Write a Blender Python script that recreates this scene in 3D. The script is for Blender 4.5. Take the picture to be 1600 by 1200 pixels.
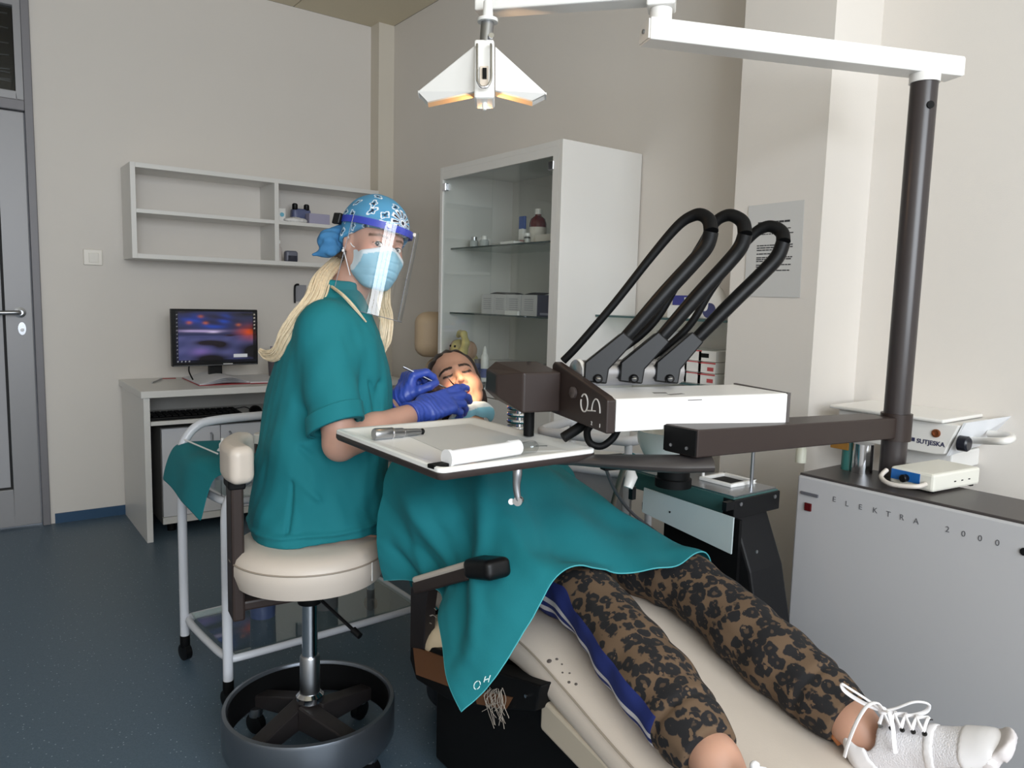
import bpy, bmesh, math, random
import numpy as np
from mathutils import Vector, Matrix

for _o in list(bpy.data.objects):
    bpy.data.objects.remove(_o, do_unlink=True)
scene = bpy.context.scene
COL = scene.collection

# ---------------------------------------------------------------- camera
F_PX, CAM_H = 1170.0, 1.22
PITCH, ROLL, YAW = math.radians(6.35), math.radians(1.5), math.radians(53.3)
_fh = np.array([math.cos(YAW), math.sin(YAW), 0.0])
_rh = np.array([math.sin(YAW), -math.cos(YAW), 0.0])
_up = np.array([0, 0, 1.0])
CF = _fh * math.cos(PITCH) - _up * math.sin(PITCH)
_u0 = _fh * math.sin(PITCH) + _up * math.cos(PITCH)
CR = _rh * math.cos(ROLL) + _u0 * math.sin(ROLL)
CU = -_rh * math.sin(ROLL) + _u0 * math.cos(ROLL)
CC = np.array([0, 0, CAM_H])
LAT, DEP = _rh, _fh            # ground directions: to the photo's right, and away
cam_d = bpy.data.cameras.new('camera')
cam = bpy.data.objects.new('camera', cam_d)
COL.objects.link(cam)
cam_d.sensor_width = 36.0
cam_d.lens = F_PX / 1600 * 36.0
cam_d.clip_start = 0.05
M = Matrix.Identity(4)
for i in range(3):
    M[i][0], M[i][1], M[i][2], M[i][3] = CR[i], CU[i], -CF[i], CC[i]
cam.matrix_world = M
scene.camera = cam

# ---------------------------------------------------------------- light
world = bpy.data.worlds.new('overcast_sky')
scene.world = world
world.use_nodes = True
world.node_tree.nodes['Background'].inputs[0].default_value = (0.80, 0.88, 1.0, 1)
world.node_tree.nodes['Background'].inputs[1].default_value = 1.0

def area_light(name, loc, direction, sx, sy, watts, color):
    l = bpy.data.lights.new(name, 'AREA')
    l.shape = 'RECTANGLE'; l.size = sx; l.size_y = sy; l.energy = watts; l.color = color
    o = bpy.data.objects.new(name, l); COL.objects.link(o)
    o.location = loc
    o.rotation_euler = Vector(direction).to_track_quat('-Z', 'Y').to_euler()
    return o
# daylight entering by the window in the wall behind the photographer
for _i, _x in enumerate((-0.80, 0.10, 1.00)):
    area_light('window_daylight', (_x, -1.93, 1.86), (0, 1, -0.16), 0.84, 1.6, 44, (0.885, 0.945, 1.0))
# the room's ceiling lamp, behind the photographer
scene.view_settings.view_transform = 'Standard'
scene.view_settings.look = 'None'
scene.view_settings.gamma = 1.0
scene.view_settings.use_curve_mapping = False
scene.view_settings.exposure = 0.0
# ---------------------------------------------------------------- helpers
def at(px, py, d):
    """point of the place at pixel px,py and d metres in front of the camera"""
    v = CF + CR * (px - 800) / F_PX - CU * (py - 600) / F_PX
    return CC + v * d
def on(px, py, x=None, y=None, z=None):
    v = CF + CR * (px - 800) / F_PX - CU * (py - 600) / F_PX
    t = x / v[0] if x is not None else (y / v[1] if y is not None else (z - CAM_H) / v[2])
    return CC + v * t
def A(*p): return np.array(p, float)
def nrm(v):
    v = np.asarray(v, float); return v / np.linalg.norm(v)
def srgb(r, g, b):
    return tuple((c / 255 / 12.92 if c / 255 <= .04045 else ((c / 255 + .055) / 1.055) ** 2.4) for c in (r, g, b))

MATS = {}
def mat(name, rgb, rough=0.5, metal=0.0, noise=0.0, nscale=30.0, bump=0.0, bscale=200.0, spec=0.5, coat=0.0):
    if name in MATS: return MATS[name]
    m = bpy.data.materials.new(name); m.use_nodes = True
    nt = m.node_tree; b = nt.nodes['Principled BSDF']
    c = srgb(*rgb)
    b.inputs['Base Color'].default_value = (*c, 1)
    b.inputs['Roughness'].default_value = rough
    b.inputs['Metallic'].default_value = metal
    b.inputs['Specular IOR Level'].default_value = spec
    b.inputs['Coat Weight'].default_value = coat
    if noise > 0 or bump > 0:
        tc = nt.nodes.new('ShaderNodeTexCoord')
    if noise > 0:
        n = nt.nodes.new('ShaderNodeTexNoise'); n.inputs['Scale'].default_value = nscale
        n.inputs['Detail'].default_value = 5
        r = nt.nodes.new('ShaderNodeMix'); r.data_type = 'RGBA'
        r.inputs[6].default_value = (*[min(1, k * (1 - noise)) for k in c], 1)
        r.inputs[7].default_value = (*[min(1, k * (1 + noise)) for k in c], 1)
        nt.links.new(tc.outputs['Object'], n.inputs['Vector'])
        nt.links.new(n.outputs['Fac'], r.inputs[0])
        nt.links.new(r.outputs[2], b.inputs['Base Color'])
    if bump > 0:
        n2 = nt.nodes.new('ShaderNodeTexNoise'); n2.inputs['Scale'].default_value = bscale
        n2.inputs['Detail'].default_value = 3
        bp = nt.nodes.new('ShaderNodeBump'); bp.inputs['Strength'].default_value = bump
        bp.inputs['Distance'].default_value = 0.002
        nt.links.new(tc.outputs['Object'], n2.inputs['Vector'])
        nt.links.new(n2.outputs['Fac'], bp.inputs['Height'])
        nt.links.new(bp.outputs['Normal'], b.inputs['Normal'])
    MATS[name] = m
    return m
def mat_glass(name, tint, gloss=0.08, rough=0.02):
    if name in MATS: return MATS[name]
    m = bpy.data.materials.new(name); m.use_nodes = True
    nt = m.node_tree; nt.nodes.remove(nt.nodes['Principled BSDF'])
    out = nt.nodes['Material Output']
    t = nt.nodes.new('ShaderNodeBsdfTransparent'); t.inputs[0].default_value = (*tint, 1)
    g = nt.nodes.new('ShaderNodeBsdfGlossy'); g.inputs['Roughness'].default_value = rough
    f0 = nt.nodes.new('ShaderNodeLayerWeight'); f0.inputs[0].default_value = .5
    f = nt.nodes.new('ShaderNodeMath'); f.operation = 'POWER'; f.inputs[1].default_value = 4.0
    nt.links.new(f0.outputs['Facing'], f.inputs[0])
    a = nt.nodes.new('ShaderNodeMath'); a.operation = 'MULTIPLY_ADD'; a.use_clamp = True; a.inputs[1].default_value = .6; a.inputs[2].default_value = gloss
    mx = nt.nodes.new('ShaderNodeMixShader')
    nt.links.new(f.outputs[0], a.inputs[0]); nt.links.new(a.outputs[0], mx.inputs[0])
    nt.links.new(t.outputs[0], mx.inputs[1]); nt.links.new(g.outputs[0], mx.inputs[2])
    nt.links.new(mx.outputs[0], out.inputs[0])
    MATS[name] = m
    return m
def mat_attr(name, rough=0.6, sheen=0.0, sss=0.0, bump=0.0, bscale=600.0, emit=0.0):
    """colour read from the mesh's own colour attribute"""
    if name in MATS: return MATS[name]
    m = bpy.data.materials.new(name); m.use_nodes = True
    nt = m.node_tree; b = nt.nodes['Principled BSDF']
    a = nt.nodes.new('ShaderNodeVertexColor'); a.layer_name = 'Col'
    nt.links.new(a.outputs[0], b.inputs['Base Color'])
    b.inputs['Roughness'].default_value = rough
    b.inputs['Sheen Weight'].default_value = sheen
    if sss:
        b.inputs['Subsurface Weight'].default_value = sss
        b.inputs['Subsurface Radius'].default_value = (0.008, 0.003, 0.0015)
        b.inputs['Subsurface Scale'].default_value = 1.0
    if emit:
        nt.links.new(a.outputs[0], b.inputs['Emission Color']); b.inputs['Emission Strength'].default_value = emit
    if bump:
        tc = nt.nodes.new('ShaderNodeTexCoord')
        n2 = nt.nodes.new('ShaderNodeTexNoise'); n2.inputs['Scale'].default_value = bscale
        bp = nt.nodes.new('ShaderNodeBump'); bp.inputs['Strength'].default_value = bump; bp.inputs['Distance'].default_value = .001
        nt.links.new(tc.outputs['Object'], n2.inputs['Vector']); nt.links.new(n2.outputs['Fac'], bp.inputs['Height'])
        nt.links.new(bp.outputs['Normal'], b.inputs['Normal'])
    MATS[name] = m
    return m

WLOC = {}
def tag(o, label=None, cat=None, group=None, kind=None):
    if label: o['label'] = label
    if cat: o['category'] = cat
    if group: o['group'] = group
    if kind: o['kind'] = kind
    return o
def thing(name, loc, label, cat, group=None):
    o = bpy.data.objects.new(name, None); COL.objects.link(o)
    o.empty_display_size = 0.05
    o.location = tuple(float(c) for c in loc)
    WLOC[o.name] = np.array(o.location)
    return tag(o, label, cat, group)
def link_mesh(name, V, faces, m, parent=None, smooth=False, bevel=0.0, col=None, uv=None, autosmooth=None):
    V = np.asarray(V, float)
    me = bpy.data.meshes.new(name)
    base = np.array([(V[:, 0].min() + V[:, 0].max()) / 2, (V[:, 1].min() + V[:, 1].max()) / 2, V[:, 2].min()])
    W = V - base
    if isinstance(faces, np.ndarray):
        n, k = faces.shape
        me.vertices.add(len(W)); me.vertices.foreach_set('co', W.astype(np.float32).ravel())
        me.loops.add(n * k); me.loops.foreach_set('vertex_index', faces.astype(np.int32).ravel())
        me.polygons.add(n); me.polygons.foreach_set('loop_start', (np.arange(n) * k).astype(np.int32))
        me.update(calc_edges=True)
    else:
        me.from_pydata(W.tolist(), [], faces); me.update()
    me.validate()
    if smooth:
        me.polygons.foreach_set('use_smooth', [True] * len(me.polygons))
    if col is not None:
        ca = me.color_attributes.new('Col', 'FLOAT_COLOR', 'POINT')
        C4 = np.ones((len(W), 4), np.float32); C4[:, :3] = col
        ca.data.foreach_set('color', C4.ravel())
    if m is not None: me.materials.append(m)
    o = bpy.data.objects.new(name, me); COL.objects.link(o)
    WLOC[o.name] = base
    if parent is not None:
        o.parent = parent; o.location = tuple(base - WLOC[parent.name])
    else:
        o.location = tuple(base)
    if bevel > 0:
        b = o.modifiers.new('bevel', 'BEVEL'); b.width = bevel; b.segments = 2; b.limit_method = 'ANGLE'; b.angle_limit = math.radians(40)
        if smooth is False:
            pass
    return o

def frame_from(y, up=(0, 0, 1)):
    """columns x,y,z with y along the given direction"""
    y = nrm(y); up = np.asarray(up, float)
    z = up - y * (up @ y)
    if np.linalg.norm(z) < 1e-6:
        z = np.array([1.0, 0, 0]) - y * y[0]
    z = nrm(z); x = np.cross(y, z)
    return np.stack([x, y, z], 1)
def rz(deg):
    a = math.radians(deg); return np.array([[math.cos(a), -math.sin(a), 0], [math.sin(a), math.cos(a), 0], [0, 0, 1.0]])
def rx(deg):
    a = math.radians(deg); return np.array([[1.0, 0, 0], [0, math.cos(a), -math.sin(a)], [0, math.sin(a), math.cos(a)]])
def ry(deg):
    a = math.radians(deg); return np.array([[math.cos(a), 0, math.sin(a)], [0, 1.0, 0], [-math.sin(a), 0, math.cos(a)]])
def spline(pts, n=8, closed=False):
    P = np.asarray(pts, float); N = len(P); out = []
    rng = range(N) if closed else range(N - 1)
    for i in rng:
        if closed: p0, p1, p2, p3 = P[(i - 1) % N], P[i], P[(i + 1) % N], P[(i + 2) % N]
        else: p0, p1, p2, p3 = P[max(i - 1, 0)], P[i], P[i + 1], P[min(i + 2, N - 1)]
        for k in range(n):
            t = k / n
            out.append(.5 * (2 * p1 + (p2 - p0) * t + (2 * p0 - 5 * p1 + 4 * p2 - p3) * t * t + (3 * p1 - p0 - 3 * p2 + p3) * t ** 3))
    if not closed: out.append(P[-1])
    return np.array(out)

class MB:
    def __init__(s): s.V = []; s.F = []
    def add(s, V, F):
        o = len(s.V); s.V += [tuple(v) for v in np.asarray(V, float)]; s.F += [tuple(i + o for i in f) for f in F]; return s
    def box(s, c, size, R=None):
        h = np.asarray(size, float) / 2
        V = np.array([[x, y, z] for x in (-1, 1) for y in (-1, 1) for z in (-1, 1)], float) * h
        if R is not None: V = V @ np.asarray(R).T
        return s.add(V + np.asarray(c, float), [(0, 1, 3, 2), (4, 6, 7, 5), (0, 4, 5, 1), (2, 3, 7, 6), (0, 2, 6, 4), (1, 5, 7, 3)])
    def span(s, a, b):
        a = np.minimum(np.array(a, float), np.array(b, float)); b = np.maximum(a, np.array(b, float)); return s.box((a + b) / 2, b - a)
    def prism(s, poly, vec):
        """closed polygon of 3-D points pushed along vec"""
        P = np.asarray(poly, float); n = len(P); V = np.vstack([P, P + np.asarray(vec, float)])
        F = [tuple(range(n))[::-1], tuple(range(n, 2 * n))] + [(i, (i + 1) % n, (i + 1) % n + n, i + n) for i in range(n)]
        return s.add(V, F)
    def tube(s, path, r, n=12, closed=False, flat=None, cap=True):
        """round (or flattened) pipe along the path; r may vary"""
        P = np.asarray(path, float); N = len(P)
        rr = np.full(N, r) if np.isscalar(r) else np.interp(np.linspace(0, 1, N), np.linspace(0, 1, len(r)), r)
        T = np.gradient(P, axis=0)
        if closed: T = np.roll(P, -1, 0) - np.roll(P, 1, 0)
        T /= np.linalg.norm(T, axis=1)[:, None] + 1e-12
        nn = np.cross(T[0], [0, 0, 1.0])
        if np.linalg.norm(nn) < .1: nn = np.cross(T[0], [1.0, 0, 0])
        nn = nrm(nn); V = []
        for i in range(N):
            nn = nn - T[i] * (nn @ T[i]); nn = nrm(nn); bb = np.cross(T[i], nn)
            fa, fb = (1, 1) if flat is None else flat
            for k in range(n):
                a = 2 * math.pi * k / n
                V.append(P[i] + rr[i] * (math.cos(a) * nn * fa + math.sin(a) * bb * fb))
        F = []
        for i in range(N if closed else N - 1):
            j = (i + 1) % N
            for k in range(n):
                F.append((i * n + k, i * n + (k + 1) % n, j * n + (k + 1) % n, j * n + k))
        if cap and not closed:
            F.append(tuple(range(n))[::-1]); F.append(tuple(range((N - 1) * n, N * n)))
        return s.add(V, F)
    def lathe(s, prof, c, axis=(0, 0, 1), n=28, up=None, caps=True):
        """profile of (radius, height) turned about the axis through c"""
        Rm = frame_from(axis, up if up is not None else ((0, 0, 1) if abs(nrm(axis)[2]) < .9 else (0, 1, 0)))
        V = []
        for (r, h) in prof:
            for k in range(n):
                a = 2 * math.pi * k / n
                V.append(np.asarray(c, float) + Rm[:, 1] * h + r * (math.cos(a) * Rm[:, 0] + math.sin(a) * Rm[:, 2]))
        F = []
        for i in range(len(prof) - 1):
            for k in range(n):
                F.append((i * n + k, i * n + (k + 1) % n, (i + 1) * n + (k + 1) % n, (i + 1) * n + k))
        if prof[0] == prof[-1]: caps = False
        if caps and prof[0][0] > 1e-5: F.append(tuple(range(n)))
        if caps and prof[-1][0] > 1e-5: F.append(tuple(range((len(prof) - 1) * n, len(prof) * n))[::-1])
        return s.add(V, F)
    def sheet(s, G, thick=0.0):
        """grid of points (rows, cols, 3); thick pushes a second skin along the normals"""
        G = np.asarray(G, float); R, Cn = G.shape[:2]
        V = G.reshape(-1, 3)
        F = [(i * Cn + j, i * Cn + j + 1, (i + 1) * Cn + j + 1, (i + 1) * Cn + j) for i in range(R - 1) for j in range(Cn - 1)]
        if thick:
            du = np.gradient(G, axis=0); dv = np.gradient(G, axis=1)
            N_ = np.cross(du, dv); N_ /= np.linalg.norm(N_, axis=2)[..., None] + 1e-12
            V2 = (G + N_ * thick).reshape(-1, 3); o = len(V)
            F2 = [tuple(k + o for k in f[::-1]) for f in F]
            rim = [i * Cn for i in range(R)] + [(R - 1) * Cn + j for j in range(1, Cn)] + [i * Cn + Cn - 1 for i in range(R - 2, -1, -1)] + [j for j in range(Cn - 2, 0, -1)]
            F3 = [(rim[k], rim[(k + 1) % len(rim)], rim[(k + 1) % len(rim)] + o, rim[k] + o) for k in range(len(rim))]
            V = np.vstack([V, V2]); F = F + F2 + F3
        return s.add(V, F)
    def ball(s, c, r, n=12, R=None):
        r = np.full(3, r) if np.isscalar(r) else np.asarray(r, float)
        V = []; F = []
        for i in range(n + 1):
            th = math.pi * i / n
            for k in range(2 * n):
                ph = math.pi * k / n
                V.append((math.sin(th) * math.cos(ph), math.sin(th) * math.sin(ph), math.cos(th)))
        V = np.array(V) * r
        if R is not None: V = V @ np.asarray(R).T
        for i in range(n):
            for k in range(2 * n):
                F.append((i * 2 * n + k, (i + 1) * 2 * n + k, (i + 1) * 2 * n + (k + 1) % (2 * n), i * 2 * n + (k + 1) % (2 * n)))
        return s.add(V + np.asarray(c, float), F)
    def build(s, name, m, parent=None, smooth=False, bevel=0.0, sub=0, col=None):
        o = link_mesh(name, s.V, s.F, m, parent, smooth, bevel, col)
        bm = bmesh.new(); bm.from_mesh(o.data); bmesh.ops.remove_doubles(bm, verts=bm.verts, dist=1e-6) if col is None else None
        bmesh.ops.recalc_face_normals(bm, faces=bm.faces); bm.to_mesh(o.data); bm.free()
        if smooth == 'auto' or (smooth and bevel == 0):
            o.data.polygons.foreach_set('use_smooth', [True] * len(o.data.polygons))
            try: o.data.set_sharp_from_angle(angle=math.radians(42))
            except Exception: pass
        if sub:
            md = o.modifiers.new('sub', 'SUBSURF'); md.levels = sub; md.render_levels = sub
        return o
def structure(o, label=None):
    o['kind'] = 'structure'
    if label: o['label'] = label
    return o
def text_mesh(txt, size, origin, xdir, ydir, name, m, parent, depth=0.0006, bold=0.0):
    cu = bpy.data.curves.new('lettering_curve', 'FONT'); cu.body = txt; cu.size = size; cu.extrude = depth; cu.offset = bold
    cu.resolution_u = 3
    cu.align_x = 'LEFT'
    ob = bpy.data.objects.new('lettering_curve', cu); COL.objects.link(ob)
    dg = bpy.context.evaluated_depsgraph_get()
    me = ob.evaluated_get(dg).to_mesh()
    V = np.array([v.co[:] for v in me.vertices]); Fc = [tuple(p.vertices) for p in me.polygons]
    ob.evaluated_get(dg).to_mesh_clear()
    bpy.data.objects.remove(ob, do_unlink=True)
    bpy.data.curves.remove(cu)
    x = nrm(xdir); y = nrm(ydir); z = np.cross(x, y)
    W = np.asarray(origin) + V[:, :1] * x + V[:, 1:2] * y + V[:, 2:3] * z
    return link_mesh(name, W, Fc, m, parent)

# ---- signed distance fields meshed with surface nets, for bodies, clothes and soft shapes
def rc(P, a, b, ra, rb):
    a = np.asarray(a, float); ab = np.asarray(b, float) - a
    t = np.clip(((P - a) @ ab) / (ab @ ab + 1e-12), 0, 1)
    return np.linalg.norm(P - a - t[:, None] * ab, axis=1) - (ra + t * (rb - ra))
def ell(P, c, r, R=None):
    q = P - np.asarray(c, float)
    if R is not None: q = q @ np.asarray(R)
    r = np.asarray(r, float)
    k0 = np.linalg.norm(q / r, axis=1); k1 = np.linalg.norm(q / (r * r), axis=1)
    return k0 * (k0 - 1) / (k1 + 1e-9)
def rbox(P, c, h, rad, R=None):
    q = P - np.asarray(c, float)
    if R is not None: q = q @ np.asarray(R)
    q = np.abs(q) - (np.asarray(h, float) - rad)
    return np.linalg.norm(np.maximum(q, 0), axis=1) + np.minimum(q.max(1), 0) - rad
def smin(a, b, k):
    h = np.maximum(k - np.abs(a - b), 0) / k
    return np.minimum(a, b) - h * h * k * .25
def smax(a, b, k): return -smin(-a, -b, k)
def chain(P, pts, rad, k=0.02):
    d = None
    for i in range(len(pts) - 1):
        e = rc(P, pts[i], pts[i + 1], rad[i], rad[i + 1])
        d = e if d is None else smin(d, e, k)
    return d
def net(f, lo, hi, h):
    """surface nets on a narrow band"""
    lo = np.asarray(lo, float); hi = np.asarray(hi, float)
    B = 4
    nb = np.ceil((hi - lo) / (h * B)).astype(int) + 1
    cs = [lo[i] + (np.arange(nb[i]) + .5) * h * B - h * .5 for i in range(3)]
    G = np.stack(np.meshgrid(*cs, indexing='ij'), -1).reshape(-1, 3)
    fc = f(G).reshape(nb)
    D = np.repeat(np.repeat(np.repeat(fc, B, 0), B, 1), B, 2).astype(np.float32)
    hot = np.abs(fc) < h * B * 1.5 + .006
    bi = np.argwhere(hot)
    off = np.stack(np.meshgrid(np.arange(B), np.arange(B), np.arange(B), indexing='ij'), -1).reshape(-1, 3)
    idx = (bi[:, None, :] * B + off[None]).reshape(-1, 3)
    vals = np.empty(len(idx), np.float32)
    for s_ in range(0, len(idx), 400000):
        vals[s_:s_ + 400000] = f(lo + idx[s_:s_ + 400000] * h)
    D[idx[:, 0], idx[:, 1], idx[:, 2]] = vals
    n = D.shape; S = D < 0
    c = np.zeros(tuple(k - 1 for k in n), np.uint8)
    for dx in (0, 1):
        for dy in (0, 1):
            for dz in (0, 1):
                c += S[dx:n[0] - 1 + dx, dy:n[1] - 1 + dy, dz:n[2] - 1 + dz]
    cells = np.argwhere((c > 0) & (c < 8))
    vid = np.full(c.shape, -1, np.int32); vid[cells[:, 0], cells[:, 1], cells[:, 2]] = np.arange(len(cells))
    acc = np.zeros((len(cells), 3)); cnt = np.zeros(len(cells))
    corners = [(x, y, z) for x in (0, 1) for y in (0, 1) for z in (0, 1)]
    for a in corners:
        for ax in range(3):
            if a[ax]: continue
            b = list(a); b[ax] = 1
            va = D[cells[:, 0] + a[0], cells[:, 1] + a[1], cells[:, 2] + a[2]]; vb = D[cells[:, 0] + b[0], cells[:, 1] + b[1], cells[:, 2] + b[2]]
            m_ = (va < 0) != (vb < 0)
            t = np.where(m_, va / np.where(m_, va - vb, 1), 0)
            p = np.tile(np.array(a, float), (len(cells), 1)); p[:, ax] += t
            acc += p * m_[:, None]; cnt += m_
    V = lo + (cells + acc / np.maximum(cnt, 1)[:, None]) * h
    Q = []
    for ax in range(3):
        u, v = (ax + 1) % 3, (ax + 2) % 3
        s1 = [slice(None)] * 3; s2 = [slice(None)] * 3; s1[ax] = slice(0, n[ax] - 1); s2[ax] = slice(1, n[ax])
        a = S[tuple(s1)]; b = S[tuple(s2)]
        e = np.argwhere(a != b); e = e[(e[:, u] > 0) & (e[:, v] > 0) & (e[:, u] < n[u] - 1) & (e[:, v] < n[v] - 1)]
        flip = a[e[:, 0], e[:, 1], e[:, 2]]
        q = []
        for du, dv in ((0, 0), (1, 0), (1, 1), (0, 1)):
            w = e.copy(); w[:, u] -= 1 - du; w[:, v] -= 1 - dv
            q.append(vid[w[:, 0], w[:, 1], w[:, 2]])
        q = np.stack(q, 1); q[~flip] = q[~flip][:, ::-1]
        Q.append(q)
    Q = np.vstack(Q); Q = Q[(Q >= 0).all(1)]
    return V, Q
def net_obj(name, f, lo, hi, h, m, parent=None, colf=None):
    V, Q = net(f, lo, hi, h)
    return link_mesh(name, V, Q, m, parent, smooth=True, col=None if colf is None else colf(V))
_rs = np.random.RandomState(3)
_WV = _rs.normal(size=(64, 3)); _WP = _rs.uniform(0, 6.28, 64)
def wob(P, scale, seed=0, n=5):
    """smooth pseudo-noise in about -1..1"""
    o = np.zeros(len(P))
    for k in range(n):
        w = _WV[(seed * 7 + k * 3) % 64] * scale * (1 + .35 * k)
        o += np.sin(P @ w + _WP[(seed * 5 + k) % 64]) / (1 + .35 * k)
    return o / 2.4
# ================================================================ the room
X2, Y1, ZC, X0, Y0 = 2.27, 4.47, 2.89, -1.5, -2.0
m_wall = mat('wall_paint', (224, 218, 211), .85, noise=.02, nscale=3, bump=.12, bscale=260)
m_white = mat('white_melamine', (226, 224, 220), .38, noise=.012, nscale=6)
m_white2 = mat('white_enamel', (236, 234, 230), .28)
m_tube = mat('white_tube_enamel', (206, 208, 214), .3)
m_alu = mat('aluminium_grey', (150, 149, 151), .45, metal=.2)
m_chrome = mat('chrome', (205, 206, 210), .12, metal=1)
m_steel = mat('brushed_steel', (170, 172, 176), .3, metal=1)
m_black = mat('black_plastic', (9, 9, 11), .42, spec=.28)
m_blackm = mat('black_matt', (8, 8, 9), .6, spec=.2)
m_brown = mat('dark_brown_paint', (50, 40, 37), .42, noise=.05, nscale=40, spec=.35)
m_cream = mat('cream_leather', (204, 192, 180), .42, noise=.03, nscale=9, bump=.10, bscale=300)
m_teal = mat('teal_cotton', (4, 113, 122), .85, noise=.05, nscale=14, bump=.25, bscale=900)
m_glass = mat_glass('clear_glass', (.965, .985, .98), .035)
m_dark = mat('dark_gap', (30, 29, 30), .7)

def floor_material():
    m = bpy.data.materials.new('blue_vinyl'); m.use_nodes = True; nt = m.node_tree; b = nt.nodes['Principled BSDF']
    tc = nt.nodes.new('ShaderNodeTexCoord')
    v = nt.nodes.new('ShaderNodeTexVoronoi'); v.inputs['Scale'].default_value = 75
    r = nt.nodes.new('ShaderNodeValToRGB'); r.color_ramp.elements[0].position = .09; r.color_ramp.elements[1].position = .17
    r.color_ramp.elements[0].color = (1, 1, 1, 1); r.color_ramp.elements[1].color = (0, 0, 0, 1)
    n = nt.nodes.new('ShaderNodeTexNoise'); n.inputs['Scale'].default_value = 260
    n2 = nt.nodes.new('ShaderNodeTexNoise'); n2.inputs['Scale'].default_value = 2.2
    mx = nt.nodes.new('ShaderNodeMix'); mx.data_type = 'RGBA'
    mx.inputs[6].default_value = (*srgb(62, 82, 98), 1); mx.inputs[7].default_value = (*srgb(92, 110, 124), 1)
    mx2 = nt.nodes.new('ShaderNodeMix'); mx2.data_type = 'RGBA'; mx2.inputs[7].default_value = (*srgb(165, 178, 188), 1)
    k = nt.nodes.new('ShaderNodeMath'); k.operation = 'MULTIPLY'
    sep = nt.nodes.new('ShaderNodeSeparateColor')
    g = nt.nodes.new('ShaderNodeMath'); g.operation = 'GREATER_THAN'; g.inputs[1].default_value = .6
    for l in ((tc.outputs['Object'], v.inputs['Vector']), (tc.outputs['Object'], n.inputs['Vector']), (tc.outputs['Object'], n2.inputs['Vector']),
              (v.outputs['Distance'], r.inputs[0]), (v.outputs['Color'], sep.inputs[0]), (sep.outputs[0], g.inputs[0]),
              (r.outputs[0], k.inputs[0]), (g.outputs[0], k.inputs[1]), (n.outputs['Fac'], mx.inputs[0]), (mx.outputs[2], mx2.inputs[6]),
              (k.outputs[0], mx2.inputs[0]), (mx2.outputs[2], b.inputs['Base Color'])):
        nt.links.new(*l)
    b.inputs['Roughness'].default_value = .42
    return m
structure(MB().span((X0 - .1, Y0 - .1, -.06), (X2 + .1, Y1 + .1, 0)).build('floor', floor_material()), 'speckled dark blue vinyl floor')

# back wall with the doorway at its left end
DX0, DX1, DZ = -.66, .355, 2.78
structure(MB().span((DX1, Y1, 0), (X2 + .1, Y1 + .1, ZC)).span((X0 - .1, Y1, 0), (DX0, Y1 + .1, ZC)).span((DX0, Y1, DZ), (DX1, Y1 + .1, ZC)).build('wall_back', m_wall), 'off-white wall with the door and the hanging shelf')
structure(MB().span((X2, Y0 - .1, 0), (X2 + .1, Y1, ZC)).build('wall_right', m_wall), 'off-white wall behind the glass cabinet')
structure(MB().span((X0 - .1, Y0 - .1, 0), (X0, Y1, ZC)).build('wall_left', m_wall), 'off-white side wall')
# wall with the window, behind the photographer
WX0, WX1, WZ0, WZ1 = -1.27, 1.47, .98, 2.74
structure(MB().span((X0, Y0 - .1, 0), (X2, Y0, WZ0)).span((X0, Y0 - .1, WZ1), (X2, Y0, ZC)).span((X0, Y0 - .1, WZ0), (WX0, Y0, WZ1)).span((WX1, Y0 - .1, WZ0), (X2, Y0, WZ1)).build('wall_front', m_wall), 'off-white window wall')
w1 = structure(thing('window_1', ((WX0 + WX1) / 2, Y0 - .05, WZ0), 'wide window letting the daylight in', None))
fr = MB()
for x in (WX0 + .03, (WX0 * 2 + WX1) / 3, (WX0 + 2 * WX1) / 3, WX1 - .03): fr.span((x - .03, Y0 - .09, WZ0), (x + .03, Y0 - .03, WZ1))
for z in (WZ0 + .03, WZ1 - .03): fr.span((WX0, Y0 - .09, z - .03), (WX1, Y0 - .03, z + .03))
fr.build('window_frame', m_white2, w1)
# boxed pillar
structure(MB().span((2.02, 1.238, 0), (X2, 1.545, ZC)).build('pillar', m_wall), 'square white pillar with the printed notice')
structure(MB().span((2.165, 4.36, 0), (X2, Y1, ZC)).build('trim_1', mat('corner_casing', (214, 206, 192), .7)), 'boxed pipe casing in the corner')
m_base = mat('blue_vinyl_skirting', (42, 76, 108), .45)
structure(MB().span((DX1 + .02, Y1 - .008, 0), (2.165, Y1, .052)).build('baseboard_back', m_base), 'low blue vinyl skirting')
structure(MB().span((X2 - .008, 1.545, 0), (X2, 4.36, .052)).span((X2 - .008, Y0, 0), (X2, 1.238, .052)).build('baseboard_right', m_base), 'low blue vinyl skirting')

# ceiling: tiles with open joints
m_ceil = mat('ceiling_tile', (214, 204, 180), .9, noise=.03, nscale=60)
ce = structure(MB().span((X0 - .1, Y0 - .1, ZC + .012), (X2 + .1, Y1 + .1, ZC + .08)).build('ceiling', mat('ceiling_joint', (120, 116, 106), .9)), 'beige ceiling of square tiles')
tile = None
for i in range(7):
    for j in range(11):
        x1 = X2 - i * .6; x0 = max(X0, x1 - .6); y1 = Y1 - j * .6; y0 = max(Y0, y1 - .6)
        if x1 - x0 < .1 or y1 - y0 < .1: continue
        if tile is None or x1 - x0 < .59 or y1 - y0 < .59:
            t = MB().span((x0 + .003, y0 + .003, ZC), (x1 - .003, y1 - .003, ZC + .012)).build('ceiling_tile', m_ceil, ce)
            if tile is None: tile = t
        else:
            t = tile.copy(); COL.objects.link(t); t.parent = ce
            t.location = tile.location + Vector((-.6 * i, -.6 * j, 0))

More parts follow.
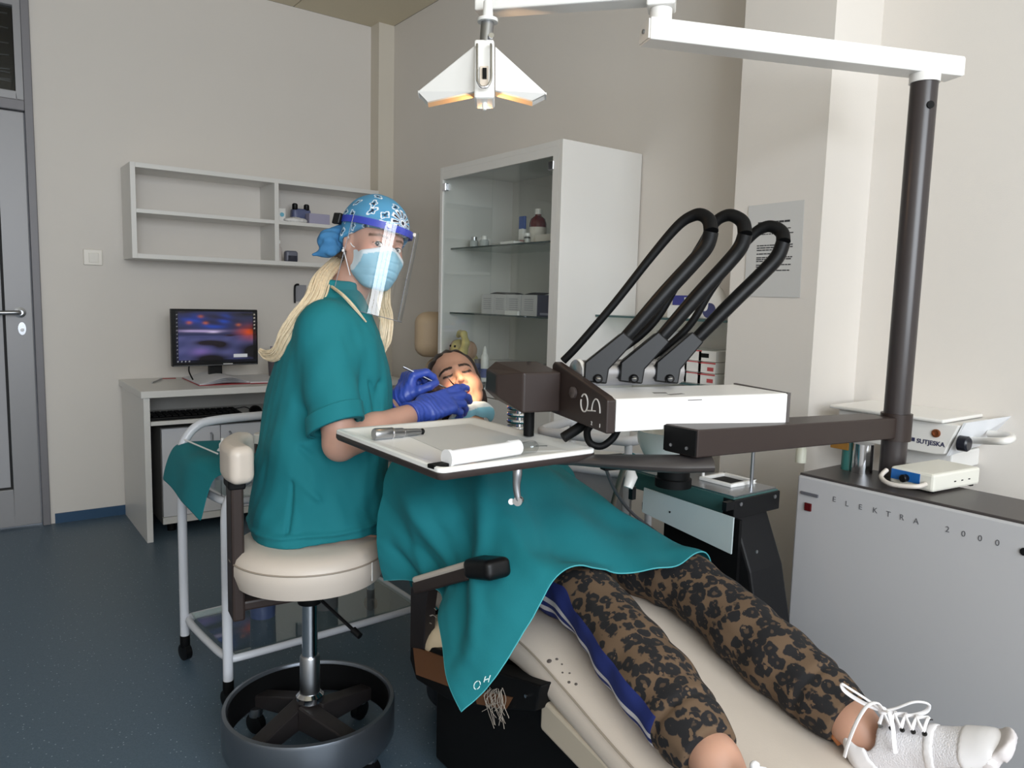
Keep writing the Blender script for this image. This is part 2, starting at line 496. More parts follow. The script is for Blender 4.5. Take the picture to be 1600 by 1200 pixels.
# ---- aluminium door with a transom light
d = structure(thing('door_1', ((DX0 + DX1) / 2, Y1, 0), 'grey aluminium door with a glazed light above it', None))
m_al2 = mat('aluminium_frame', (126, 124, 128), .5, metal=.1)
yf = Y1 - .02
fb = MB()
fb.span((DX1 - .035, yf, 0), (DX1, Y1 + .06, DZ)).span((DX0, yf, 0), (DX0 + .05, Y1 + .06, DZ))
fb.span((DX0 + .05, yf, DZ - .06), (DX1 - .035, Y1 + .06, DZ)).span((DX0 + .05, yf, 2.075), (DX1 - .035, Y1 + .06, 2.125))
fb.build('door_frame', m_al2, d, bevel=.004)
lf = MB(); lx0, lx1 = DX0 + .055, DX1 - .039
pxl = lx1 - .114
for a, b in (((lx0, 0.012), (lx0 + .1, 2.07)), ((pxl, 0.012), (lx1, 2.07))):
    lf.span((a[0], yf + .012, a[1]), (b[0], Y1 + .045, b[1]))
lf.span((lx0 + .1, yf + .012, 1.975), (pxl, Y1 + .045, 2.07)).span((lx0 + .1, yf + .012, .012), (pxl, Y1 + .045, .205))
leaf = lf.build('door_leaf', m_alu, d, bevel=.004)
MB().span((lx0 + .1, yf + .03, .205), (pxl, Y1 + .03, 1.975)).build('gasket', m_dark, leaf)
MB().span((lx0 + .112, yf + .02, .217), (pxl - .012, yf + .032, 1.963)).build('door_panel', mat('door_panel_grey', (168, 168, 172), .5), leaf)
hp = at(30, 487, 1); hx, hz = .262, 1.098
h = MB().lathe([(.026, 0), (.026, .008), (.012, .012), (.012, .05)], (hx, yf + .012, hz), (0, -1, 0), 20)
h.tube(spline([(hx, yf - .036, hz), (hx - .03, yf - .042, hz), (hx - .14, yf - .042, hz - .002)], 6), .011)
h.build('handle', m_steel, leaf, smooth=True)
lk = MB().prism([(hx + .006 + .017 * math.cos(a) * 1, yf + .012, hz - .08 + .032 * math.sin(a)) for a in np.linspace(0, 2 * math.pi, 20, endpoint=False)], (0, -.006, 0))
lk.build('lock_plate', m_steel, leaf)
MB().lathe([(.009, 0), (.009, .005)], (hx + .006, yf + .006, hz - .086), (0, -1, 0), 14).build('lock_cylinder', m_chrome, leaf)
tr = MB(); tx0, tx1 = DX0 + .05, DX1 - .035
tr.span((tx1 - .03, yf + .006, 2.125), (tx1, Y1 + .05, 2.72)).span((tx0, yf + .006, 2.125), (tx0 + .05, Y1 + .05, 2.72)).span((tx0 + .05, yf + .006, 2.125), (tx1 - .03, Y1 + .05, 2.165)).span((tx0 + .05, yf + .006, 2.56), (tx1 - .03, Y1 + .05, 2.72))
tr.build('transom_frame', m_alu, d, bevel=.003)
m_tg = mat_glass('transom_glass', (.55, .56, .57), .06)
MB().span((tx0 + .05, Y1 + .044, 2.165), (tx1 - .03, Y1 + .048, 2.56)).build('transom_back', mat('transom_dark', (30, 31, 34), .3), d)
for zz_, tl in ((2.50, 8), (2.475, -4), (2.37, 6), (2.30, 10), (2.275, -6), (2.245, 7), (2.225, -3), (2.205, 5)):  # pale strips added as the bright streaks reflected in the transom glass
    MB().box(((tx0 + tx1) / 2, Y1 + .03, zz_), (tx1 - tx0 - .1, .012, .004), ry(-tl * .5)).build('reflection_streak', m_steel, d)
MB().span((tx0 + .05, yf + .03, 2.165), (tx1 - .03, yf + .036, 2.56)).build('transom_pane', m_tg, d)

# ---- notice pasted on the pillar (its lines cannot be read: printed strokes)
pn = thing('printed_notice', (2.018, 1.39, 1.25), 'grey sheet of printed rules stuck on the white pillar', 'notice')
pa, pb, pc, pd = on(1170, 322, x=2.018), on(1257, 312, x=2.018), on(1250, 465, x=2.018), on(1163, 463, x=2.018)
MB().prism([pa, pb, pc, pd], (-.0012, 0, 0)).build('sheet', mat('notice_paper', (203, 202, 200), .7), pn)
m_ink = mat('print_ink', (58, 58, 60), .8)
random.seed(5)
ink = MB()
def q2(u, v): return (pa * (1 - u) + pb * u) * (1 - v) + (pd * (1 - u) + pc * u) * v
ln = [(.19, .20, .80, .013)] + [(.27, .2, .8, .006), (.32, .2, .84, .006)] + [(v, .2, e, .007) for v, e in ((.44, .84), (.465, .84), (.49, .7), (.53, .48), (.57, .84), (.59, .82), (.61, .32), (.65, .82), (.67, .5), (.71, .8), (.73, .52), (.77, .42))]
for v, u0, u1, hh in ln:
    u = u0
    while u < u1 - .02:
        w = min(random.uniform(.03, .1), u1 - u)
        ink.prism([q2(u, v), q2(u + w, v), q2(u + w, v + hh * 1.6), q2(u, v + hh * 1.6)][::1], (-.0022, 0, 0))
        u += w + .012
tag(ink.build('printed_lines', m_ink, pn), kind='stuff')

# ---- light switch
sw = thing('light_switch', on(145, 402, y=Y1), 'square white light switch on the back wall beside the door', 'switch')
c = on(145, 402, y=Y1)
MB().box(c + A(0, -.005, 0), (.088, .01, .082)).build('plate', mat('switch_white', (228, 222, 212), .3), sw, bevel=.004)
MB().box(c + A(.003, -.012, -.002), (.045, .006, .05), rx(4)).build('rocker', mat('switch_rocker', (236, 231, 222), .25), sw, bevel=.002)
# ================================================================ furniture at the back
# ---- hanging shelf
SX0, SX1, SY, SZ0, SZ1, SD = .735, 2.1, 4.22, 1.385, 1.86, 1.462
sh = thing('wall_shelf', ((SX0 + SX1) / 2, SY + .12, SZ0), 'long white open shelf of four bays hung on the back wall', 'shelf')
T = .024
MB().span((SX0, SY, SZ0), (SX0 + T, Y1, SZ1)).build('side_panel', m_white, sh, bevel=.001)
MB().span((SX1 - T, SY, SZ0), (SX1, Y1, SZ1)).build('side_panel', m_white, sh, bevel=.001)
MB().span((SX0 + T, SY, SZ1 - T), (SX1 - T, Y1, SZ1)).build('top_board', m_white, sh, bevel=.001)
MB().span((SX0 + T, SY, SZ0), (SX1 - T, Y1, SZ0 + T)).build('bottom_board', m_white, sh, bevel=.001)
MB().span((SD, SY, SZ0 + T), (SD + T, Y1, SZ1 - T)).build('divider', m_white, sh, bevel=.001)
SM = 1.613
MB().span((SX0 + T, SY + .003, SM), (SD, Y1, SM + .02)).build('shelf_board', m_white, sh, bevel=.001)
MB().span((SD + T, SY + .003, SM), (SX1 - T, Y1, SM + .02)).build('shelf_board', m_white, sh, bevel=.001)
zb = SM + .02
b = thing('carton', (1.53, 4.3, zb), 'small white carton with a blue side on the upper shelf bay', 'box')
MB().span((1.500, 4.28, zb), (1.545, 4.34, zb + .075)).build('carton_body', m_white2, b, bevel=.001)
MB().span((1.487, 4.28, zb), (1.4995, 4.34, zb + .075)).build('carton_side', mat('carton_blue', (60, 90, 140), .5), b)
MB().lathe([(.012, 0), (.012, .0015)], (1.525, 4.28, zb + .04), (0, -1, 0), 16).build('printed_disc', mat('disc_blue', (110, 180, 205), .5), b)
b = thing('loupe_device', (1.66, 4.35, zb), 'blue-grey device with two black knobs standing on the upper shelf', 'device')
m_bd = mat('blue_grey_plastic', (96, 104, 140), .4)
net_obj('device_body', lambda P: smin(rbox(P, (1.665, 4.36, zb + .055), (.055, .03, .035), .015), rc(P, (1.62, 4.36, zb), (1.64, 4.36, zb + .05), .02, .025), .02), (1.56, 4.3, zb - .001), (1.76, 4.42, zb + .14), .004, m_bd, b)
for x in (1.625, 1.695): MB().lathe([(.012, 0), (.016, .006), (.016, .034), (.01, .04)], (x, 4.345, zb + .078), (0, 0, 1), 16).build('knob', m_black, b, smooth=True)
tag(net_obj('folded_gauze', lambda P: ell(P, (1.60, 4.27, zb + .012), (.07, .035, .018)) + .003 * wob(P, 90, 2), (1.5, 4.22, zb), (1.7, 4.33, zb + .05), .004, mat('gauze_white', (230, 228, 226), .9)), 'crumpled white gauze lying on the upper shelf', 'gauze')
tag(MB().span((1.675, 4.25, zb), (1.80, 4.31, zb + .06)).build('glove_box', mat('lilac_card', (166, 162, 186), .6), bevel=.002), 'lilac cardboard box on the shelf beside the blue bandana', 'box')
zb = SZ0 + T
b = thing('spray_bottle', (1.505, 4.27, zb), 'slim pale bottle on the bottom shelf by the divider', 'bottle')
MB().lathe([(.013, 0), (.013, .075), (.006, .085), (.006, .1)], (1.508, 4.28, zb)).build('bottle_body', mat('pale_pink_plastic', (206, 196, 192), .4), b, smooth=True)
MB().lathe([(.007, 0), (.007, .018), (.003, .022)], (1.508, 4.28, zb + .1)).build('nozzle', m_white2, b, smooth=True)
b = thing('adhesive_jar', (1.57, 4.27, zb), 'dark grey lidded jar on the bottom shelf', 'jar')
net_obj('jar_body', lambda P: rbox(P, (1.575, 4.28, zb + .03), (.036, .025, .033), .014), (1.52, 4.24, zb - .004), (1.63, 4.32, zb + .08), .003, mat('jar_grey', (112, 114, 128), .35), b)
MB().span((1.55, 4.252, zb), (1.602, 4.262, zb + .035)).build('jar_label', mat('jar_navy', (26, 28, 46), .4), b)
b = thing('wall_bracket', on(462, 458, y=Y1), 'small dark wall hook under the hanging shelf', 'hook')
c = on(462, 458, y=Y1)
MB().box(c + A(.03, -.003, .0), (.07, .006, .10)).build('back_plate', mat('bracket_grey', (150, 150, 156), .5), b)
MB().tube(spline([c + A(-.01, -.012, -.06), c + A(-.01, -.012, .03), c + A(-.004, -.02, .05), c + A(.012, -.02, .052)], 5), .006).build('hook', m_black, b, smooth=True)

# ---- desk
KX0, KX1, KY = .693, 2.12, 3.87
dk = thing('desk', ((KX0 + KX1) / 2, (KY + Y1) / 2, 0), 'white computer desk standing against the back wall', 'desk')
MB().span((KX0, KY, .712), (KX1, Y1 - .005, .745)).build('desk_top', m_white, dk, bevel=.002)
MB().span((KX0 + .012, KY + .012, 0), (KX0 + .04, Y1 - .01, .712)).build('side_panel', m_white, dk, bevel=.001)
MB().span((KX1 - .04, KY + .012, 0), (KX1 - .012, Y1 - .01, .712)).build('side_panel', m_white, dk, bevel=.001)
MB().span((KX0 + .04, Y1 - .03, .3), (KX1 - .04, Y1 - .012, .712)).build('back_panel', m_white, dk)
MB().span((KX0 + .045, KY + .03, .572), (KX1 - .045, KY + .42, .592)).build('keyboard_shelf', m_white, dk, bevel=.001)
# cabinet below
cx0, cx1, cy = .80, 1.62, 3.985
cb = thing('desk_cabinet', ((cx0 + cx1) / 2, cy + .2, 0), 'low white two-door cabinet tucked under the desk', 'cabinet')
MB().span((cx0, cy + .018, .05), (cx1, Y1 - .04, .54)).build('carcass', mat('cabinet_carcass_grey', (120, 118, 116), .6), cb)  # carcass in a plain grey, darker than the doors
MB().span((cx0, cy, .05), (cx1, cy + .018, .085)).build('plinth_rail', m_white, cb)
for x in (cx0 + .05, cx1 - .05):
    for y in (cy + .06, Y1 - .1): MB().lathe([(.02, 0), (.02, .05)], (x, y, 0)).build('foot', m_blackm, cb)
mid = 1.085
for i, (a, b_) in enumerate(((cx0 + .002, mid - .002), (mid + .002, mid + .285), (mid + .289, cx1 - .002))):
    dr = MB().span((a, cy - .002, .088), (b_, cy + .016, .538)).build('door', mat('cabinet_door_white', (222, 222, 226), .35), cb, bevel=.001)
    hx_ = (b_ - .045) if i != 1 else a + .045
    MB().tube([(hx_, cy - .002, .42), (hx_, cy - .02, .425), (hx_, cy - .02, .495), (hx_, cy - .002, .50)], .006, 8).build('handle', m_steel, dr, smooth=True)
# keyboard and mouse
kb = thing('keyboard', (.97, 4.0, .592), 'black computer keyboard on the sliding shelf of the desk', 'keyboard')
MB().box((.96, 3.99, .602), (.44, .15, .018), rx(3)).build('keyboard_base', m_black, kb, bevel=.004)
ks = MB()
key0 = None
for r_ in range(4):
    for c_ in range(14):
        p = (.96 - .195 + c_ * .03, 3.935 + r_ * .033, .6125 + .0017 * r_)
        if key0 is None: key0 = MB().box(p, (.022, .024, .006)).build('key', m_blackm, kb); p0 = p
        else:
            k = key0.copy(); COL.objects.link(k); k.parent = kb; k.location = key0.location + Vector(np.array(p) - np.array(p0))
ms = thing('mouse', (1.27, 3.99, .592), 'black computer mouse beside the keyboard', 'mouse')
net_obj('mouse_body', lambda P: smax(ell(P, (1.27, 3.99, .595), (.032, .055, .034)), .5935 - P[:, 2], .004), (1.22, 3.92, .59), (1.32, 4.06, .64), .004, m_black, ms)
MB().tube(spline([(1.262, 4.04, .6), (1.24, 4.08, .61), (1.2, 4.09, .604), (1.14, 4.1, .6)], 6), .0025, 6).build('cable', m_black, ms, smooth=True)

# ---- monitor
mo = thing('computer_monitor', (1.13, 4.2, .745), 'black computer monitor showing a stormy sunset seascape', 'monitor')
mx0, mx1, mz0, mz1, my = .906, 1.354, .828, 1.132, 4.2
MB().span((mx0, my, mz0), (mx1, my + .035, mz1)).build('bezel', m_black, mo, bevel=.004)
nu, nv = 120, 76
u, v = np.meshgrid(np.linspace(0, 1, nu), np.linspace(0, 1, nv))
sx0, sx1, sz0, sz1 = mx0 + .02, mx1 - .008, mz0 + .02, mz1 - .012
G = np.stack([sx0 + (sx1 - sx0) * u, np.full_like(u, my - .0008), sz0 + (sz1 - sz0) * v], -1)
uf, vf = u.ravel(), v.ravel()
def blob(cx, cy, rx_, ry_, k=2.0): return np.exp(-(((uf - cx) / rx_) ** 2 + ((vf - cy) / ry_) ** 2) * k)
P3 = np.stack([uf * 4, vf * 12, 0 * uf], 1)
C = np.zeros((len(uf), 3))
sky = vf > .52
C[:] = srgb(62, 66, 110)
C[sky] = srgb(42, 46, 82)
def lay(C, w, rgb): return C * (1 - w[:, None]) + np.array(srgb(*rgb)) * w[:, None]
nz = wob(P3, 1.6, 1); n2 = wob(P3 * [1, .4, 1], 5, 4)
C = lay(C, np.clip(blob(.22, .86, .18, .12) * 1.2 + blob(.6, .84, .10, .14) + blob(.45, .7, .2, .06) * .8, 0, 1) * (.65 + .35 * nz), (28, 80, 210))
C = lay(C, np.clip(blob(.3, .62, .38, .035) * 1.3, 0, 1) * (.6 + .4 * nz), (178, 160, 205))
C = lay(C, blob(.45, .6, .1, .03), (205, 190, 225))
C = lay(C, np.clip(blob(.9, .95, .35, .07) + blob(.08, .99, .3, .05), 0, 1), (24, 20, 26))
C = lay(C, np.clip(blob(.95, .58, .20, .17) * 1.6 * (.7 + .5 * n2), 0, 1), (205, 74, 24))
C = lay(C, np.clip(blob(1.0, .68, .1, .14) * 1.2, 0, 1), (30, 12, 12))
for bx_, by_ in ((.3, .9), (.36, .78), (.16, .78), (.77, .74)): C = lay(C, blob(bx_, by_, .045, .04) * .9, (196, 100, 62))
C = lay(C, np.clip(blob(.66, .53, .1, .025) * 1.2, 0, 1), (40, 16, 20))
C = lay(C, np.clip((vf < .5) * (.15 + .3 * n2), 0, 1), (104, 104, 158))
C = lay(C, np.clip((blob(.40, .38, .22, .07) + blob(.55, .32, .14, .09)) * 1.9 * (.8 + .4 * n2), 0, 1), (26, 18, 26))
C = lay(C, np.clip(blob(.3, .2, .16, .12), 0, 1) * .8, (128, 104, 176))
C = lay(C, np.clip(blob(.42, .06, .28, .14) * 1.6 + blob(.98, .2, .28, .25) * 1.5, 0, 1), (18, 15, 22))
C = lay(C, np.clip((vf > .66) * (.25 + .6 * wob(P3, 2.4, 9)), 0, .85), (34, 28, 44))
edge = (uf < .03) | (vf < .05) | (uf > .955)
C[edge] *= .12
for k in range(12): C = lay(C, blob(.015, .93 - k * .075, .008, .012, 3), (190, 190, 200))
for k in range(5): C = lay(C, blob(.975, .95 - k * .07, .012, .018, 3), (235, 225, 210))
for k in range(4): C = lay(C, blob(.02 + k * .045, .025, .01, .018, 3), (210, 210, 215))
box_ = (np.abs(uf - .79) < .085) & (np.abs(vf - .115) < .035)
C[box_] = srgb(190, 192, 196)
MB().sheet(G).build('screen', mat_attr('lit_screen', .25, emit=.42), mo, col=C)
MB().span((1.165, my - .0015, mz0 + .006), (1.215, my, mz0 + .012)).build('maker_mark', mat('mark_grey', (190, 190, 190), .4), mo)
MB().span((mx0 + .006, my - .0012, mz0 + .003), (mx1 - .006, my, mz0 + .0048)).build('lower_strip', m_steel, mo)
MB().box((1.135, my + .05, .81), (.07, .03, .12)).build('stand_neck', m_black, mo, bevel=.005)
MB().prism([(1.03, my - .01, .745), (1.25, my - .01, .745), (1.22, my + .15, .745), (1.06, my + .15, .745)], (0, 0, .012)).build('stand_foot', m_black, mo, bevel=.004)
MB().tube(spline([(1.0, my + .04, .84), (.995, my + .03, .80), (1.005, my + .0, .76), (1.01, my - .01, .748)], 6), .004, 8).build('cable', m_black, mo, smooth=True)
# ---- open folder of papers with red covers
bk = thing('open_binder', (1.2, 3.98, .745), 'open red binder of white papers on the desk', 'binder')
m_red = mat('binder_red', (170, 52, 58), .5)
ca, cb_, cc, cd = on(284, 591, z=.748), on(311, 603, z=.748), on(393, 597, z=.75), on(432, 598, z=.75)
Gl = []
for t in np.linspace(0, 1, 12):
    near = on(311, 603, z=.7465) * (1 - t) + on(393, 599.5, z=.7465) * t
    far = near + (on(284, 591, z=.7465) - on(311, 603, z=.7465)) * 1.0
    Gl.append([near, far])
MB().sheet(np.array(Gl), .003).build('cover', m_red, bk)
random.seed(2)
for k in range(6):
    Gp = []
    for t in np.linspace(0, 1, 14):
        near = on(312, 602, z=.749) * (1 - t) + on(392, 598, z=.749) * t
        far = near + (on(284, 591, z=.749) - on(311, 603, z=.749)) * .95
        lift = .001 * k + (.010 + .006 * k) * math.sin(math.pi * min(1, t * 1.02)) ** 1.5 * (.35 + .65 * t)
        Gp.append([near + A(0, 0, lift), far + A(0, 0, lift)])
    MB().sheet(np.array(Gp), .0012).build('page', mat('paper_white', (226, 226, 228), .8) if k % 2 else mat('paper_grey', (190, 192, 204), .8), bk, smooth=True)
e0 = on(393, 600, z=.7465); e1 = on(450, 598, z=.7465); dv = (on(284, 591, z=.7465) - on(311, 603, z=.7465)) * .95
MB().prism([e0, e1, e1 + dv, e0 + dv], (0, 0, .003)).build('cover', m_red, bk)
MB().prism([e0 + A(0, 0, .003) + dv * .05, e1 + A(0, 0, .003) + dv * .05, e1 + dv + A(0, 0, .003), e0 + dv + A(0, 0, .003)], (0, 0, .006)).build('page', mat('paper_white', (226, 226, 228), .8), bk)
pn_ = thing('pen', on(255, 592, z=.75), 'thin pen lying on the desk left of the red binder', 'pen')
MB().tube([on(238, 598, z=.751), on(253, 591.5, z=.751)], .004, 8).build('barrel', m_steel, pn_, smooth=True)
MB().tube([on(253, 591.5, z=.751), on(275, 591, z=.751)], .003, 8).build('cap', mat('pen_red', (150, 70, 70), .4), pn_, smooth=True)
cu = thing('pencil_cup', (1.47, 4.2, .745), 'dark translucent cup of the desk behind the ponytail', 'cup')
cp = on(424, 580, z=.745); cp = A(1.47, 4.25, .745)
MB().lathe([(.038, 0), (.043, .1), (.04, .1), (.036, .006), (0, .006)], cp).build('cup_wall', mat('smoky_plastic', (92, 86, 92), .3), cu, smooth=True)
MB().box(cp + A(.0, 0, .1), (.05, .03, .16)).build('card_stack', mat('lilac_card', (166, 162, 186), .6), cu)

# ---- glass-fronted cabinet
GX, GY0, GY1, GZ = 1.845, 2.198, 3.075, 1.823
gc = thing('glass_cabinet', ((GX + X2) / 2, (GY0 + GY1) / 2, 0), 'tall white cabinet with glass doors and glass shelves', 'cabinet')
m_in = mat('cabinet_inside_grey', (206, 203, 196), .6)
CZ = .80
MB().span((GX, GY0, 0), (X2 - .005, GY0 + .022, GZ)).build('side_panel', m_white, gc, bevel=.001)
MB().span((GX, GY1 - .022, 0), (X2 - .005, GY1, GZ)).build('side_panel', m_white, gc, bevel=.001)
MB().span((GX, GY0 + .022, GZ - .022), (X2 - .005, GY1 - .022, GZ)).build('top_panel', m_white, gc, bevel=.001)
MB().span((X2 - .02, GY0 + .022, 0), (X2 - .006, GY1 - .022, GZ - .022)).build('back_panel', m_in, gc)
MB().span((GX + .002, GY0 + .022, CZ), (X2 - .02, GY1 - .022, CZ + .025)).build('counter_board', m_white, gc, bevel=.001)
MB().span((GX, GY0 + .022, GZ - .055), (GX + .02, GY1 - .022, GZ - .022)).build('front_rail', m_white, gc)
MB().span((GX, GY0 + .022, CZ + .025), (GX + .02, GY0 + .055, GZ - .055)).build('front_stile', m_white, gc)
ym = 2.66
for a, b_ in ((GY0 + .057, ym - .002), (ym + .002, GY1 - .024)):
    dr = MB().span((GX + .006, a, CZ + .03), (GX + .011, b_, GZ - .058)).build('glass_door', m_glass, gc)
    yy = a + .012 if a < ym else b_ - .012
    yy = GY0 + .062 if a < ym - .1 else GY1 - .04
    MB().box((GX + .004, yy, GZ - .09), (.02, .03, .035)).build('hinge', m_chrome, dr, bevel=.003)
    MB().box((GX + .004, yy, CZ + .08), (.02, .03, .035)).build('hinge', m_chrome, dr, bevel=.003)
for a, b_ in ((GY0 + .024, ym - .002), (ym + .002, GY1 - .024)):
    MB().span((GX - .001, a, .06), (GX + .017, b_, CZ - .004)).build('door', m_white, gc, bevel=.001)
Z1, Z2 = 1.452, 1.152
m_gs = mat_glass('shelf_glass', (.86, .92, .91), .08)
for z in (Z1, Z2):
    s_ = MB().span((GX + .05, GY0 + .024, z), (X2 - .025, GY1 - .024, z + .006)).build('glass_shelf', m_gs, gc)
    MB().span((GX + .0485, GY0 + .024, z - .0005), (GX + .05, GY1 - .024, z + .0065)).build('shelf_edge', mat('glass_edge_green', (40, 60, 58), .2), s_)
# things in it
def ons(px, x, zz):
    p = on(px, 370, x=x); return A(x, p[1], zz)
def bottle(name, c, prof, m, label, cap=None, capm=None, lab=None, labm=None, cat='bottle'):
    t = thing(name, c, label, cat)
    MB().lathe(prof, c, n=20).build('bottle_body', m, t, smooth=True)
    if cap: MB().lathe(cap, c, n=18).build('cap', capm, t, smooth=True)
    if lab: MB().lathe(lab, c, n=20).build('bottle_label', labm, t, smooth=True)
    return t
z = Z1 + .006
bottle('medicine_bottle', ons(840, GX + .14, z), [(.034, 0), (.036, .004), (.036, .085), (.03, .105), (.013, .118), (.013, .124)], mat('dark_red_glass', (92, 16, 22), .15), 'dark red medicine bottle with a white label in the glass cabinet',
       [(.014, .124), (.014, .146), (0, .146)], m_white2, [(.0368, .008), (.0368, .07)], mat('label_cream', (222, 216, 206), .6))
t = thing('paste_tube', ons(816, GX + .13, z), 'upright blue and white tube beside the red medicine bottle', 'tube')
c = ons(816, GX + .13, z)
MB().box(c + A(0, 0, .095), (.012, .04, .055)).build('tube_crimp', mat('tube_blue', (70, 96, 160), .4), t, bevel=.003)
MB().box(c + A(0, 0, .045), (.02, .036, .05)).build('tube_body', m_white2, t, bevel=.006)
MB().lathe([(.012, 0), (.012, .022)], c).build('cap', mat('tube_cap_rose', (196, 150, 148), .4), t, smooth=True)
bottle('vial', ons(824, GX + .08, z), [(.012, 0), (.012, .024), (.008, .028), (.008, .03)], mat('vial_glass', (190, 190, 184), .15), 'tiny vial with a black cap band in front of the red bottle', [(.0125, .03), (.0125, .042), (0, .042)], m_white2, [(.0127, .02), (.0127, .025)], m_black, cat='vial')
tag(MB().box(ons(857, GX + .11, z) + A(0, 0, .016), (.06, .10, .032)).build('carton', mat('carton_ivory', (216, 208, 198), .6), bevel=.001), 'low ivory carton right of the red medicine bottle', 'box')
tag(MB().box(ons(801, GX + .1, z) + A(0, 0, .007), (.06, .10, .014)).build('carton', m_white2, bevel=.001), 'flat white carton left of the blue paste tube', 'box')
tag(MB().box(ons(781, GX + .1, z) + A(0, 0, .005), (.05, .06, .010)).build('carton', mat('carton_grey', (172, 172, 168), .6), bevel=.001), 'flat grey carton on the top glass shelf', 'box')
for i, px in enumerate((741, 757)):
    bottle('glass_jar', ons(px, GX + .12, z), [(.02, 0), (.021, .03), (.016, .036)], mat('jar_pale', (186, 190, 190), .12), ('small clear jar at the left of the top glass shelf', 'white-capped clear jar, second from the left on the glass shelf')[i], [(.014, .036), (.014, .052), (0, .052)], m_steel if i == 0 else m_white2, cat='jar')
z = Z2 + .006
m_wb = mat('supply_box_white', (202, 200, 200), .6)
for i, (a, b_) in enumerate(((752, 770), (771, 790), (791, 813), (814, 838))):
    pa_, pb_ = on(a, 490, x=GX + .09), on(b_, 490, x=GX + .09)
    t = thing('supply_box', ((pa_ + pb_) / 2 * [1, 1, 0] + A(.08, 0, z)), ('leftmost', 'second from the left', 'third from the left', 'fourth, beside the navy box,')[i] + ' of the white supply boxes on the lower glass shelf', 'box', 'white supply boxes on the glass shelf')
    MB().span((GX + .09, min(pa_[1], pb_[1]), z), (GX + .24, max(pa_[1], pb_[1]), z + .088)).build('box_body', m_wb, t, bevel=.001)
    ln_ = MB()
    yc = (pa_[1] + pb_[1]) / 2
    for k in range(6): ln_.span((GX + .0893, yc - .03, z + .022 + k * .009), (GX + .09, yc + .03, z + .0255 + k * .009))
    tag(ln_.build('printed_lines', mat('print_grey', (160, 160, 164), .7), t), kind='stuff')
pa_, pb_ = on(839, 490, x=GX + .09), on(862, 490, x=GX + .09)
t = thing('supply_box', A(GX + .16, (pa_[1] + pb_[1]) / 2, z), 'navy blue box at the right of the white supply boxes', 'box')
MB().span((GX + .09, pb_[1], z), (GX + .24, pa_[1], z + .088)).build('box_body', mat('navy_card', (22, 26, 62), .5), t, bevel=.001)
MB().span((GX + .0893, pb_[1] + .01, z + .006), (GX + .09, pa_[1] - .02, z + .015)).build('printed_mark', mat('print_pale', (150, 150, 168), .6), t)
tag(MB().box(on(800, 490, x=GX + .075) * [1, 1, 0] + A(0, 0, z + .009), (.012, .09, .018)).build('price_strip', m_white2), 'small white printed strip in front of the supply boxes', 'strip')
for i, px in enumerate((778, 826)):
    tag(MB().sheet(np.array([[A(GX + .1 + .1 * a, on(px, 480, x=GX + .1)[1] + .12 * (b_ - .5), z + .0885 + .008 * math.sin(b_ * 3 + i)) for b_ in np.linspace(0, 1, 6)] for a in (0, .5, 1)]), .002).build('leaflet', mat('leaflet_dark', (74, 74, 76), .7)), ('dark leaflet lying on top of the left supply boxes', 'dark leaflet lying on the right supply boxes')[i], 'leaflet')
# on the counter
z = CZ + .025
m_el = mat('elephant_yellow', (212, 196, 128), .45, noise=.15, nscale=40); m_el2 = mat('elephant_pink', (204, 166, 140), .5)
ec = on(722, 578, x=GX + .07); ec = A(ec[0], ec[1], z)
fl_ = thing('elephant_figurine', ec, 'pale yellow elephant figurine with raised trunk in the cabinet', 'figurine')
sc_ = .145
ES = 1.32
def Lf(x, y, zz): return ec + A(y, -x, zz) * ES          # x to the photo's right along -y
net_obj('elephant_body', lambda P: smin(smin(ell(P, Lf(0, .02, .06), A(.045, .05, .06) * ES), ell(P, Lf(.012, -.02, .125), A(.032, .034, .034) * ES), .02), chain(P, [Lf(.03, -.03, .12), Lf(.06, -.035, .118), Lf(.075, -.035, .15), Lf(.06, -.035, .18), Lf(.03, -.03, .182), Lf(.018, -.03, .172)], [.024, .020, .017, .015, .013, .011], .01), .012), ec - A(.17, .17, .0), ec + A(.17, .17, .30), .004, m_el, fl_)
for sx in (-1, 1):
    net_obj('ear', lambda P: ell(P, Lf(-.045 if sx < 0 else .038, .005, .12), A(.03, .02, .034) * ES), ec - A(.17, .17, .0), ec + A(.17, .17, .30), .004, m_el2, fl_)
for sx in (-1, 1): MB().ball(Lf(.012 + .014 * sx, -.048, .135), .006, 6).build('eye', m_black, fl_, smooth=True)
for dx, dy in ((-.03, -.02), (.03, -.02), (-.03, .05), (.03, .05)): MB().tube([Lf(dx, dy, 0), Lf(dx, dy, .05)], .021, 10).build('leg', m_el, fl_, smooth=True)
c = on(757, 585, x=GX + .05); c = A(c[0], c[1], z)
bottle('gel_bottle', c, [(.017, 0), (.018, .1), (.018, .145), (.012, .155)], m_white2, 'white pointed squeeze bottle beside the elephant figurine', [(.012, .155), (.006, .185), (.003, .19), (0, .19)], m_white2, [(.0184, .05), (.0184, .09)], mat('label_blue', (78, 92, 150), .5))
bottle('steel_beaker', c + A(-.01, -.015, 0) + A(0, -.0, 0), [(.014, 0), (.014, .02), (.02, .026), (.02, .034), (0, .036)], m_chrome, 'small chrome beaker on the cabinet counter', cat='beaker')
c2 = on(750, 590, x=GX + .12); c2 = A(c2[0], c2[1], z)
bottle('blue_label_bottle', c2 + A(0, .03, 0), [(.026, 0), (.027, .09), (.027, .1)], mat('label_blue2', (70, 84, 132), .4), 'squat bottle with a blue striped label behind the squeeze bottle', [(.027, .1), (.025, .118), (0, .118)], mat('smoky_plastic', (92, 86, 92), .3))
tag(MB().box(on(795, 570, x=GX + .2) * [1, 1, 0] + A(0, -.06, z + .06), (.12, .28, .12)).build('storage_box', m_wb, bevel=.002), 'large white box on the cabinet counter', 'box')

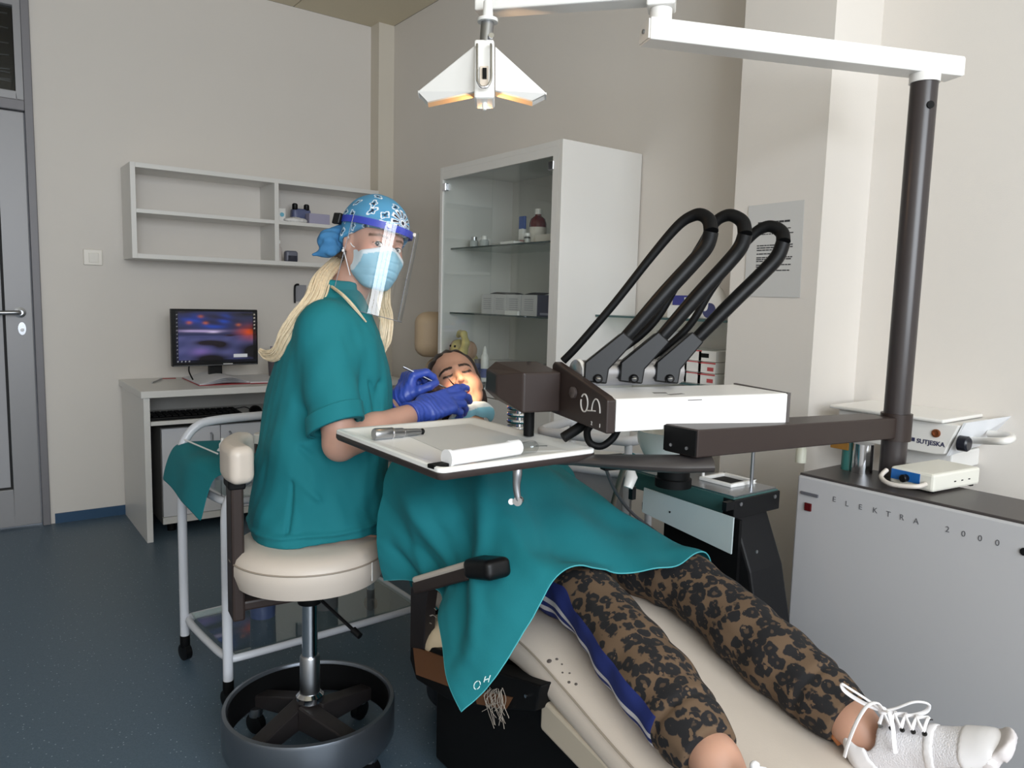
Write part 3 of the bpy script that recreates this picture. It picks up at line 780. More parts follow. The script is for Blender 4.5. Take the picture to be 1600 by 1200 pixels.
# ---- glass shelves in the niche between cabinet and pillar
for i, (px0, py0, lab) in enumerate(((1085, 502, 'upper green-edged glass shelf in the niche beside the pillar'), (1090, 604, 'lower green-edged glass shelf in the niche beside the pillar'))):
    zz = on(px0, py0, x=2.04)[2]
    g_ = thing('glass_shelf', (2.15, 1.87, zz), lab, 'shelf')
    MB().span((2.04, 1.55, zz), (X2, 2.194, zz + .008)).build('glass_plate', m_gs, g_)
    MB().span((2.0385, 1.55, zz), (2.04, 2.194, zz + .008)).build('front_edge', mat('glass_edge_teal', (70, 98, 98), .2), g_)
    if i == 0: zu = zz + .008
    else: zl = zz + .008
def boxat(px, zz, x, w, dpt, hh, m, label, name='carton', parts=None):
    p = on(px, 500, x=x)
    t = thing(name, (x + dpt / 2, p[1], zz), label, 'box')
    MB().span((x, p[1] - w / 2, zz), (x + dpt, p[1] + w / 2, zz + hh)).build('carton_body', m, t, bevel=.001)
    if parts:
        for (f0, f1, g0, g1, mm) in parts: MB().span((x - .0008, p[1] + w / 2 - f1 * w, zz + g0 * hh), (x, p[1] + w / 2 - f0 * w, zz + g1 * hh)).build('printed_patch', mm, t)
    return t
m_nb = mat('pack_blue', (62, 64, 140), .5)
m_rp = mat('pack_red', (196, 84, 88), .5); m_or = mat('pack_ochre', (206, 164, 96), .5)
boxat(1062, zu, 2.08, .12, .12, .045, m_white2, 'flat white box under the blue packet on the upper niche shelf')
boxat(1066, zu + .0455, 2.08, .10, .11, .035, m_nb, 'blue packet on top of the white box on the niche shelf', 'packet', [(.55, .9, .3, .8, m_white2)])
t = thing('paper_sack', on(1113, 489, z=zu), 'white sack with a blue round print on the upper niche shelf', 'bag')
c = on(1113, 489, x=2.12); c = A(2.12, c[1], zu)
net_obj('sack_body', lambda P: smax(ell(P, c + A(0, 0, .03), (.04, .06, .09)) + .003 * wob(P, 50, 3), zu + .0005 - P[:, 2], .004), c - A(.08, .1, .004), c + A(.08, .1, .16), .004, m_white2, t)
MB().lathe([(.026, 0), (.026, .003)], c + A(-.036, -.015, .03), (-1, 0, .1), 20).build('printed_disc', mat('pack_navy', (70, 74, 118), .6), t)
k = 0
names = (('bottom row left', 1066), ('bottom row middle', 1084), ('bottom row right', 1105), ('middle row left', 1066), ('middle row middle', 1085), ('middle row right', 1107), ('top row left, ochre print', 1072), ('top row middle', 1092), ('top row right, dark logo', 1112))
for r_ in range(3):
    for c_ in range(3):
        nm, px = names[k]; k += 1
        boxat(1064 + c_ * 22, zl + r_ * .0385, 2.06 + .01 * r_, .074, .14, .037, m_white2, 'small white and red pack on the lower niche shelf: ' + nm, 'medicine_pack',
              [(.1, .35, .1, .8, m_or)] if r_ == 2 and c_ == 0 else ([(.15, .6, .35, .75, m_black)] if r_ == 2 and c_ == 2 else [(.0, 1, .86, 1, m_rp), (.55, .9, .2, .55, m_rp)] if c_ == 2 else [(.0, 1, .9, 1, m_rp)]))
tag(MB().tube([on(1045, 545, x=2.2) * [1, 1, 0] + A(0, 0, zl), on(1045, 545, x=2.2) * [1, 1, 0] + A(0, 0, zl + .17)], .05, 18).build('paper_roll', mat('roll_grey', (190, 188, 186), .8), smooth=True), 'grey paper roll standing on the lower niche shelf', 'roll')

# ---- beige chair behind, between desk and cabinet
bc = thing('beige_chair', (2.0, 3.33, 0), 'beige chair with a rounded high back left of the glass cabinet', 'chair')
m_bei = mat('beige_vinyl', (196, 172, 142), .5)
hc = at(680, 522, 3.9)
hb = at(680, 522, 3.9)
net_obj('headrest', lambda P: rbox(P, hb, (.10, .13, .115), .06, rz(-35)), hb - .25, hb + .25, .01, m_bei, bc)
net_obj('backrest', lambda P: rbox(P, (hb[0] + .03, hb[1] + .02, .74), (.06, .12, .17), .05, rz(-35)), (hb[0] - .3, hb[1] - .3, .5), (hb[0] + .3, hb[1] + .3, 1.0), .01, m_bei, bc)
net_obj('seat', lambda P: rbox(P, (hb[0] - .02, hb[1] - .06, .48), (.2, .19, .06), .05, rz(-35)), (hb[0] - .4, hb[1] - .4, .38), (hb[0] + .4, hb[1] + .4, .6), .012, m_bei, bc)
MB().tube([(hb[0] - .02, hb[1] - .06, .05), (hb[0] - .02, hb[1] - .06, .43)], .03).build('column', m_chrome, bc, smooth=True)
MB().tube([(hb[0] + .04, hb[1] + .03, .5), (hb[0] + .04, hb[1] + .03, .62)], .02).build('back_support', m_black, bc, smooth=True)
for a in range(5):
    q = A(math.cos(a * 1.2566), math.sin(a * 1.2566), 0) * .24
    MB().tube([A(hb[0] - .02, hb[1] - .06, .07), A(hb[0] - .02, hb[1] - .06, .035) + q], .02, 8).build('leg', m_black, bc, smooth=True)
    MB().ball(A(hb[0] - .02, hb[1] - .06, .0275) + q, .0275, 8).build('caster', m_black, bc, smooth=True)
# ================================================================ the dental unit
# ---- delivery unit cabinet with the unit's name on its front
UX, UX1, UY1, UZ = 1.70, 1.905, 1.058, .806
un = thing('unit_cabinet', (1.8, .3, 0), 'long white dental unit cabinet with spaced lettering and dark top', 'cabinet')
UYE = -.55
MB().span((UX + .018, UYE, .04), (UX1, UY1 - .004, UZ - .02)).build('cabinet_body', mat('unit_grey_white', (214, 214, 214), .4), un)
MB().span((UX, UYE, .02), (UX + .018, UY1, UZ - .006)).build('front_panel', mat('unit_panel', (184, 183, 185), .4, noise=.012, nscale=4), un, bevel=.005)
MB().span((UX + .006, UYE, UZ - .02), (UX1 + .004, UY1 - .002, UZ)).build('top_plate', mat('unit_top_brown', (62, 57, 56), .38), un, bevel=.002)
MB().span((UX + .03, UYE, 0), (UX1 - .02, UY1 - .04, .04)).build('plinth', m_blackm, un)
m_ink2 = mat('grey_lettering', (92, 92, 96), .6)
for ch, (px, py) in zip('ELEKTRA2000', ((1303, 780), (1323, 787), (1344, 792), (1366, 797), (1387, 803), (1408, 808), (1430, 814), (1480, 827), (1505, 834), (1531, 841), (1558, 848))):
    p = on(px, py, x=UX - .0004)
    text_mesh(ch, .018, p + A(0, .004, -.006), (0, -1, 0), (0, 0, 1), 'letter', m_ink2, un, .0004)
p = on(1601, 862, x=UX)
MB().lathe([(.008, 0), (.008, .003)], p, (-1, 0, 0), 14).build('lock', m_black, un)
p0, p1 = on(1252, 769, x=UX), on(1279, 776, x=UX)
MB().span((UX - .004, p1[1], p1[2] - .003), (UX, p0[1], p0[2] + .004)).build('slot_trim', mat('slot_grey', (96, 96, 102), .4), un, bevel=.001)
p = on(1263, 792, x=UX)
MB().box(p, (.008, .018, .02)).build('pilot_lamp', mat('dark_red_lens', (84, 20, 22), .25), un, bevel=.001)

# ---- dental light: pole on the unit, two arms, lamp head
PX, PY = 1.888, .915
dl = thing('dental_light', (PX, PY, UZ), 'white dental lamp with folding arms on a tall dark pole', 'lamp')
MB().tube([(PX, PY, UZ), (PX, PY, 1.765)], .0305, 28).build('pole', mat('pole_brown', (56, 50, 50), .3), dl, smooth=True)
MB().lathe([(.034, 0), (.034, .02)], (PX, PY, 1.762), n=28).build('pole_collar', m_white2, dl, smooth=True)
MB().lathe([(.009, 0), (.009, .003)], (PX - .0165, PY - .0255, 1.705), (-.54, -.84, 0), 12).build('pole_hole', m_blackm, dl)
bl, br = on(1008, 52, z=1.802), on(1492, 108, z=1.806)
bl = A(bl[0], bl[1], 1.805); br = A(br[0], br[1], 1.805)
dr_ = nrm(br - bl); sd = np.cross(dr_, [0, 0, 1])
Rb = np.stack([dr_, np.cross([0, 0, 1], dr_), [0, 0, 1]], 1)
ar = MB().box((bl + br) / 2, (np.linalg.norm(br - bl), .058, .046), Rb).build('swing_arm', m_white2, dl, bevel=.003)
MB().box(bl - dr_ * .001, (.004, .05, .04), Rb).build('end_cap', m_white, ar)
MB().lathe([(.005, 0), (.005, .003)], bl - dr_ * .003, -dr_, 10).build('bolt', m_steel, ar)
MB().box(br + dr_ * .001, (.006, .052, .04), Rb).build('end_cap', m_white, ar)
j = bl + dr_ * .035
MB().lathe([(.024, 0), (.024, .028), (.02, .03), (.02, .045)], j + A(0, 0, .022), n=20).build('arm_joint', m_white2, dl, smooth=True)
le = on(763, 4, z=1.895); le = A(le[0], le[1], 1.895)
je = A(j[0], j[1], 1.895)
d2 = nrm(le - je); R2 = np.stack([d2, np.cross([0, 0, 1], d2), [0, 0, 1]], 1)
MB().box((je + le) / 2 + d2 * .0, (np.linalg.norm(le - je) + .05, .055, .05), R2).build('upper_arm', m_white2, dl, bevel=.004)
MB().box(je - d2 * .0 + A(0, 0, -.01), (.06, .062, .06), R2).build('elbow_block', m_white2, dl, bevel=.004)
lc = le * 1.0
n0 = at(762, 32, 1.66); n1 = at(759, 68, 1.66)
MB().lathe([(.023, -.004), (.023, .003), (.012, .006), (.010, .04)], n0, n=20).build('neck_flange', m_white2, dl, smooth=True)
MB().tube([n0, n1], .0145, 18).build('neck', m_steel, dl, smooth=True)
MB().lathe([(.006, 0), (.006, .006)], at(768, 57, 1.645), -CF, 12).build('neck_screw', m_chrome, dl)
# lamp head
ht, hb_ = at(757, 67, 1.66), at(757, 158, 1.64)
hz_ = nrm(ht - hb_); hx_ = nrm(LAT - hz_ * (LAT @ hz_)); hy_ = np.cross(hz_, hx_)
RH = np.stack([hx_, hy_, hz_], 1)
hh_ = np.linalg.norm(ht - hb_); hcn = (ht + hb_) / 2
hd = MB().box(hcn + hy_ * .01, (.044, .05, hh_), RH).build('lamp_head', m_white2, dl, bevel=.005)
def HL(px, py, dd): return at(px, py, 1.65 + dd)
for poly in ([(741, 72, .0), (653, 143, .05), (668, 159, .05), (741, 143, .0)], [(774, 73, .0), (854, 146, .05), (832, 157, .05), (774, 141, .0)]):
    Pp = [HL(*q) for q in poly]
    MB().prism(Pp, hy_ * .006).build('lamp_wing', m_white2, hd)
    # side skirts so the wings are trays, warm inside
    dp = hy_ * .024
    sk = MB().prism([Pp[0], Pp[1], Pp[1] + dp, Pp[0] + dp], hz_ * -.004).prism([Pp[1], Pp[2], Pp[2] + dp, Pp[1] + dp], hz_ * .003)
    sk.build('wing_rim', m_white2, hd)
    MB().prism([Pp[3] + hy_ * .006, Pp[2] + hy_ * .006, Pp[2] + dp * .9 - hz_ * .002, Pp[3] + dp * .9 - hz_ * .002], hz_ * .003).build('wing_reflector', mat('warm_reflector', (238, 196, 150), .35), hd)
hn = MB()
ft = hcn - hy_ * .016
def HP(x, zz, y=0): return hcn + hx_ * x - hy_ * (.016 + y) + hz_ * zz
hn.tube(spline([HP(-.015, .048, .0), HP(-.015, .044, .014), HP(-.015, 0, .016), HP(-.015, -.035, .016), HP(-.008, -.052, .016), HP(.0, -.055, .016), HP(.008, -.052, .016), HP(.015, -.035, .016), HP(.015, 0, .016), HP(.015, .044, .014), HP(.015, .048, .0)], 5), .0028, 8)
hn.build('handle', m_chrome, hd, smooth=True)
swp = MB().box(HP(.0, -.022, .002), (.018, .006, .046), RH).build('switch_plate', mat('switch_ivory', (220, 206, 190), .4), hd)
MB().box(HP(.001, -.018, .006), (.009, .008, .024), RH).build('switch', m_black, swp)
MB().lathe([(.006, 0), (.006, .012), (.003, .016)], hb_ + hy_ * .01, -hz_, 12).build('lamp_tip', m_white2, hd, smooth=True)
def bulb_mat():
    m = bpy.data.materials.new('lit_halogen'); m.use_nodes = True; b = m.node_tree.nodes['Principled BSDF']
    b.inputs['Base Color'].default_value = (1, .8, .6, 1); b.inputs['Emission Color'].default_value = (1, .62, .32, 1); b.inputs['Emission Strength'].default_value = 6
    return m
bp_ = hcn + hy_ * .05 + hz_ * .02
MB().lathe([(.012, 0), (.014, .02), (.008, .04)], bp_, -hz_, 14).build('halogen_bulb', bulb_mat(), hd, smooth=True)
sl = bpy.data.lights.new('dental_lamp_beam', 'SPOT'); sl.energy = 105; sl.color = (1.0, .76, .48); sl.spot_size = math.radians(8.5); sl.spot_blend = .5; sl.shadow_soft_size = .02
so = bpy.data.objects.new('dental_lamp_beam', sl); COL.objects.link(so)
sp_ = hcn + hy_ * .085 - hz_ * .05
so.location = tuple(sp_)
MOUTH = at(728, 615, 2.24)
so.rotation_euler = Vector(MOUTH - sp_).to_track_quat('-Z', 'Y').to_euler()
gl = bpy.data.lights.new('halogen_glow', 'POINT'); gl.energy = 1.1; gl.color = (1.0, .6, .3); gl.shadow_soft_size = .01
go = bpy.data.objects.new('halogen_glow', gl); COL.objects.link(go); go.location = tuple(hcn + hy_ * .045 - hz_ * .066)

# ---- instrument console on its beam
ic = thing('instrument_console', (1.2, 1.05, .90), 'dark brown arm carrying the white instrument console and tray bracket', 'console')
bmz = [(1.130, .918, .929), (1.130, 1.002, .929), (1.130, 1.002, .984), (1.130, .918, .984)]
bmr = [(1.86, .898, .905), (1.86, .985, .905), (1.86, .985, .957), (1.86, .898, .957)]
bm_ = MB(); bm_.add(bmz + bmr, [(0, 1, 2, 3), (7, 6, 5, 4), (0, 4, 5, 1), (1, 5, 6, 2), (2, 6, 7, 3), (3, 7, 4, 0)])
be = bm_.build('beam', m_brown, ic, bevel=.003)
MB().box((1.1285, .96, .957), (.004, .08, .05)).build('beam_end', m_blackm, be)
for y in (.94, .98): MB().lathe([(.0035, 0), (.0035, .002)], (1.1265, y, .945), (-1, 0, 0), 8).build('screw', m_steel, be)
# clamp of the beam at the pole
MB().tube([(PX, PY, .897), (PX, PY, .965)], .037, 24).build('pole_clamp', m_brown, ic, smooth=True)
# under-arm that carries the tray
ap = [at(1112, 719, 1.47), at(1060, 716, 1.475), at(1000, 711, 1.49), at(945, 707, 1.51), at(905, 706, 1.53), at(860, 708, 1.54)]
ap = [A(q[0], q[1], .912 - .003 * i) for i, q in enumerate(ap)]
MB().tube(spline(ap, 6), [.036, .040, .036, .030, .026, .022], 18, flat=(1, .42)).build('tray_arm', mat('arm_charcoal', (58, 54, 54), .45), ic, smooth=True)
MB().lathe([(.03, 0), (.03, .014)], (1.17, .955, .918), n=20).build('arm_pivot', m_blackm, ic, smooth=True)
# console frame of reference
O = at(960, 675, 1.45); O2 = at(1233, 664, 1.63)
xb = nrm((O2 - O) * [1, 1, 0]); yb = np.cross([0, 0, 1], xb); RB = np.stack([xb, yb, [0, 0, 1]], 1)
WB = float(np.linalg.norm((O2 - O)[:2])); Oz = O[2]
def B(x, y, zz): return A(O[0], O[1], Oz) + xb * x + yb * y + A(0, 0, zz)
m_con = mat('console_white', (242, 240, 238), .3)
cw = MB(); cw.prism([B(.002, 0, 0), B(.002, 0, .062), B(.002, .005, .064), B(.002, .172, .064), B(.002, .172, 0)], xb * (WB - .012)); cwo = cw.build('console_box', m_con, ic, bevel=.001)
MB().prism([B(WB - .010, -.001, 0), B(WB - .010, -.001, .065), B(WB - .010, .174, .067), B(WB - .010, .174, -.001)], xb * .008).build('end_plate', mat('end_plate_grey', (86, 80, 78), .5), ic)
MB().span(B(.15, .03, .0642), B(.19, .05, .0646)).build('worn_mark', mat('worn_grey', (120, 116, 114), .8), cwo)
MB().prism([B(.13, .06, .0643), B(.16, .055, .0643), B(.165, .07, .0643), B(.135, .075, .0643)], (0, 0, .0004)).build('worn_mark', mat('worn_grey', (120, 116, 114), .8), cwo)
MB().prism([B(.17, -.0006, .056), B(.205, -.0006, .056), B(.205, -.0006, .058), B(.17, -.0006, .058)], yb * .0006).build('edge_mark', mat('worn_grey', (120, 116, 114), .8), cwo)
side = MB().prism([B(-.020, -.002, -.003), B(-.020, -.002, .062), B(-.020, .012, .069), B(-.020, .225, .118), B(-.020, .235, .11), B(-.020, .235, .005)], xb * .02).build('side_plate', m_brown, ic, bevel=.003)
# marks on the side plate: a ring, an arch and two little figures, all white strokes
m_mk = mat('white_stroke', (206, 202, 198), .6)
def SP(y, zz): return B(-.0208, y, zz)
def stroke(pts, r=.0014): return MB().tube(np.array(pts), r, 6)
stroke([SP(.085 + .014 * math.cos(a), .046 + .018 * math.sin(a)) for a in np.linspace(.7, 6.6, 20)], .0016).build('knob_ring', m_mk, side)
stroke([SP(.038 + .016 * math.cos(a), .034 + .026 * math.sin(a)) for a in np.linspace(0, 3.14, 14)], .0014).build('arch_mark', m_mk, side)
stroke([SP(.075, .032), SP(.04, .036)], .0014).build('line_mark', m_mk, side)
for yy in (.056, .024): text_mesh('2' if yy > .05 else '1', .011, SP(yy, .006), -yb, (0, 0, 1), 'figure_mark', m_mk, side, .0006)
MB().lathe([(.012, 0), (.012, .006), (.008, .008)], SP(.128, .062), -xb, 16).build('side_knob', mat('knob_dark', (74, 66, 64), .3), side, smooth=True)
# head block on the left
bk_ = MB().prism([B(-.02, .205, .01), B(-.105, .205, .01), B(-.15, .255, .045), B(-.15, .30, .045), B(-.15, .32, .02), B(-.02, .32, .01)], (0, 0, .092))
V_ = np.array(bk_.V); bk2 = MB()
blk = [B(-.02, .19, .012), B(-.108, .19, .012), B(-.108, .19, .098), B(-.02, .19, .098)]
blk_b = [B(-.02, .31, .02), B(-.125, .31, .03), B(-.125, .31, .112), B(-.02, .31, .112)]
lm = [B(-.15, .24, .045), B(-.15, .24, .09), B(-.15, .30, .095), B(-.15, .30, .05)]
bk2.add(blk + blk_b + lm, [(0, 3, 2, 1), (4, 5, 6, 7), (0, 4, 7, 3), (0, 1, 5, 4), (3, 7, 6, 2), (1, 2, 9, 8), (2, 6, 10, 9), (6, 5, 11, 10), (5, 1, 8, 11), (8, 9, 10, 11)])
bko = bk2.build('head_block', m_brown, ic, bevel=.004)
MB().tube([B(-.06, .26, .02), B(-.06, .26, -.05)], .012, 12).build('block_post', m_blackm, ic, smooth=True)
MB().prism([B(-.06, .28, .1122), B(-.045, .285, .1122), B(-.05, .295, .1122)], (0, 0, .0006)).build('scratch', m_blackm, bko)
# silver drum and the three whip arms
dz_, dy_ = .098, .165
dm = MB().lathe([(.022, -.004), (.0285, 0), (.0285, .262), (.02, .268)], B(-.0, dy_, dz_), xb, 28).build('drum', mat('satin_silver', (186, 186, 190), .28, metal=1), ic, smooth=True)
MB().lathe([(.03, 0), (.03, .008)], B(.002, dy_, dz_), xb, 28).build('drum_collar', m_white2, dm, smooth=True)
def path_px(pts, d0, d1): return [at(p[0], p[1], d0 + (d1 - d0) * i / (len(pts) - 1)) for i, p in enumerate(pts)]
arms = [
    ([(926, 588), (942, 562), (978, 527), (1040, 457), (1085, 408), (1104, 384), (1111, 362)], [(1111, 362), (1108, 345), (1097, 336), (1083, 337), (1060, 352), (1020, 398), (960, 474), (905, 538), (880, 564)], 1.60),
    ([(982, 589), (998, 562), (1033, 527), (1093, 459), (1138, 410), (1157, 386), (1164, 366)], [(1164, 366), (1161, 348), (1148, 338), (1134, 337), (1117, 348), (1098, 380), (1060, 440), (1030, 492), (1000, 525), (962, 552)], 1.64),
    ([(1038, 589), (1056, 562), (1086, 532), (1140, 477), (1190, 428), (1214, 402), (1224, 378)], [(1224, 378), (1222, 364), (1210, 355), (1195, 355), (1176, 367), (1148, 400), (1110, 455), (1080, 505), (1045, 540), (1012, 562)], 1.68)]
for k, (up_, hose, dd) in enumerate(arms):
    p = spline(path_px(up_, dd, dd - .05), 6)
    a_ = MB().tube(p[11:], [.0135, .0165, .0165, .0165, .0155], 14).build('whip_arm', m_black, ic, smooth=True)
    # wedge bracket at the foot of the arm
    q = [at(x, y, dd - .045) for x, y in ((up_[0][0] - 14, 596), (up_[0][0] - 12, 566), (up_[2][0] - 4, 518), (up_[2][0] + 14, 534), (up_[0][0] + 26, 577), (up_[0][0] + 22, 600))]
    MB().prism(q, CF * .05).build('arm_bracket', m_black, a_, bevel=.003)
    MB().lathe([(.010, 0), (.010, .006), (.006, .01)], at(up_[0][0] + 8, 592, dd - .044), -CF, 14).build('pivot_cap', m_chrome if k < 0 else m_black, a_, smooth=True)
    MB().ball(at(up_[0][0] + 9, 591, dd - .054), (.006, .006, .003), 8).build('pivot_glint', m_chrome, a_, smooth=True)
    hp_ = spline([at(x, y, dd - .05 + .09 * i / (len(hose) - 1)) for i, (x, y) in enumerate(hose)], 6)
    MB().tube(hp_, [.0155, .0145, .013, .011, .009, .0085, .0085], 12).build('hose', m_blackm, a_, smooth=True)
# hoses hanging under the console
MB().tube(spline([at(925, 652, 1.58), at(905, 668, 1.57), at(880, 684, 1.56)], 6), .011, 10).build('hose', m_blackm, ic, smooth=True)
MB().tube(spline([at(935, 655, 1.55), at(918, 672, 1.55), at(922, 692, 1.54), at(940, 697, 1.54), at(958, 684, 1.54), at(968, 665, 1.55)], 6), .0075, 10).build('hose', m_blackm, ic, smooth=True)
MB().box(at(958, 722, 1.56), (.05, .02, .03), RB).build('cable_clip', m_blackm, ic)

# ---- tray with a rim
TX0, TX1, TY0, TY1, TZ = .668, 1.040, 1.100, 1.553, .905
ty = thing('instrument_tray', ((TX0 + TX1) / 2, (TY0 + TY1) / 2, TZ), 'white rimmed instrument tray with a dark edge over the patient', 'tray')
def rrect(x0, x1, y0, y1, r, zz, n=5):
    out = []
    for cx, cy, a0 in ((x1 - r, y1 - r, 0), (x0 + r, y1 - r, 90), (x0 + r, y0 + r, 180), (x1 - r, y0 + r, 270)):
        for k in range(n + 1):
            a = math.radians(a0 + 90 * k / n); out.append((cx + r * math.cos(a), cy + r * math.sin(a), zz))
    return out
n_ = 24
rings = [rrect(TX0 + .006, TX1 - .006, TY0 + .006, TY1 - .006, .012, TZ + .006), rrect(TX0, TX1, TY0, TY1, .014, TZ + .012), rrect(TX0, TX1, TY0, TY1, .014, TZ + .019), rrect(TX0 + .004, TX1 - .004, TY0 + .004, TY1 - .004, .012, TZ + .021), rrect(TX0 + .012, TX1 - .012, TY0 + .012, TY1 - .012, .012, TZ + .019), rrect(TX0 + .034, TX1 - .034, TY0 + .034, TY1 - .034, .02, TZ + .012)]
tm = MB(); VV = [v for r_ in rings for v in r_]
FF = [tuple(range(n_))[::-1]] + [(i * n_ + k, i * n_ + (k + 1) % n_, (i + 1) * n_ + (k + 1) % n_, (i + 1) * n_ + k) for i in range(5) for k in range(n_)] + [tuple(range(5 * n_, 6 * n_))]
tm.add(VV, FF).build('tray_dish', mat('tray_white', (247, 246, 243), .22), ty, smooth=True)
eb = MB(); rings = [rrect(TX0 + .002, TX1 - .002, TY0 + .002, TY1 - .002, .014, TZ - .002), rrect(TX0 - .001, TX1 + .001, TY0 - .001, TY1 + .001, .015, TZ + .003), rrect(TX0 - .001, TX1 + .001, TY0 - .001, TY1 + .001, .015, TZ + .0105)]
eb.add([v for r_ in rings for v in r_], [tuple(range(n_))[::-1]] + [(i * n_ + k, i * n_ + (k + 1) % n_, (i + 1) * n_ + (k + 1) % n_, (i + 1) * n_ + k) for i in range(2) for k in range(n_)] + [tuple(range(2 * n_, 3 * n_))]).build('tray_edge', mat('tray_edge_brown', (52, 42, 40), .5), ty, smooth=True)
fz = TZ + .0125
MB().prism([(TX0 + .10, TY0 + .12, fz), (TX1 - .04, TY0 + .045, fz), (TX1 - .04, TY1 - .04, fz), (TX0 + .13, TY1 - .04, fz)], (0, 0, .0006)).build('paper_liner', mat('liner_grey', (212, 212, 210), .5), ty)
# things on the tray
hp0, hp1 = on(584, 672, z=fz + .022), on(657, 668, z=fz + .018)
dv = nrm(hp1 - hp0); L_ = float(np.linalg.norm(hp1 - hp0))
hdp = thing('dental_handpiece', (hp0 + hp1) / 2 * [1, 1, 0] + A(0, 0, fz), 'chrome dental handpiece lying on the left of the white tray', 'handpiece')
MB().lathe([(.0, .001), (.0115, 0), (.013, .004), (.0125, L_ * .35), (.0105, L_ * .38), (.0105, L_ * .6), (.0085, L_ * .63), (.0075, L_ * .92), (.006, L_)], hp0 + A(0, 0, -.009), dv, 22).build('handpiece_sleeve', m_steel, hdp, smooth=True)
for f_ in (.36, .61): MB().lathe([(.0128 - .004 * (f_ > .5), L_ * f_), (.0128 - .004 * (f_ > .5), L_ * f_ + .003)], hp0 + A(0, 0, -.009), dv, 22).build('grip_ring', m_chrome, hdp, smooth=True)
MB().ball(on(584, 680, z=fz + .003), .004, 8).build('bur', m_steel, hdp, smooth=True)
MB().lathe([(.006, 0), (.007, .006), (.004, .009)], hp1 + A(0, 0, -.009), dv, 14).build('handpiece_nose', m_blackm, hdp, smooth=True)
s0, s1 = on(676, 721, z=fz + .015), on(850, 696, z=fz + .012)
dv = nrm((s1 - s0) * [1, 1, 0]); L_ = float(np.linalg.norm(s1 - s0)); s0 = A(s0[0], s0[1], fz + .016)
sy = thing('syringe', s0 * [1, 1, 0] + A(0, 0, fz), 'syringe in clear wrapping at the front edge of the tray', 'syringe')
m_clr = mat('clear_plastic_white', (238, 238, 240), .15)
MB().lathe([(.0, L_ * .12), (.0145, L_ * .12), (.0145, L_ * .70), (.011, L_ * .71)], s0, dv, 22).build('barrel', m_clr, sy, smooth=True)
MB().lathe([(.017, L_ * .11), (.017, L_ * .135)], s0, dv, 22).build('flange', m_clr, sy, smooth=True)
MB().lathe([(.012, L_ * .70), (.012, L_ * .9), (.008, L_ * .92)], s0 + A(0, 0, -.003), dv, 20).build('hub', mat_glass('syringe_hub', (.85, .87, .88), .15), sy, smooth=True)
MB().lathe([(.0155, L_ * .66), (.0155, L_ * .74)], s0 + A(0, 0, .001), dv, 22).build('collar', m_clr, sy, smooth=True)
MB().tube([s0 + dv * L_ * .92 - A(0, 0, .003), s0 + dv * (L_ * 1.03) - A(0, 0, .006)], .0012, 6).build('needle', m_steel, sy)
Rs = frame_from(dv)
MB().box(s0 + dv * L_ * .045 + A(0, 0, -.010), (.022, L_ * .12, .008), Rs).build('plunger', m_blackm, sy, bevel=.002)
# handpiece hanging below the tray
g = thing('hanging_handpiece', at(808, 760, 1.42), 'small chrome contra-angle handpiece hanging below the tray', 'handpiece')
h0, h1, h2 = on(809, 728, z=TZ - .001), None, None
dd = float((h0 - CC) @ CF)
h1 = at(807, 762, dd); h2 = at(810, 783, dd)
MB().tube(spline([h0, (h0 + h1) / 2, h1, h2], 6), [.009, .0095, .008, .007, .006], 16).build('handpiece_body', m_steel, g, smooth=True)
MB().lathe([(.009, -.006), (.010, 0), (.009, .008)], h2, nrm(CF + LAT * .3), 16).build('head', m_chrome, g, smooth=True)
MB().lathe([(.006, 0), (.006, .003)], at(799, 784, dd), nrm(CF), 16).build('polishing_disc', mat('disc_white', (226, 222, 220), .4), g)

# ---- things on the unit cabinet
cp = A(1.835, 1.0, UZ)
cu = thing('instrument_tumbler', cp, 'mirror-bright tumbler with a green stripe on the unit top', 'tumbler')
cp = on(1346, 738, z=UZ)
MB().lathe([(.026, 0), (.026, .006), (.025, .075)], cp, n=24).build('tumbler_wall', m_chrome, cu, smooth=True)
cp2 = on(1325, 733, z=UZ)
MB().lathe([(.018, 0), (.018, .075)], cp2, n=20).build('green_tube', mat('tumbler_green', (60, 118, 112), .25), cu, smooth=True)
bx_ = on(1385, 693, z=UZ + .05)
tag(MB().box((1.86, 1.03, UZ + .062), (.05, .05, .02)).build('wooden_block', mat('ochre_wood', (168, 120, 52), .6), bevel=.002), 'small ochre block behind the dark pole on the unit', 'block')
c = on(1240, 726, x=UX + .12); c = A(c[0], c[1] - .02, UZ)
bottle('pale_bottle', c, [(.014, 0), (.014, .035), (.006, .05), (.006, .058)], mat('pale_yellow_plastic', (216, 216, 200), .4), 'small pale bottle at the far end of the unit top', [(.005, .058), (.004, .066), (0, .066)], m_black)
# cream ultrasonic box
ca_, cb2, cc2 = on(1457, 773, z=UZ), on(1530, 759, z=UZ), on(1402, 757, z=UZ)
ub = thing('scaler_box', (ca_ + cb2) / 2, 'cream plastic box with a blue front on the unit top', 'device')
e1 = cb2 - ca_; e1[2] = 0; e2 = cc2 - ca_; e2[2] = 0
Lx, Ly = np.linalg.norm(e1), np.linalg.norm(e2); e1 = nrm(e1); e2n = nrm(np.cross([0, 0, 1], e1)); e2 = e2n
RU = np.stack([e1, e2, [0, 0, 1]], 1); Ly = .105; hb2 = .042
cen = ca_ + e1 * Lx / 2 + e2 * Ly / 2
MB().box(cen + A(0, 0, .004 + hb2 / 2), (Lx, Ly, hb2), RU).build('casing', mat('cream_plastic', (222, 220, 210), .4), ub, bevel=.006)
for a in (-1, 1):
    for b_ in (-1, 1): MB().box(cen + e1 * a * Lx * .4 + e2 * b_ * Ly * .38 + A(0, 0, .002), (.012, .012, .004), RU).build('foot', m_blackm, ub)
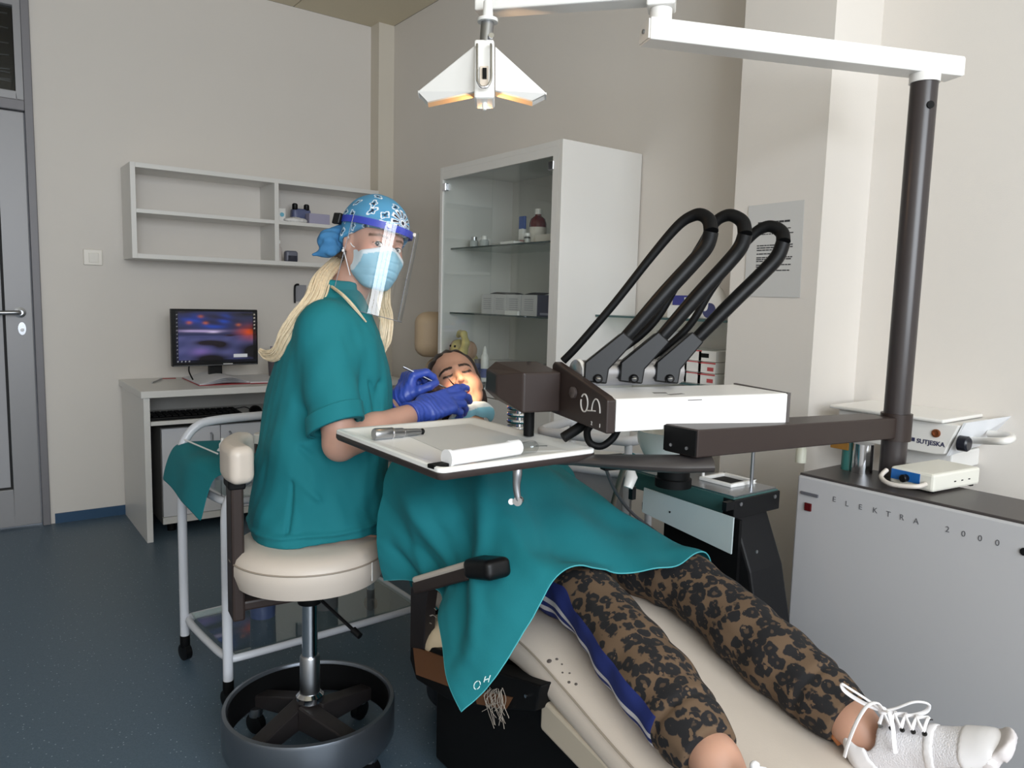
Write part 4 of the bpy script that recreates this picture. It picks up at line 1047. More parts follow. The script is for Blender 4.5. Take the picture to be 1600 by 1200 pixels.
fc = ca_ + e2 * Ly / 2 - e1 * .0008 + A(0, 0, .004 + hb2 / 2)
MB().box(fc + e2 * .014 + A(0, 0, .004), (.002, Ly * .66, hb2 * .56), RU).build('blue_front', mat('device_blue', (28, 96, 168), .4), ub)
MB().lathe([(.009, 0), (.009, .014), (.007, .016)], fc + e2 * .012, -e1, 16).build('dial', m_black, ub, smooth=True)
for k in (-1, 0, 1): MB().box(cen - e2 * (Ly / 2 + .0005) + e1 * (.02 + k * .03) + A(0, 0, .022), (.007, .001, .0025), RU).build('vent_slot', m_dark, ub)
MB().tube(spline([fc - e2 * .035 - e1 * .0 + A(0, 0, -.004), fc - e2 * .03 - e1 * .03 + A(0, 0, -.008), fc + e2 * .02 - e1 * .045 + A(0, 0, -.012), fc + e2 * .055 - e1 * .03 + A(0, 0, -.004), fc + e2 * .058 - e1 * .005 + A(0, 0, .01)], 8), .0055, 10).build('cable', mat('cable_cream', (208, 200, 192), .5), ub, smooth=True)
MB().tube([cen + e1 * (Lx / 2 + .004) + A(0, 0, .02), cen + e1 * (Lx / 2 + .04) - e2 * .005 + A(0, 0, .010)], [.010, .008], 10).build('plug', m_steel, ub, smooth=True)

# ---- wall-mounted lamp box named on its face
sb = thing('wall_device', (2.16, 1.0, .85), 'white lamp box with dark name lettering and loop handle on the wall', 'device')
z0, z1 = .848, .932
ya, yb_ = .864, 1.16
m_iv = mat('ivory_enamel', (228, 226, 222), .4)
MB().prism([(2.05, ya + .02, z0), (2.05, ya + .0, z0 + .004), (2.05, ya - .03, z1), (2.05, yb_, z1), (2.05, yb_, z0)], (X2 - 2.05, 0, 0)).build('casing', m_iv, sb, bevel=.003)
MB().span((2.03, ya + .0, z1 + .002), (X2, yb_ + .02, z1 + .012)).build('lid', m_white2, sb, bevel=.004)
MB().prism([(2.06, ya - .002, z0), (2.06, ya - .036, z1 + .008), (2.27, ya - .062, z1 + .014), (2.27, ya - .002, z0 + .012)], (0, -.006, 0)).build('side_plate', mat('device_white', (232, 234, 238), .35), sb)
p = on(1434, 691, x=2.049)
text_mesh('SUTJESKA', .0165, on(1432, 691.5, x=2.0495), (0, -1, 0), (0, 0, 1), 'lettering', mat('navy_letter', (52, 54, 84), .5), sb, .0005, .0004)
MB().box(on(1427, 686.5, x=2.0495), (.0015, .008, .010)).build('emblem', mat('navy_letter', (52, 54, 84), .5), sb)
p = on(1463, 677, x=2.0495)
MB().lathe([(.011, 0), (.011, .003), (.007, .004), (.007, -.001)], p, (-1, 0, 0), 18).build('lens', mat('amber_lens', (150, 92, 60), .2, metal=.5), sb, smooth=True)
kp = on(1499, 692, y=ya - .03)
MB().lathe([(.020, 0), (.020, .02), (.016, .024)], kp, (0, -1, 0), 22).build('knob', mat('knob_black', (28, 30, 40), .3), sb, smooth=True)
hA, hB = on(1522, 687, y=ya - .05), on(1541, 681, y=ya - .04)
MB().tube(spline([on(1520, 688, y=ya - .035), on(1545, 689, y=ya - .09), on(1570, 689, y=ya - .13), on(1581, 685, y=ya - .13), on(1574, 680, y=ya - .10), on(1545, 678, y=ya - .05)], 6), .0095, 12).build('handle', m_white2, sb, smooth=True)
MB().span((2.10, ya + .0, .80), (X2, ya + .16, z0)).build('wall_bracket', m_white2, sb, bevel=.004)

# ---- assistant's unit: green box on a black column
GXa, GXb, GYa, GYb, GZa, GZb = 1.45, 1.625, 1.062, 1.40, .726, .773
au = thing('assistant_unit', (1.53, 1.2, 0), 'green-sided instrument box on a black curved column beside the patient', 'dental unit')
MB().span((GXa, GYa, GZa), (GXb, GYb, GZb)).build('green_case', mat('dark_green_paint', (52, 86, 84), .3), au, bevel=.002)
MB().span((GXa - .002, GYa - .004, GZa - .004), (GXb + .004, GYa + .03, GZb - .004)).build('black_end', m_black, au, bevel=.003)
for x in (GXa + .02, GXb - .02): MB().lathe([(.005, 0), (.005, .003)], (x, GYa - .004, GZb - .016), (0, -1, 0), 10).build('screw', m_steel, au)
top = MB().span((GXa + .004, GYa + .004, GZb), (GXb - .004, GYb - .002, GZb + .003)).build('steel_top', m_steel, au)
fr_ = MB()
for a, b_ in (((1.52, 1.12), (1.615, 1.13)), ((1.52, 1.21), (1.615, 1.22)), ((1.515, 1.12), (1.525, 1.22)), ((1.605, 1.12), (1.615, 1.22))): fr_.span((*a, GZb + .003), (*b_, GZb + .012))
fr_.build('top_frame', m_white2, top, bevel=.002)
MB().span((1.53, 1.135, GZb + .003), (1.60, 1.205, GZb + .005)).build('dark_slot', m_blackm, top)
MB().tube([on(1173, 770, y=1.10) * [1, 1, 0] + A(0, 0, GZb), on(1173, 770, y=1.10) * [1, 1, 0] + A(0, 0, .925)], .0045, 10).build('steel_rod', m_steel, au, smooth=True)
r0 = on(1098, 752, y=1.22); r0 = A(r0[0], r0[1], GZb)
MB().tube([r0, r0 + A(0, 0, .06)], .004, 10).build('steel_rod', m_white2, au, smooth=True)
pc_ = at(1052, 748, 1.86); pc_ = A(pc_[0], pc_[1], GZb)
MB().lathe([(.045, 0), (.045, .02), (.04, .022), (.04, .055)], pc_, n=26).build('black_swivel', m_blackm, au, smooth=True)
# frosted panel hanging along the front
fa, fb_, fcx, fdx = on(1006, 762, x=1.415), on(1146, 809, x=1.415), on(1142, 866, x=1.415), on(1003, 800, x=1.415)
MB().prism([fa, fb_, fcx, fdx], (.004, 0, 0)).build('frosted_panel', mat('frosted_panel_grey', (172, 184, 186), .5), au)
MB().lathe([(.0025, 0), (.0025, .002)], on(1047, 800, x=1.415), (-1, 0, 0), 8).build('screw', m_dark, au)
for px in (1012, 1138): MB().box(on(px, 790, x=1.432) , (.03, .012, .02)).build('panel_bracket', m_black, au)
# column, leaning and tapering
cl = [(1.475, 1.09), (1.615, 1.09), (1.615, 1.30), (1.475, 1.30)]
prof = [(0, .02, 1.0), (.25, .0, 1.0), (.5, -.0, .98), (.66, .0, .95), (.726, .0, .9)]
MB().prism([(1.47, 1.075, .726), (1.47, 1.02, .60), (1.47, .985, .45), (1.47, .97, .25), (1.47, .97, .10), (1.47, 1.28, .10), (1.47, 1.28, .726)], (.13, 0, 0)).build('column', mat('column_black', (18, 18, 20), .45, spec=.25), au, bevel=.006)
MB().lathe([(.004, 0), (.004, .002)], on(1182, 862, y=.99), (0, -1, 0), 10).build('screw', m_steel, au)
MB().span((1.40, .93, 0), (1.66, 1.36, .10)).build('base', m_blackm, au, bevel=.01)
MB().span((1.46, 1.05, .45), (1.47, 1.28, .72)).build('column_side', m_blackm, au)
# hoses and clip
MB().tube(spline([at(975, 730, 1.80), at(964, 765, 1.92), at(956, 800, 2.02), at(952, 850, 2.08)], 6), .0075, 10).build('hose', mat('hose_taupe', (128, 118, 104), .5), au, smooth=True)
MB().tube(spline([at(945, 728, 1.70), at(962, 768, 1.78), at(988, 802, 1.90), at(1030, 836, 2.0), at(1060, 872, 2.05)], 6), .004, 8).build('cable', mat('cable_grey', (70, 68, 70), .5), au, smooth=True)
MB().tube([at(985, 733, 1.73), at(987, 745, 1.725), at(981, 762, 1.72)], [.009, .014, .011], 12).build('white_clip', m_white2, au, smooth=True)
MB().box(at(988, 770, 1.73), (.012, .012, .03)).build('clip_end', m_black, au)
# ---- spittoon bowl
bo = at(1035, 690, 1.86)
cs = thing('spittoon_bowl', (bo[0], bo[1], .80), 'round white spittoon bowl behind the brown beam', 'bowl')
bz = GZb + .057
bo = A(pc_[0] - .012, pc_[1] + .012, bz)
MB().lathe([(.035, 0), (.055, .012), (.074, .05), (.078, .082), (.073, .082), (.068, .05), (.045, .018), (0, .014)], bo, n=30).build('bowl', mat('bowl_porcelain', (226, 228, 224), .2), cs, smooth=True)
# ================================================================ trolley with bottles, on the left
tr_ = thing('instrument_trolley', (.93, 2.37, 0), 'white tubular trolley on casters behind the stool', 'trolley')
c4 = [(.569, 2.55), (.601, 2.17), (1.27, 2.20), (1.26, 2.58)]
TT = .80
rr_ = .0145
# end hoops: each post pair bends over into the top rail
for (a, b_) in (((c4[0]), (c4[3])), ((c4[1]), (c4[2]))):
    a = A(*a, 0); b_ = A(*b_, 0); e = nrm(b_ - a)
    zt = TT if a[1] > 2.4 else .69
    pth = [a + A(0, 0, .075), a + A(0, 0, zt - .12), a + A(0, 0, zt - .07) + e * .008, a + A(0, 0, zt - .02) + e * .045, a + A(0, 0, zt) + e * .11, a * .5 + b_ * .5 + A(0, 0, zt + .004), b_ + A(0, 0, zt) - e * .11, b_ + A(0, 0, zt - .02) - e * .045, b_ + A(0, 0, zt - .07) - e * .008, b_ + A(0, 0, zt - .12), b_ + A(0, 0, .075)]
    MB().tube(np.vstack([[pth[0]], spline(pth[1:-1], 6), [pth[-1]]]), rr_, 14).build('frame_hoop', m_tube, tr_, smooth=True)
for zz, nm in ((.145, 'lower_rail'), (.62, 'upper_rail')):
    P4 = [A(*q, zz) for q in c4]
    loop = []
    for i in range(4):
        p, q, r_ = P4[i - 1], P4[i], P4[(i + 1) % 4]
        loop += [q + nrm(p - q) * .07, q + nrm(p - q) * .018 + nrm(r_ - q) * .018, q + nrm(r_ - q) * .07]
    MB().tube(spline(loop, 5, closed=True), .0115, 12, closed=True).build(nm, m_tube, tr_, smooth=True)
    MB().prism([A(*q, zz + .008) + nrm(A(.92, 2.37, 0) - A(*q, 0)) * .02 for q in c4], (0, 0, .005)).build('glass_shelf', m_gs, tr_)
for q in c4:
    cst = MB().lathe([(.012, .04), (.016, .05), (.016, .085)], A(*q, 0), n=14).build('caster_fork', m_blackm, tr_, smooth=True)
    MB().lathe([(.016, -.012), (.0275, -.010), (.0275, .010), (.016, .012)], A(q[0], q[1] - .0, .0275), (1, .3, 0), 18).build('caster_wheel', m_black, cst, smooth=True)
MB().tube([on(286, 686, y=2.55), on(340, 709, y=2.30)], .0025, 6).build('tie_wire', m_white2, tr_)
# teal cloth over its left end
G = []
edge = [A(.579, 2.57, .735), A(.575, 2.45, .733), A(.583, 2.32, .728), A(.60, 2.20, .705)]
for k, s_ in enumerate(np.linspace(-1, 1, 15)):
    row = []
    for t, e in zip(np.linspace(0, 1, 13), spline(edge, 4)):
        out = -.06 * max(0, -s_) ** .5 if s_ < 0 else .16 * s_
        dn = -.115 * max(0, -s_) ** 1.3 * (1 + .25 * t) if s_ < 0 else -.012 * s_
        row.append(e + A(out + .004 * math.sin(9 * t + 2 * s_), .012 * s_ * math.sin(5 * t), dn + .004 * math.sin(11 * t + s_)))
    G.append(row)
tag(MB().sheet(np.array(G), .003).build('teal_cloth', m_teal, smooth=True, sub=1), 'folded teal cloth hung over the left end of the trolley', 'cloth')
zt = .633
bottle('dropper_bottle', A(.665, 2.42, zt), [(.024, 0), (.025, .004), (.025, .075), (.015, .095), (.009, .1)], mat('milky_plastic', (214, 218, 222), .35), 'milky dropper bottle with a white nozzle on the trolley', [(.011, .1), (.011, .112), (.006, .118), (.005, .13), (0, .133)], m_white2)
bottle('pill_jar', A(.80, 2.44, zt), [(.028, 0), (.028, .095), (.024, .1)], mat('jar_dark_amber', (40, 32, 30), .25), 'dark jar with a ribbed white lid on the trolley', [(.030, .1), (.030, .128), (.026, .132), (0, .132)], m_white2)
bottle('blue_bottle', A(.78, 2.40, .158), [(.04, 0), (.042, .1), (.03, .12), (.014, .13)], mat('slate_blue', (66, 80, 116), .4), 'slate blue bottle on the lower trolley shelf', [(.016, .13), (.016, .15), (0, .15)], m_black)
bottle('grey_canister', A(.98, 2.36, .158), [(.045, 0), (.045, .07), (.04, .075)], mat('canister_grey', (84, 88, 90), .5), 'grey canister on the lower trolley shelf behind the stool post', [(.042, .075), (.042, .085), (0, .085)], m_dark, cat='canister')

# ================================================================ operator's stool
SXc, SYc = .712, 1.815
stl = thing('operator_stool', (SXc, SYc, 0), 'round cream stool with a small back pad and steel ring base', 'stool')
ST, SB, SR = .600, .488, .197
MB().lathe([(0, SB), (SR - .05, SB), (SR - .012, SB + .014), (SR, SB + .05), (SR, ST - .04), (SR - .006, ST - .022), (SR - .02, ST - .008), (SR - .05, ST), (0, ST + .004)], (SXc, SYc, 0), n=56).build('seat', m_cream, stl, smooth=True)
MB().tube([(SXc + (SR - .001) * math.cos(a), SYc + (SR - .001) * math.sin(a), ST - .034) for a in np.linspace(0, 2 * math.pi, 60, endpoint=False)], .0022, 6, closed=True).build('seat_piping', mat('piping_dark', (150, 138, 124), .5), stl, smooth=True)
sa = math.radians(-62)
MB().tube([(SXc + (SR + .0005) * math.cos(sa), SYc + (SR + .0005) * math.sin(sa), zz) for zz in np.linspace(SB + .03, ST - .034, 6)], .0018, 6).build('seat_seam', m_white, stl, smooth=True)
MB().lathe([(.03, SB - .065), (.034, SB - .05), (.034, SB)], (SXc, SYc, 0)).build('seat_hub', m_blackm, stl, smooth=True)
MB().lathe([(.02, .24), (.02, SB - .06)], (SXc, SYc, 0)).build('gas_piston', m_chrome, stl, smooth=True)
MB().lathe([(.026, .16), (.026, .275), (.023, .28)], (SXc, SYc, 0)).build('outer_column', m_steel, stl, smooth=True)
MB().lathe([(.036, .155), (.036, .17), (.028, .178)], (SXc, SYc, 0)).build('column_collar', m_chrome, stl, smooth=True)
l0 = A(SXc, SYc, SB - .03); l1 = at(556, 988, 1.86)
MB().tube([l0 + nrm(l1 - l0) * .03, l1], .0045, 8).build('height_lever', m_black, stl, smooth=True)
MB().tube([l1 - nrm(l1 - l0) * .01, l1 + nrm(l1 - l0) * .016], [.009, .011, .008], 12).build('lever_grip', m_black, stl, smooth=True)
RR = .222
MB().lathe([(RR - .012, .062), (RR - .002, .06), (RR, .066), (RR, .148), (RR - .003, .156), (RR - .012, .158), (RR - .016, .152), (RR - .016, .066), (RR - .012, .062)], (SXc, SYc, 0), n=72).build('foot_ring', mat('dull_steel', (120, 126, 134), .32, metal=.85), stl, smooth=True)
MB().lathe([(RR - .0165, .07), (RR - .0165, .15), (RR - .018, .15), (RR - .018, .07), (RR - .0165, .07)], (SXc, SYc, 0), n=72).build('ring_lining', m_blackm, stl, smooth=True)
for k in range(4):
    a = math.radians(25 + 90 * k); e = A(math.cos(a), math.sin(a), 0); cc_ = A(SXc, SYc, 0)
    MB().prism([cc_ + A(0, 0, .155), cc_ + A(0, 0, .09), cc_ + e * (RR - .014) + A(0, 0, .07), cc_ + e * (RR - .014) + A(0, 0, .105)], np.cross(e, [0, 0, 1]) * .045).build('base_leg', mat('leg_brown_black', (38, 34, 34), .4), stl, bevel=.004)
    f_ = MB().lathe([(.018, .05), (.02, .062), (.02, .075)], cc_ + e * (RR - .02), n=14).build('caster_fork', m_steel, stl, smooth=True)
    MB().lathe([(.016, -.013), (.0285, -.010), (.0285, .010), (.016, .013)], cc_ + e * (RR - .02) + A(0, 0, .0285), np.cross(e, [0, 0, 1]), 18).build('caster_wheel', m_black, f_, smooth=True)
# back bracket and pad
cb_ = at(368, 850, 1.845); cb_ = A(cb_[0], cb_[1], 0)
e = nrm((A(SXc, SYc, 0) - cb_) * [1, 1, 0]); Rc = np.stack([e, np.cross([0, 0, 1], e), [0, 0, 1]], 1)
MB().box(cb_ + A(0, 0, .595), (.03, .072, .35), Rc).build('back_column', m_brown, stl, bevel=.006)
MB().box((cb_ + A(SXc, SYc, 0)) / 2 + A(0, 0, .455), (float(np.linalg.norm(A(SXc, SYc, 0) - cb_)) + .03, .062, .026), Rc).build('back_bracket', m_brown, stl, bevel=.006)
MB().box(cb_ + A(0, 0, .765), (.04, .075, .03), Rc).build('pad_mount', m_blackm, stl, bevel=.005)
# pad: a curved cushion wrapping round the back
pcn = A(cb_[0], cb_[1], .815)
ths = np.linspace(-.85, .85, 22)
arcR = .22; ac = pcn + e * arcR
def pad_sdf(P):
    q = P - ac; u = q @ e; v = q @ Rc[:, 1]
    r = np.hypot(u, v); th = np.arctan2(v, -u)
    dx = r - arcR; dy = th * arcR; dz = P[:, 2] - .815
    k = np.stack([np.abs(dx) - .010, np.abs(dy - .045) - .098, np.abs(dz) - .026], 1)
    return np.linalg.norm(np.maximum(k, 0), axis=1) + np.minimum(k.max(1), 0) - .020
net_obj('back_pad', pad_sdf, pcn - A(.3, .3, .08), pcn + A(.4, .3, .08), .005, m_cream, stl)

# ================================================================ patient's chair
def cxs(y): return 1.135 + (y - 1.1) * .085
ch = thing('dental_chair', (cxs(1.3), 1.3, 0), 'reclined dental chair with worn cream upholstery under the patient', 'dental chair')
def slab(secs, n=16, pw=5.0):
    """sections (y, z_top, half width, thickness, tilt) joined into a rounded cushion"""
    rows = []
    for (y, zt_, hw, th, nx) in secs:
        row = []
        for k in range(n * 2):
            a = 2 * math.pi * k / (n * 2)
            c_, s_ = math.cos(a), math.sin(a)
            u_ = math.copysign(abs(c_) ** (2 / pw), c_); v_ = math.copysign(abs(s_) ** (2 / 3.2), s_)
            crown = -.012 * u_ * u_ if v_ > 0 else 0
            row.append(A(cxs(y) + hw * u_, y, zt_ - th / 2) + A(0, nx[0], nx[1]) * (v_ * th / 2 + crown))
        rows.append(row)
    R = len(rows); C_ = n * 2; V = [p for r_ in rows for p in r_]
    F = [(i * C_ + k, i * C_ + (k + 1) % C_, (i + 1) * C_ + (k + 1) % C_, (i + 1) * C_ + k) for i in range(R - 1) for k in range(C_)]
    F += [tuple(range(C_)), tuple(range((R - 1) * C_, R * C_))[::-1]]
    m_ = MB(); m_.add(V, F); return m_
def secs_from(pts, n=5):
    S = spline(pts, n); out = []
    for i, p in enumerate(S):
        t = S[min(i + 1, len(S) - 1)] - S[max(i - 1, 0)]
        nn = nrm([-t[1], t[0]]); nn = nn if nn[1] > 0 else -nn
        out.append((p[0], p[1], p[2], p[3], nn))
    return out
seat_pts = [(.22, .385, .215, .05), (.24, .395, .232, .085), (.5, .430, .24, .095), (.8, .478, .243, .10), (1.0, .525, .245, .105), (1.12, .550, .247, .105), (1.22, .552, .247, .105), (1.40, .535, .247, .10), (1.56, .525, .245, .09), (1.575, .515, .23, .05)]
seat_secs = secs_from(seat_pts)
cush = slab(seat_secs).build('seat_cushion', m_cream, ch, smooth=True)
# piping along both upper edges
for sx in (-1, 1):
    pp = [A(cxs(y) + sx * (hw - .003), y, zt_ - .024) for (y, zt_, hw, th, nx) in seat_secs[4:-4]]
    MB().tube(np.array(pp), .0022, 6).build('piping', mat('piping_dark', (150, 138, 124), .5), ch, smooth=True)
# lower board of the leg rest
lb = [(.3, .30), (.6, .345), (.95, .405), (1.07, .425)]
for y0, y1, za, zb_ in ((.26, 1.07, .30, .43),):
    V = []
    MB().prism([(cxs(y0) - .235, y0, za), (cxs(y0) - .235, y0, za + .045), (cxs(y1) - .245, y1, zb_ + .02), (cxs(y1) - .245, y1, zb_ - .045)], (.46, 0, 0)).build('legrest_board', mat('cream_board', (192, 180, 162), .5), ch, bevel=.006)
# dark worn specks on the knee of the cushion
m_sp = mat('wear_dark', (92, 84, 80), .7)
for px, py, r_ in ((858, 1033, .005), (870, 1030, .003), (878, 1038, .002), (879, 1051, .002), (890, 1052, .002), (889, 1066, .003), (900, 1069, .003)):
    cw_ = WLOC[cush.name]; ok_, hit_, no_, ix_ = cush.ray_cast(Vector(CC - cw_), Vector(at(px, py, 1) - CC))
    if not ok_: continue
    p = np.array(hit_) + cw_
    MB().ball(p, (r_, r_ * 1.2, .0016), 6, frame_from(A(0, 1, 0), tuple(no_))).build('wear_mark', m_sp, ch, smooth=True)
# back rest and head rest
bk_pts = [(1.50, .530, .225, .07), (1.52, .542, .235, .09), (1.65, .612, .235, .09), (1.80, .695, .225, .085), (1.93, .775, .20, .08), (1.955, .79, .18, .05)]
slab(secs_from(bk_pts)).build('backrest', m_cream, ch, smooth=True)
hr = A(cxs(2.03), 2.045, .872)
net_obj('headrest', lambda P: rbox(P, hr, (.085, .075, .03), .025, rx(28)), hr - .15, hr + .15, .006, m_cream, ch)
MB().tube([(cxs(1.9), 1.93, .77), (cxs(2.0), 2.03, .84)], .012, 10).build('headrest_stem', m_chrome, ch, smooth=True)
# brown shell and seat side frame
X_ = .862
def SPx(px, py): return on(px, py, x=X_)
MB().prism([SPx(641, 1000), SPx(700, 1020), SPx(760, 1045), SPx(845, 1072), SPx(836, 1112), SPx(770, 1108), SPx(700, 1094), SPx(650, 1062), SPx(640, 1030)], (.05, 0, 0)).build('seat_side_frame', m_blackm, ch, bevel=.004)
MB().prism([on(645, 1010, x=X_ - .003), on(702, 1030, x=X_ - .003), on(702, 1073, x=X_ - .003), on(650, 1054, x=X_ - .003)], (.01, 0, 0)).build('brown_cover', mat('brown_hardboard', (104, 66, 38), .6), ch)
MB().prism([on(740, 1076, x=X_ - .003), on(800, 1090, x=X_ - .003), on(790, 1108, x=X_ - .003), on(745, 1100, x=X_ - .003)], (.01, 0, 0)).build('brown_cover', mat('brown_hardboard', (104, 66, 38), .6), ch)
MB().lathe([(.0035, 0), (.0035, .004)], on(823, 1087, x=X_ - .001), (-1, 0, 0), 10).build('bolt', m_chrome, ch)
MB().span((.91, 1.05, .36), (1.38, 1.56, .44)).build('seat_pan', m_blackm, ch)
MB().prism([(1.02, 1.54, .40), (1.02, 1.9, .70), (1.02, 1.94, .76), (1.02, 1.52, .48)], (.33, 0, 0)).build('back_shell', m_brown, ch, bevel=.01)
sk0 = on(680, 1150, x=.93)
MB().span((.93, 1.0, .06), (1.34, sk0[1], .37)).build('base_skirt', m_blackm, ch, bevel=.008)
bs = MB(); bs.prism([(1.0, 1.12, .36), (1.0, 1.5, .36), (1.0, 1.62, .06), (1.0, 1.02, .06)], (.28, 0, 0)); bs.build('lift_column', m_blackm, ch, bevel=.01)
MB().span((.96, .86, 0), (1.36, 1.46, .06)).build('base_plate', m_blackm, ch, bevel=.012)
# torn cream edge of the seat by the arm post, with threads
tp = on(684, 985, x=.90)
net_obj('torn_padding', lambda P: ell(P, tp + A(.0, -.01, -.01), (.045, .06, .048)) + .004 * wob(P, 70, 6), tp - .12, tp + .12, .005, mat('torn_cream', (196, 176, 146), .8), ch)
random.seed(9)
th = MB()
for k in range(26):
    p = on(770 + random.uniform(-10, 18), 1078 + random.uniform(-4, 8), x=X_ - .006)
    th.tube(spline([p, p + A(-.004 * random.random(), random.uniform(-.02, .02), -.02), p + A(-.006, random.uniform(-.035, .03), -.03 - .04 * random.random())], 4), .0006, 4)
for k in range(14):
    p = on(664 + random.uniform(-3, 20), 956 + random.uniform(-4, 20), x=.86)
    th.tube(spline([p, p + A(-.006, random.uniform(-.01, .015), .006), p + A(-.012, random.uniform(-.01, .02), .004)], 4), .0007, 4)
tag(th.build('frayed_threads', mat('thread_grey', (170, 160, 148), .9), ch), kind='stuff')
# arm rest on the near side
AX = .80
a0, a1, a2 = on(643, 905, x=AX), on(727, 880, x=AX), on(788, 886, x=AX)
pad = [a0, a1]
dA = nrm(a1 - a0); RA = frame_from(dA)
ctr = (a0 + a1) / 2; LA = float(np.linalg.norm(a1 - a0))
arm = MB().box(ctr + A(.025, 0, -.022), (.045, LA, .028), RA).build('arm_bar', m_brown, ch, bevel=.004)
MB().box(ctr + A(.025, 0, -.003), (.05, LA, .014), RA).build('arm_pad', m_cream, ch, bevel=.006)
ka = on(728, 885, x=AX); kb_ = on(768, 889, x=AX)
net_obj('arm_end_grip', lambda P: rbox(P, (ka + kb_) / 2 + A(.02, 0, -.004), (.03, float(np.linalg.norm(kb_ - ka)) / 2, .020), .012, frame_from(kb_ - ka)), (ka + kb_) / 2 - .16, (ka + kb_) / 2 + .16, .004, m_black, ch)
b0 = on(650, 915, x=AX + .03); b1 = on(655, 1012, x=AX + .06)
MB().prism([on(641, 917, x=AX + .02), on(668, 918, x=AX + .02), on(664, 950, x=AX + .03), on(662, 1015, x=AX + .055), on(640, 1012, x=AX + .055)], (.03, 0, 0)).build('arm_post', mat('post_brown_black', (36, 30, 30), .45), ch, bevel=.003)

# ================================================================ second trolley, behind the patient
t2 = thing('rear_trolley', (1.62, 1.72, 0), 'second white tubular trolley behind the patient, beside the tall cabinet', 'trolley')
ra, rb_ = at(840, 683, 2.32), at(988, 694, 2.18)
ra = A(ra[0], ra[1], .825); rb_ = A(rb_[0], rb_[1], .82)
ee = nrm((rb_ - ra) * [1, 1, 0]); ef = np.cross([0, 0, 1], ee); ef = ef if ef @ DEP > 0 else -ef
W2 = .26
L2 = float(np.linalg.norm(rb_ - ra))
q4 = [ra, rb_, rb_ + ef * W2, ra + ef * W2]
for zz, r_ in ((.82, .015), (.722, .013)):
    loop = []
    for i in range(4):
        p, q, r2 = q4[i - 1], q4[i], q4[(i + 1) % 4]
        loop += [q + nrm(p - q) * .05, q + nrm(p - q) * .013 + nrm(r2 - q) * .013, q + nrm(r2 - q) * .05]
    loop = [A(p[0], p[1], zz) for p in loop]
    MB().tube(spline(loop, 5, closed=True), r_, 12, closed=True).build('top_rail' if zz > .8 else 'shelf_rail', m_tube, t2, smooth=True)
for q in q4:
    q = q + nrm((sum(q4) / 4 - q) * [1, 1, 0]) * .02
    MB().tube([A(q[0], q[1], .05), A(q[0], q[1], .82)], .012, 12).build('post', m_tube, t2, smooth=True)
    MB().ball((q[0], q[1], .027), .027, 8).build('caster', m_black, t2, smooth=True)
MB().prism([A(q[0], q[1], .725) for q in q4], (0, 0, .006)).build('shelf_plate', m_white, t2)
MB().prism([A(q[0], q[1], .40) + ef * .01 for q in q4[:2]] + [A(q[0], q[1], .71) + ef * .01 for q in q4[1::-1]], ef * .008).build('side_panel', mat('panel_grey', (150, 150, 152), .5), t2)
G = []
for s_ in np.linspace(0, 1, 10):
    G.append([A(*(ra + ee * (L2 * (.62 + .34 * t)))[:2], .736) + ef * (.03 + s_ * .2) + A(0, 0, .006 * math.sin(8 * t + 5 * s_)) for t in np.linspace(0, 1, 10)])
tag(MB().sheet(np.array(G), .004).build('teal_cloth', m_teal, smooth=True), 'teal cloth lying on the shelf of the rear trolley', 'cloth')
c = at(812, 655, 2.05); c = A(c[0], c[1], .0)
bs_ = thing('bur_stand', (c[0], c[1], .74), 'chrome stand of stacked rings behind the brown console block', 'stand')
cz = at(812, 650, 2.05)[2]
for k in range(4): MB().lathe([(.034, 0), (.036, .003), (.036, .007), (.034, .010)], A(c[0], c[1], cz - .035 + .018 * k), n=24).build('steel_ring', m_chrome, bs_, smooth=True)
MB().tube([A(c[0], c[1], cz - .16), A(c[0], c[1], cz + .035)], .010, 12).build('stem', m_chrome, bs_, smooth=True)
MB().lathe([(.05, 0), (.05, .008), (.012, .012)], A(c[0], c[1], cz - .165), n=24).build('stand_foot', m_chrome, bs_, smooth=True)
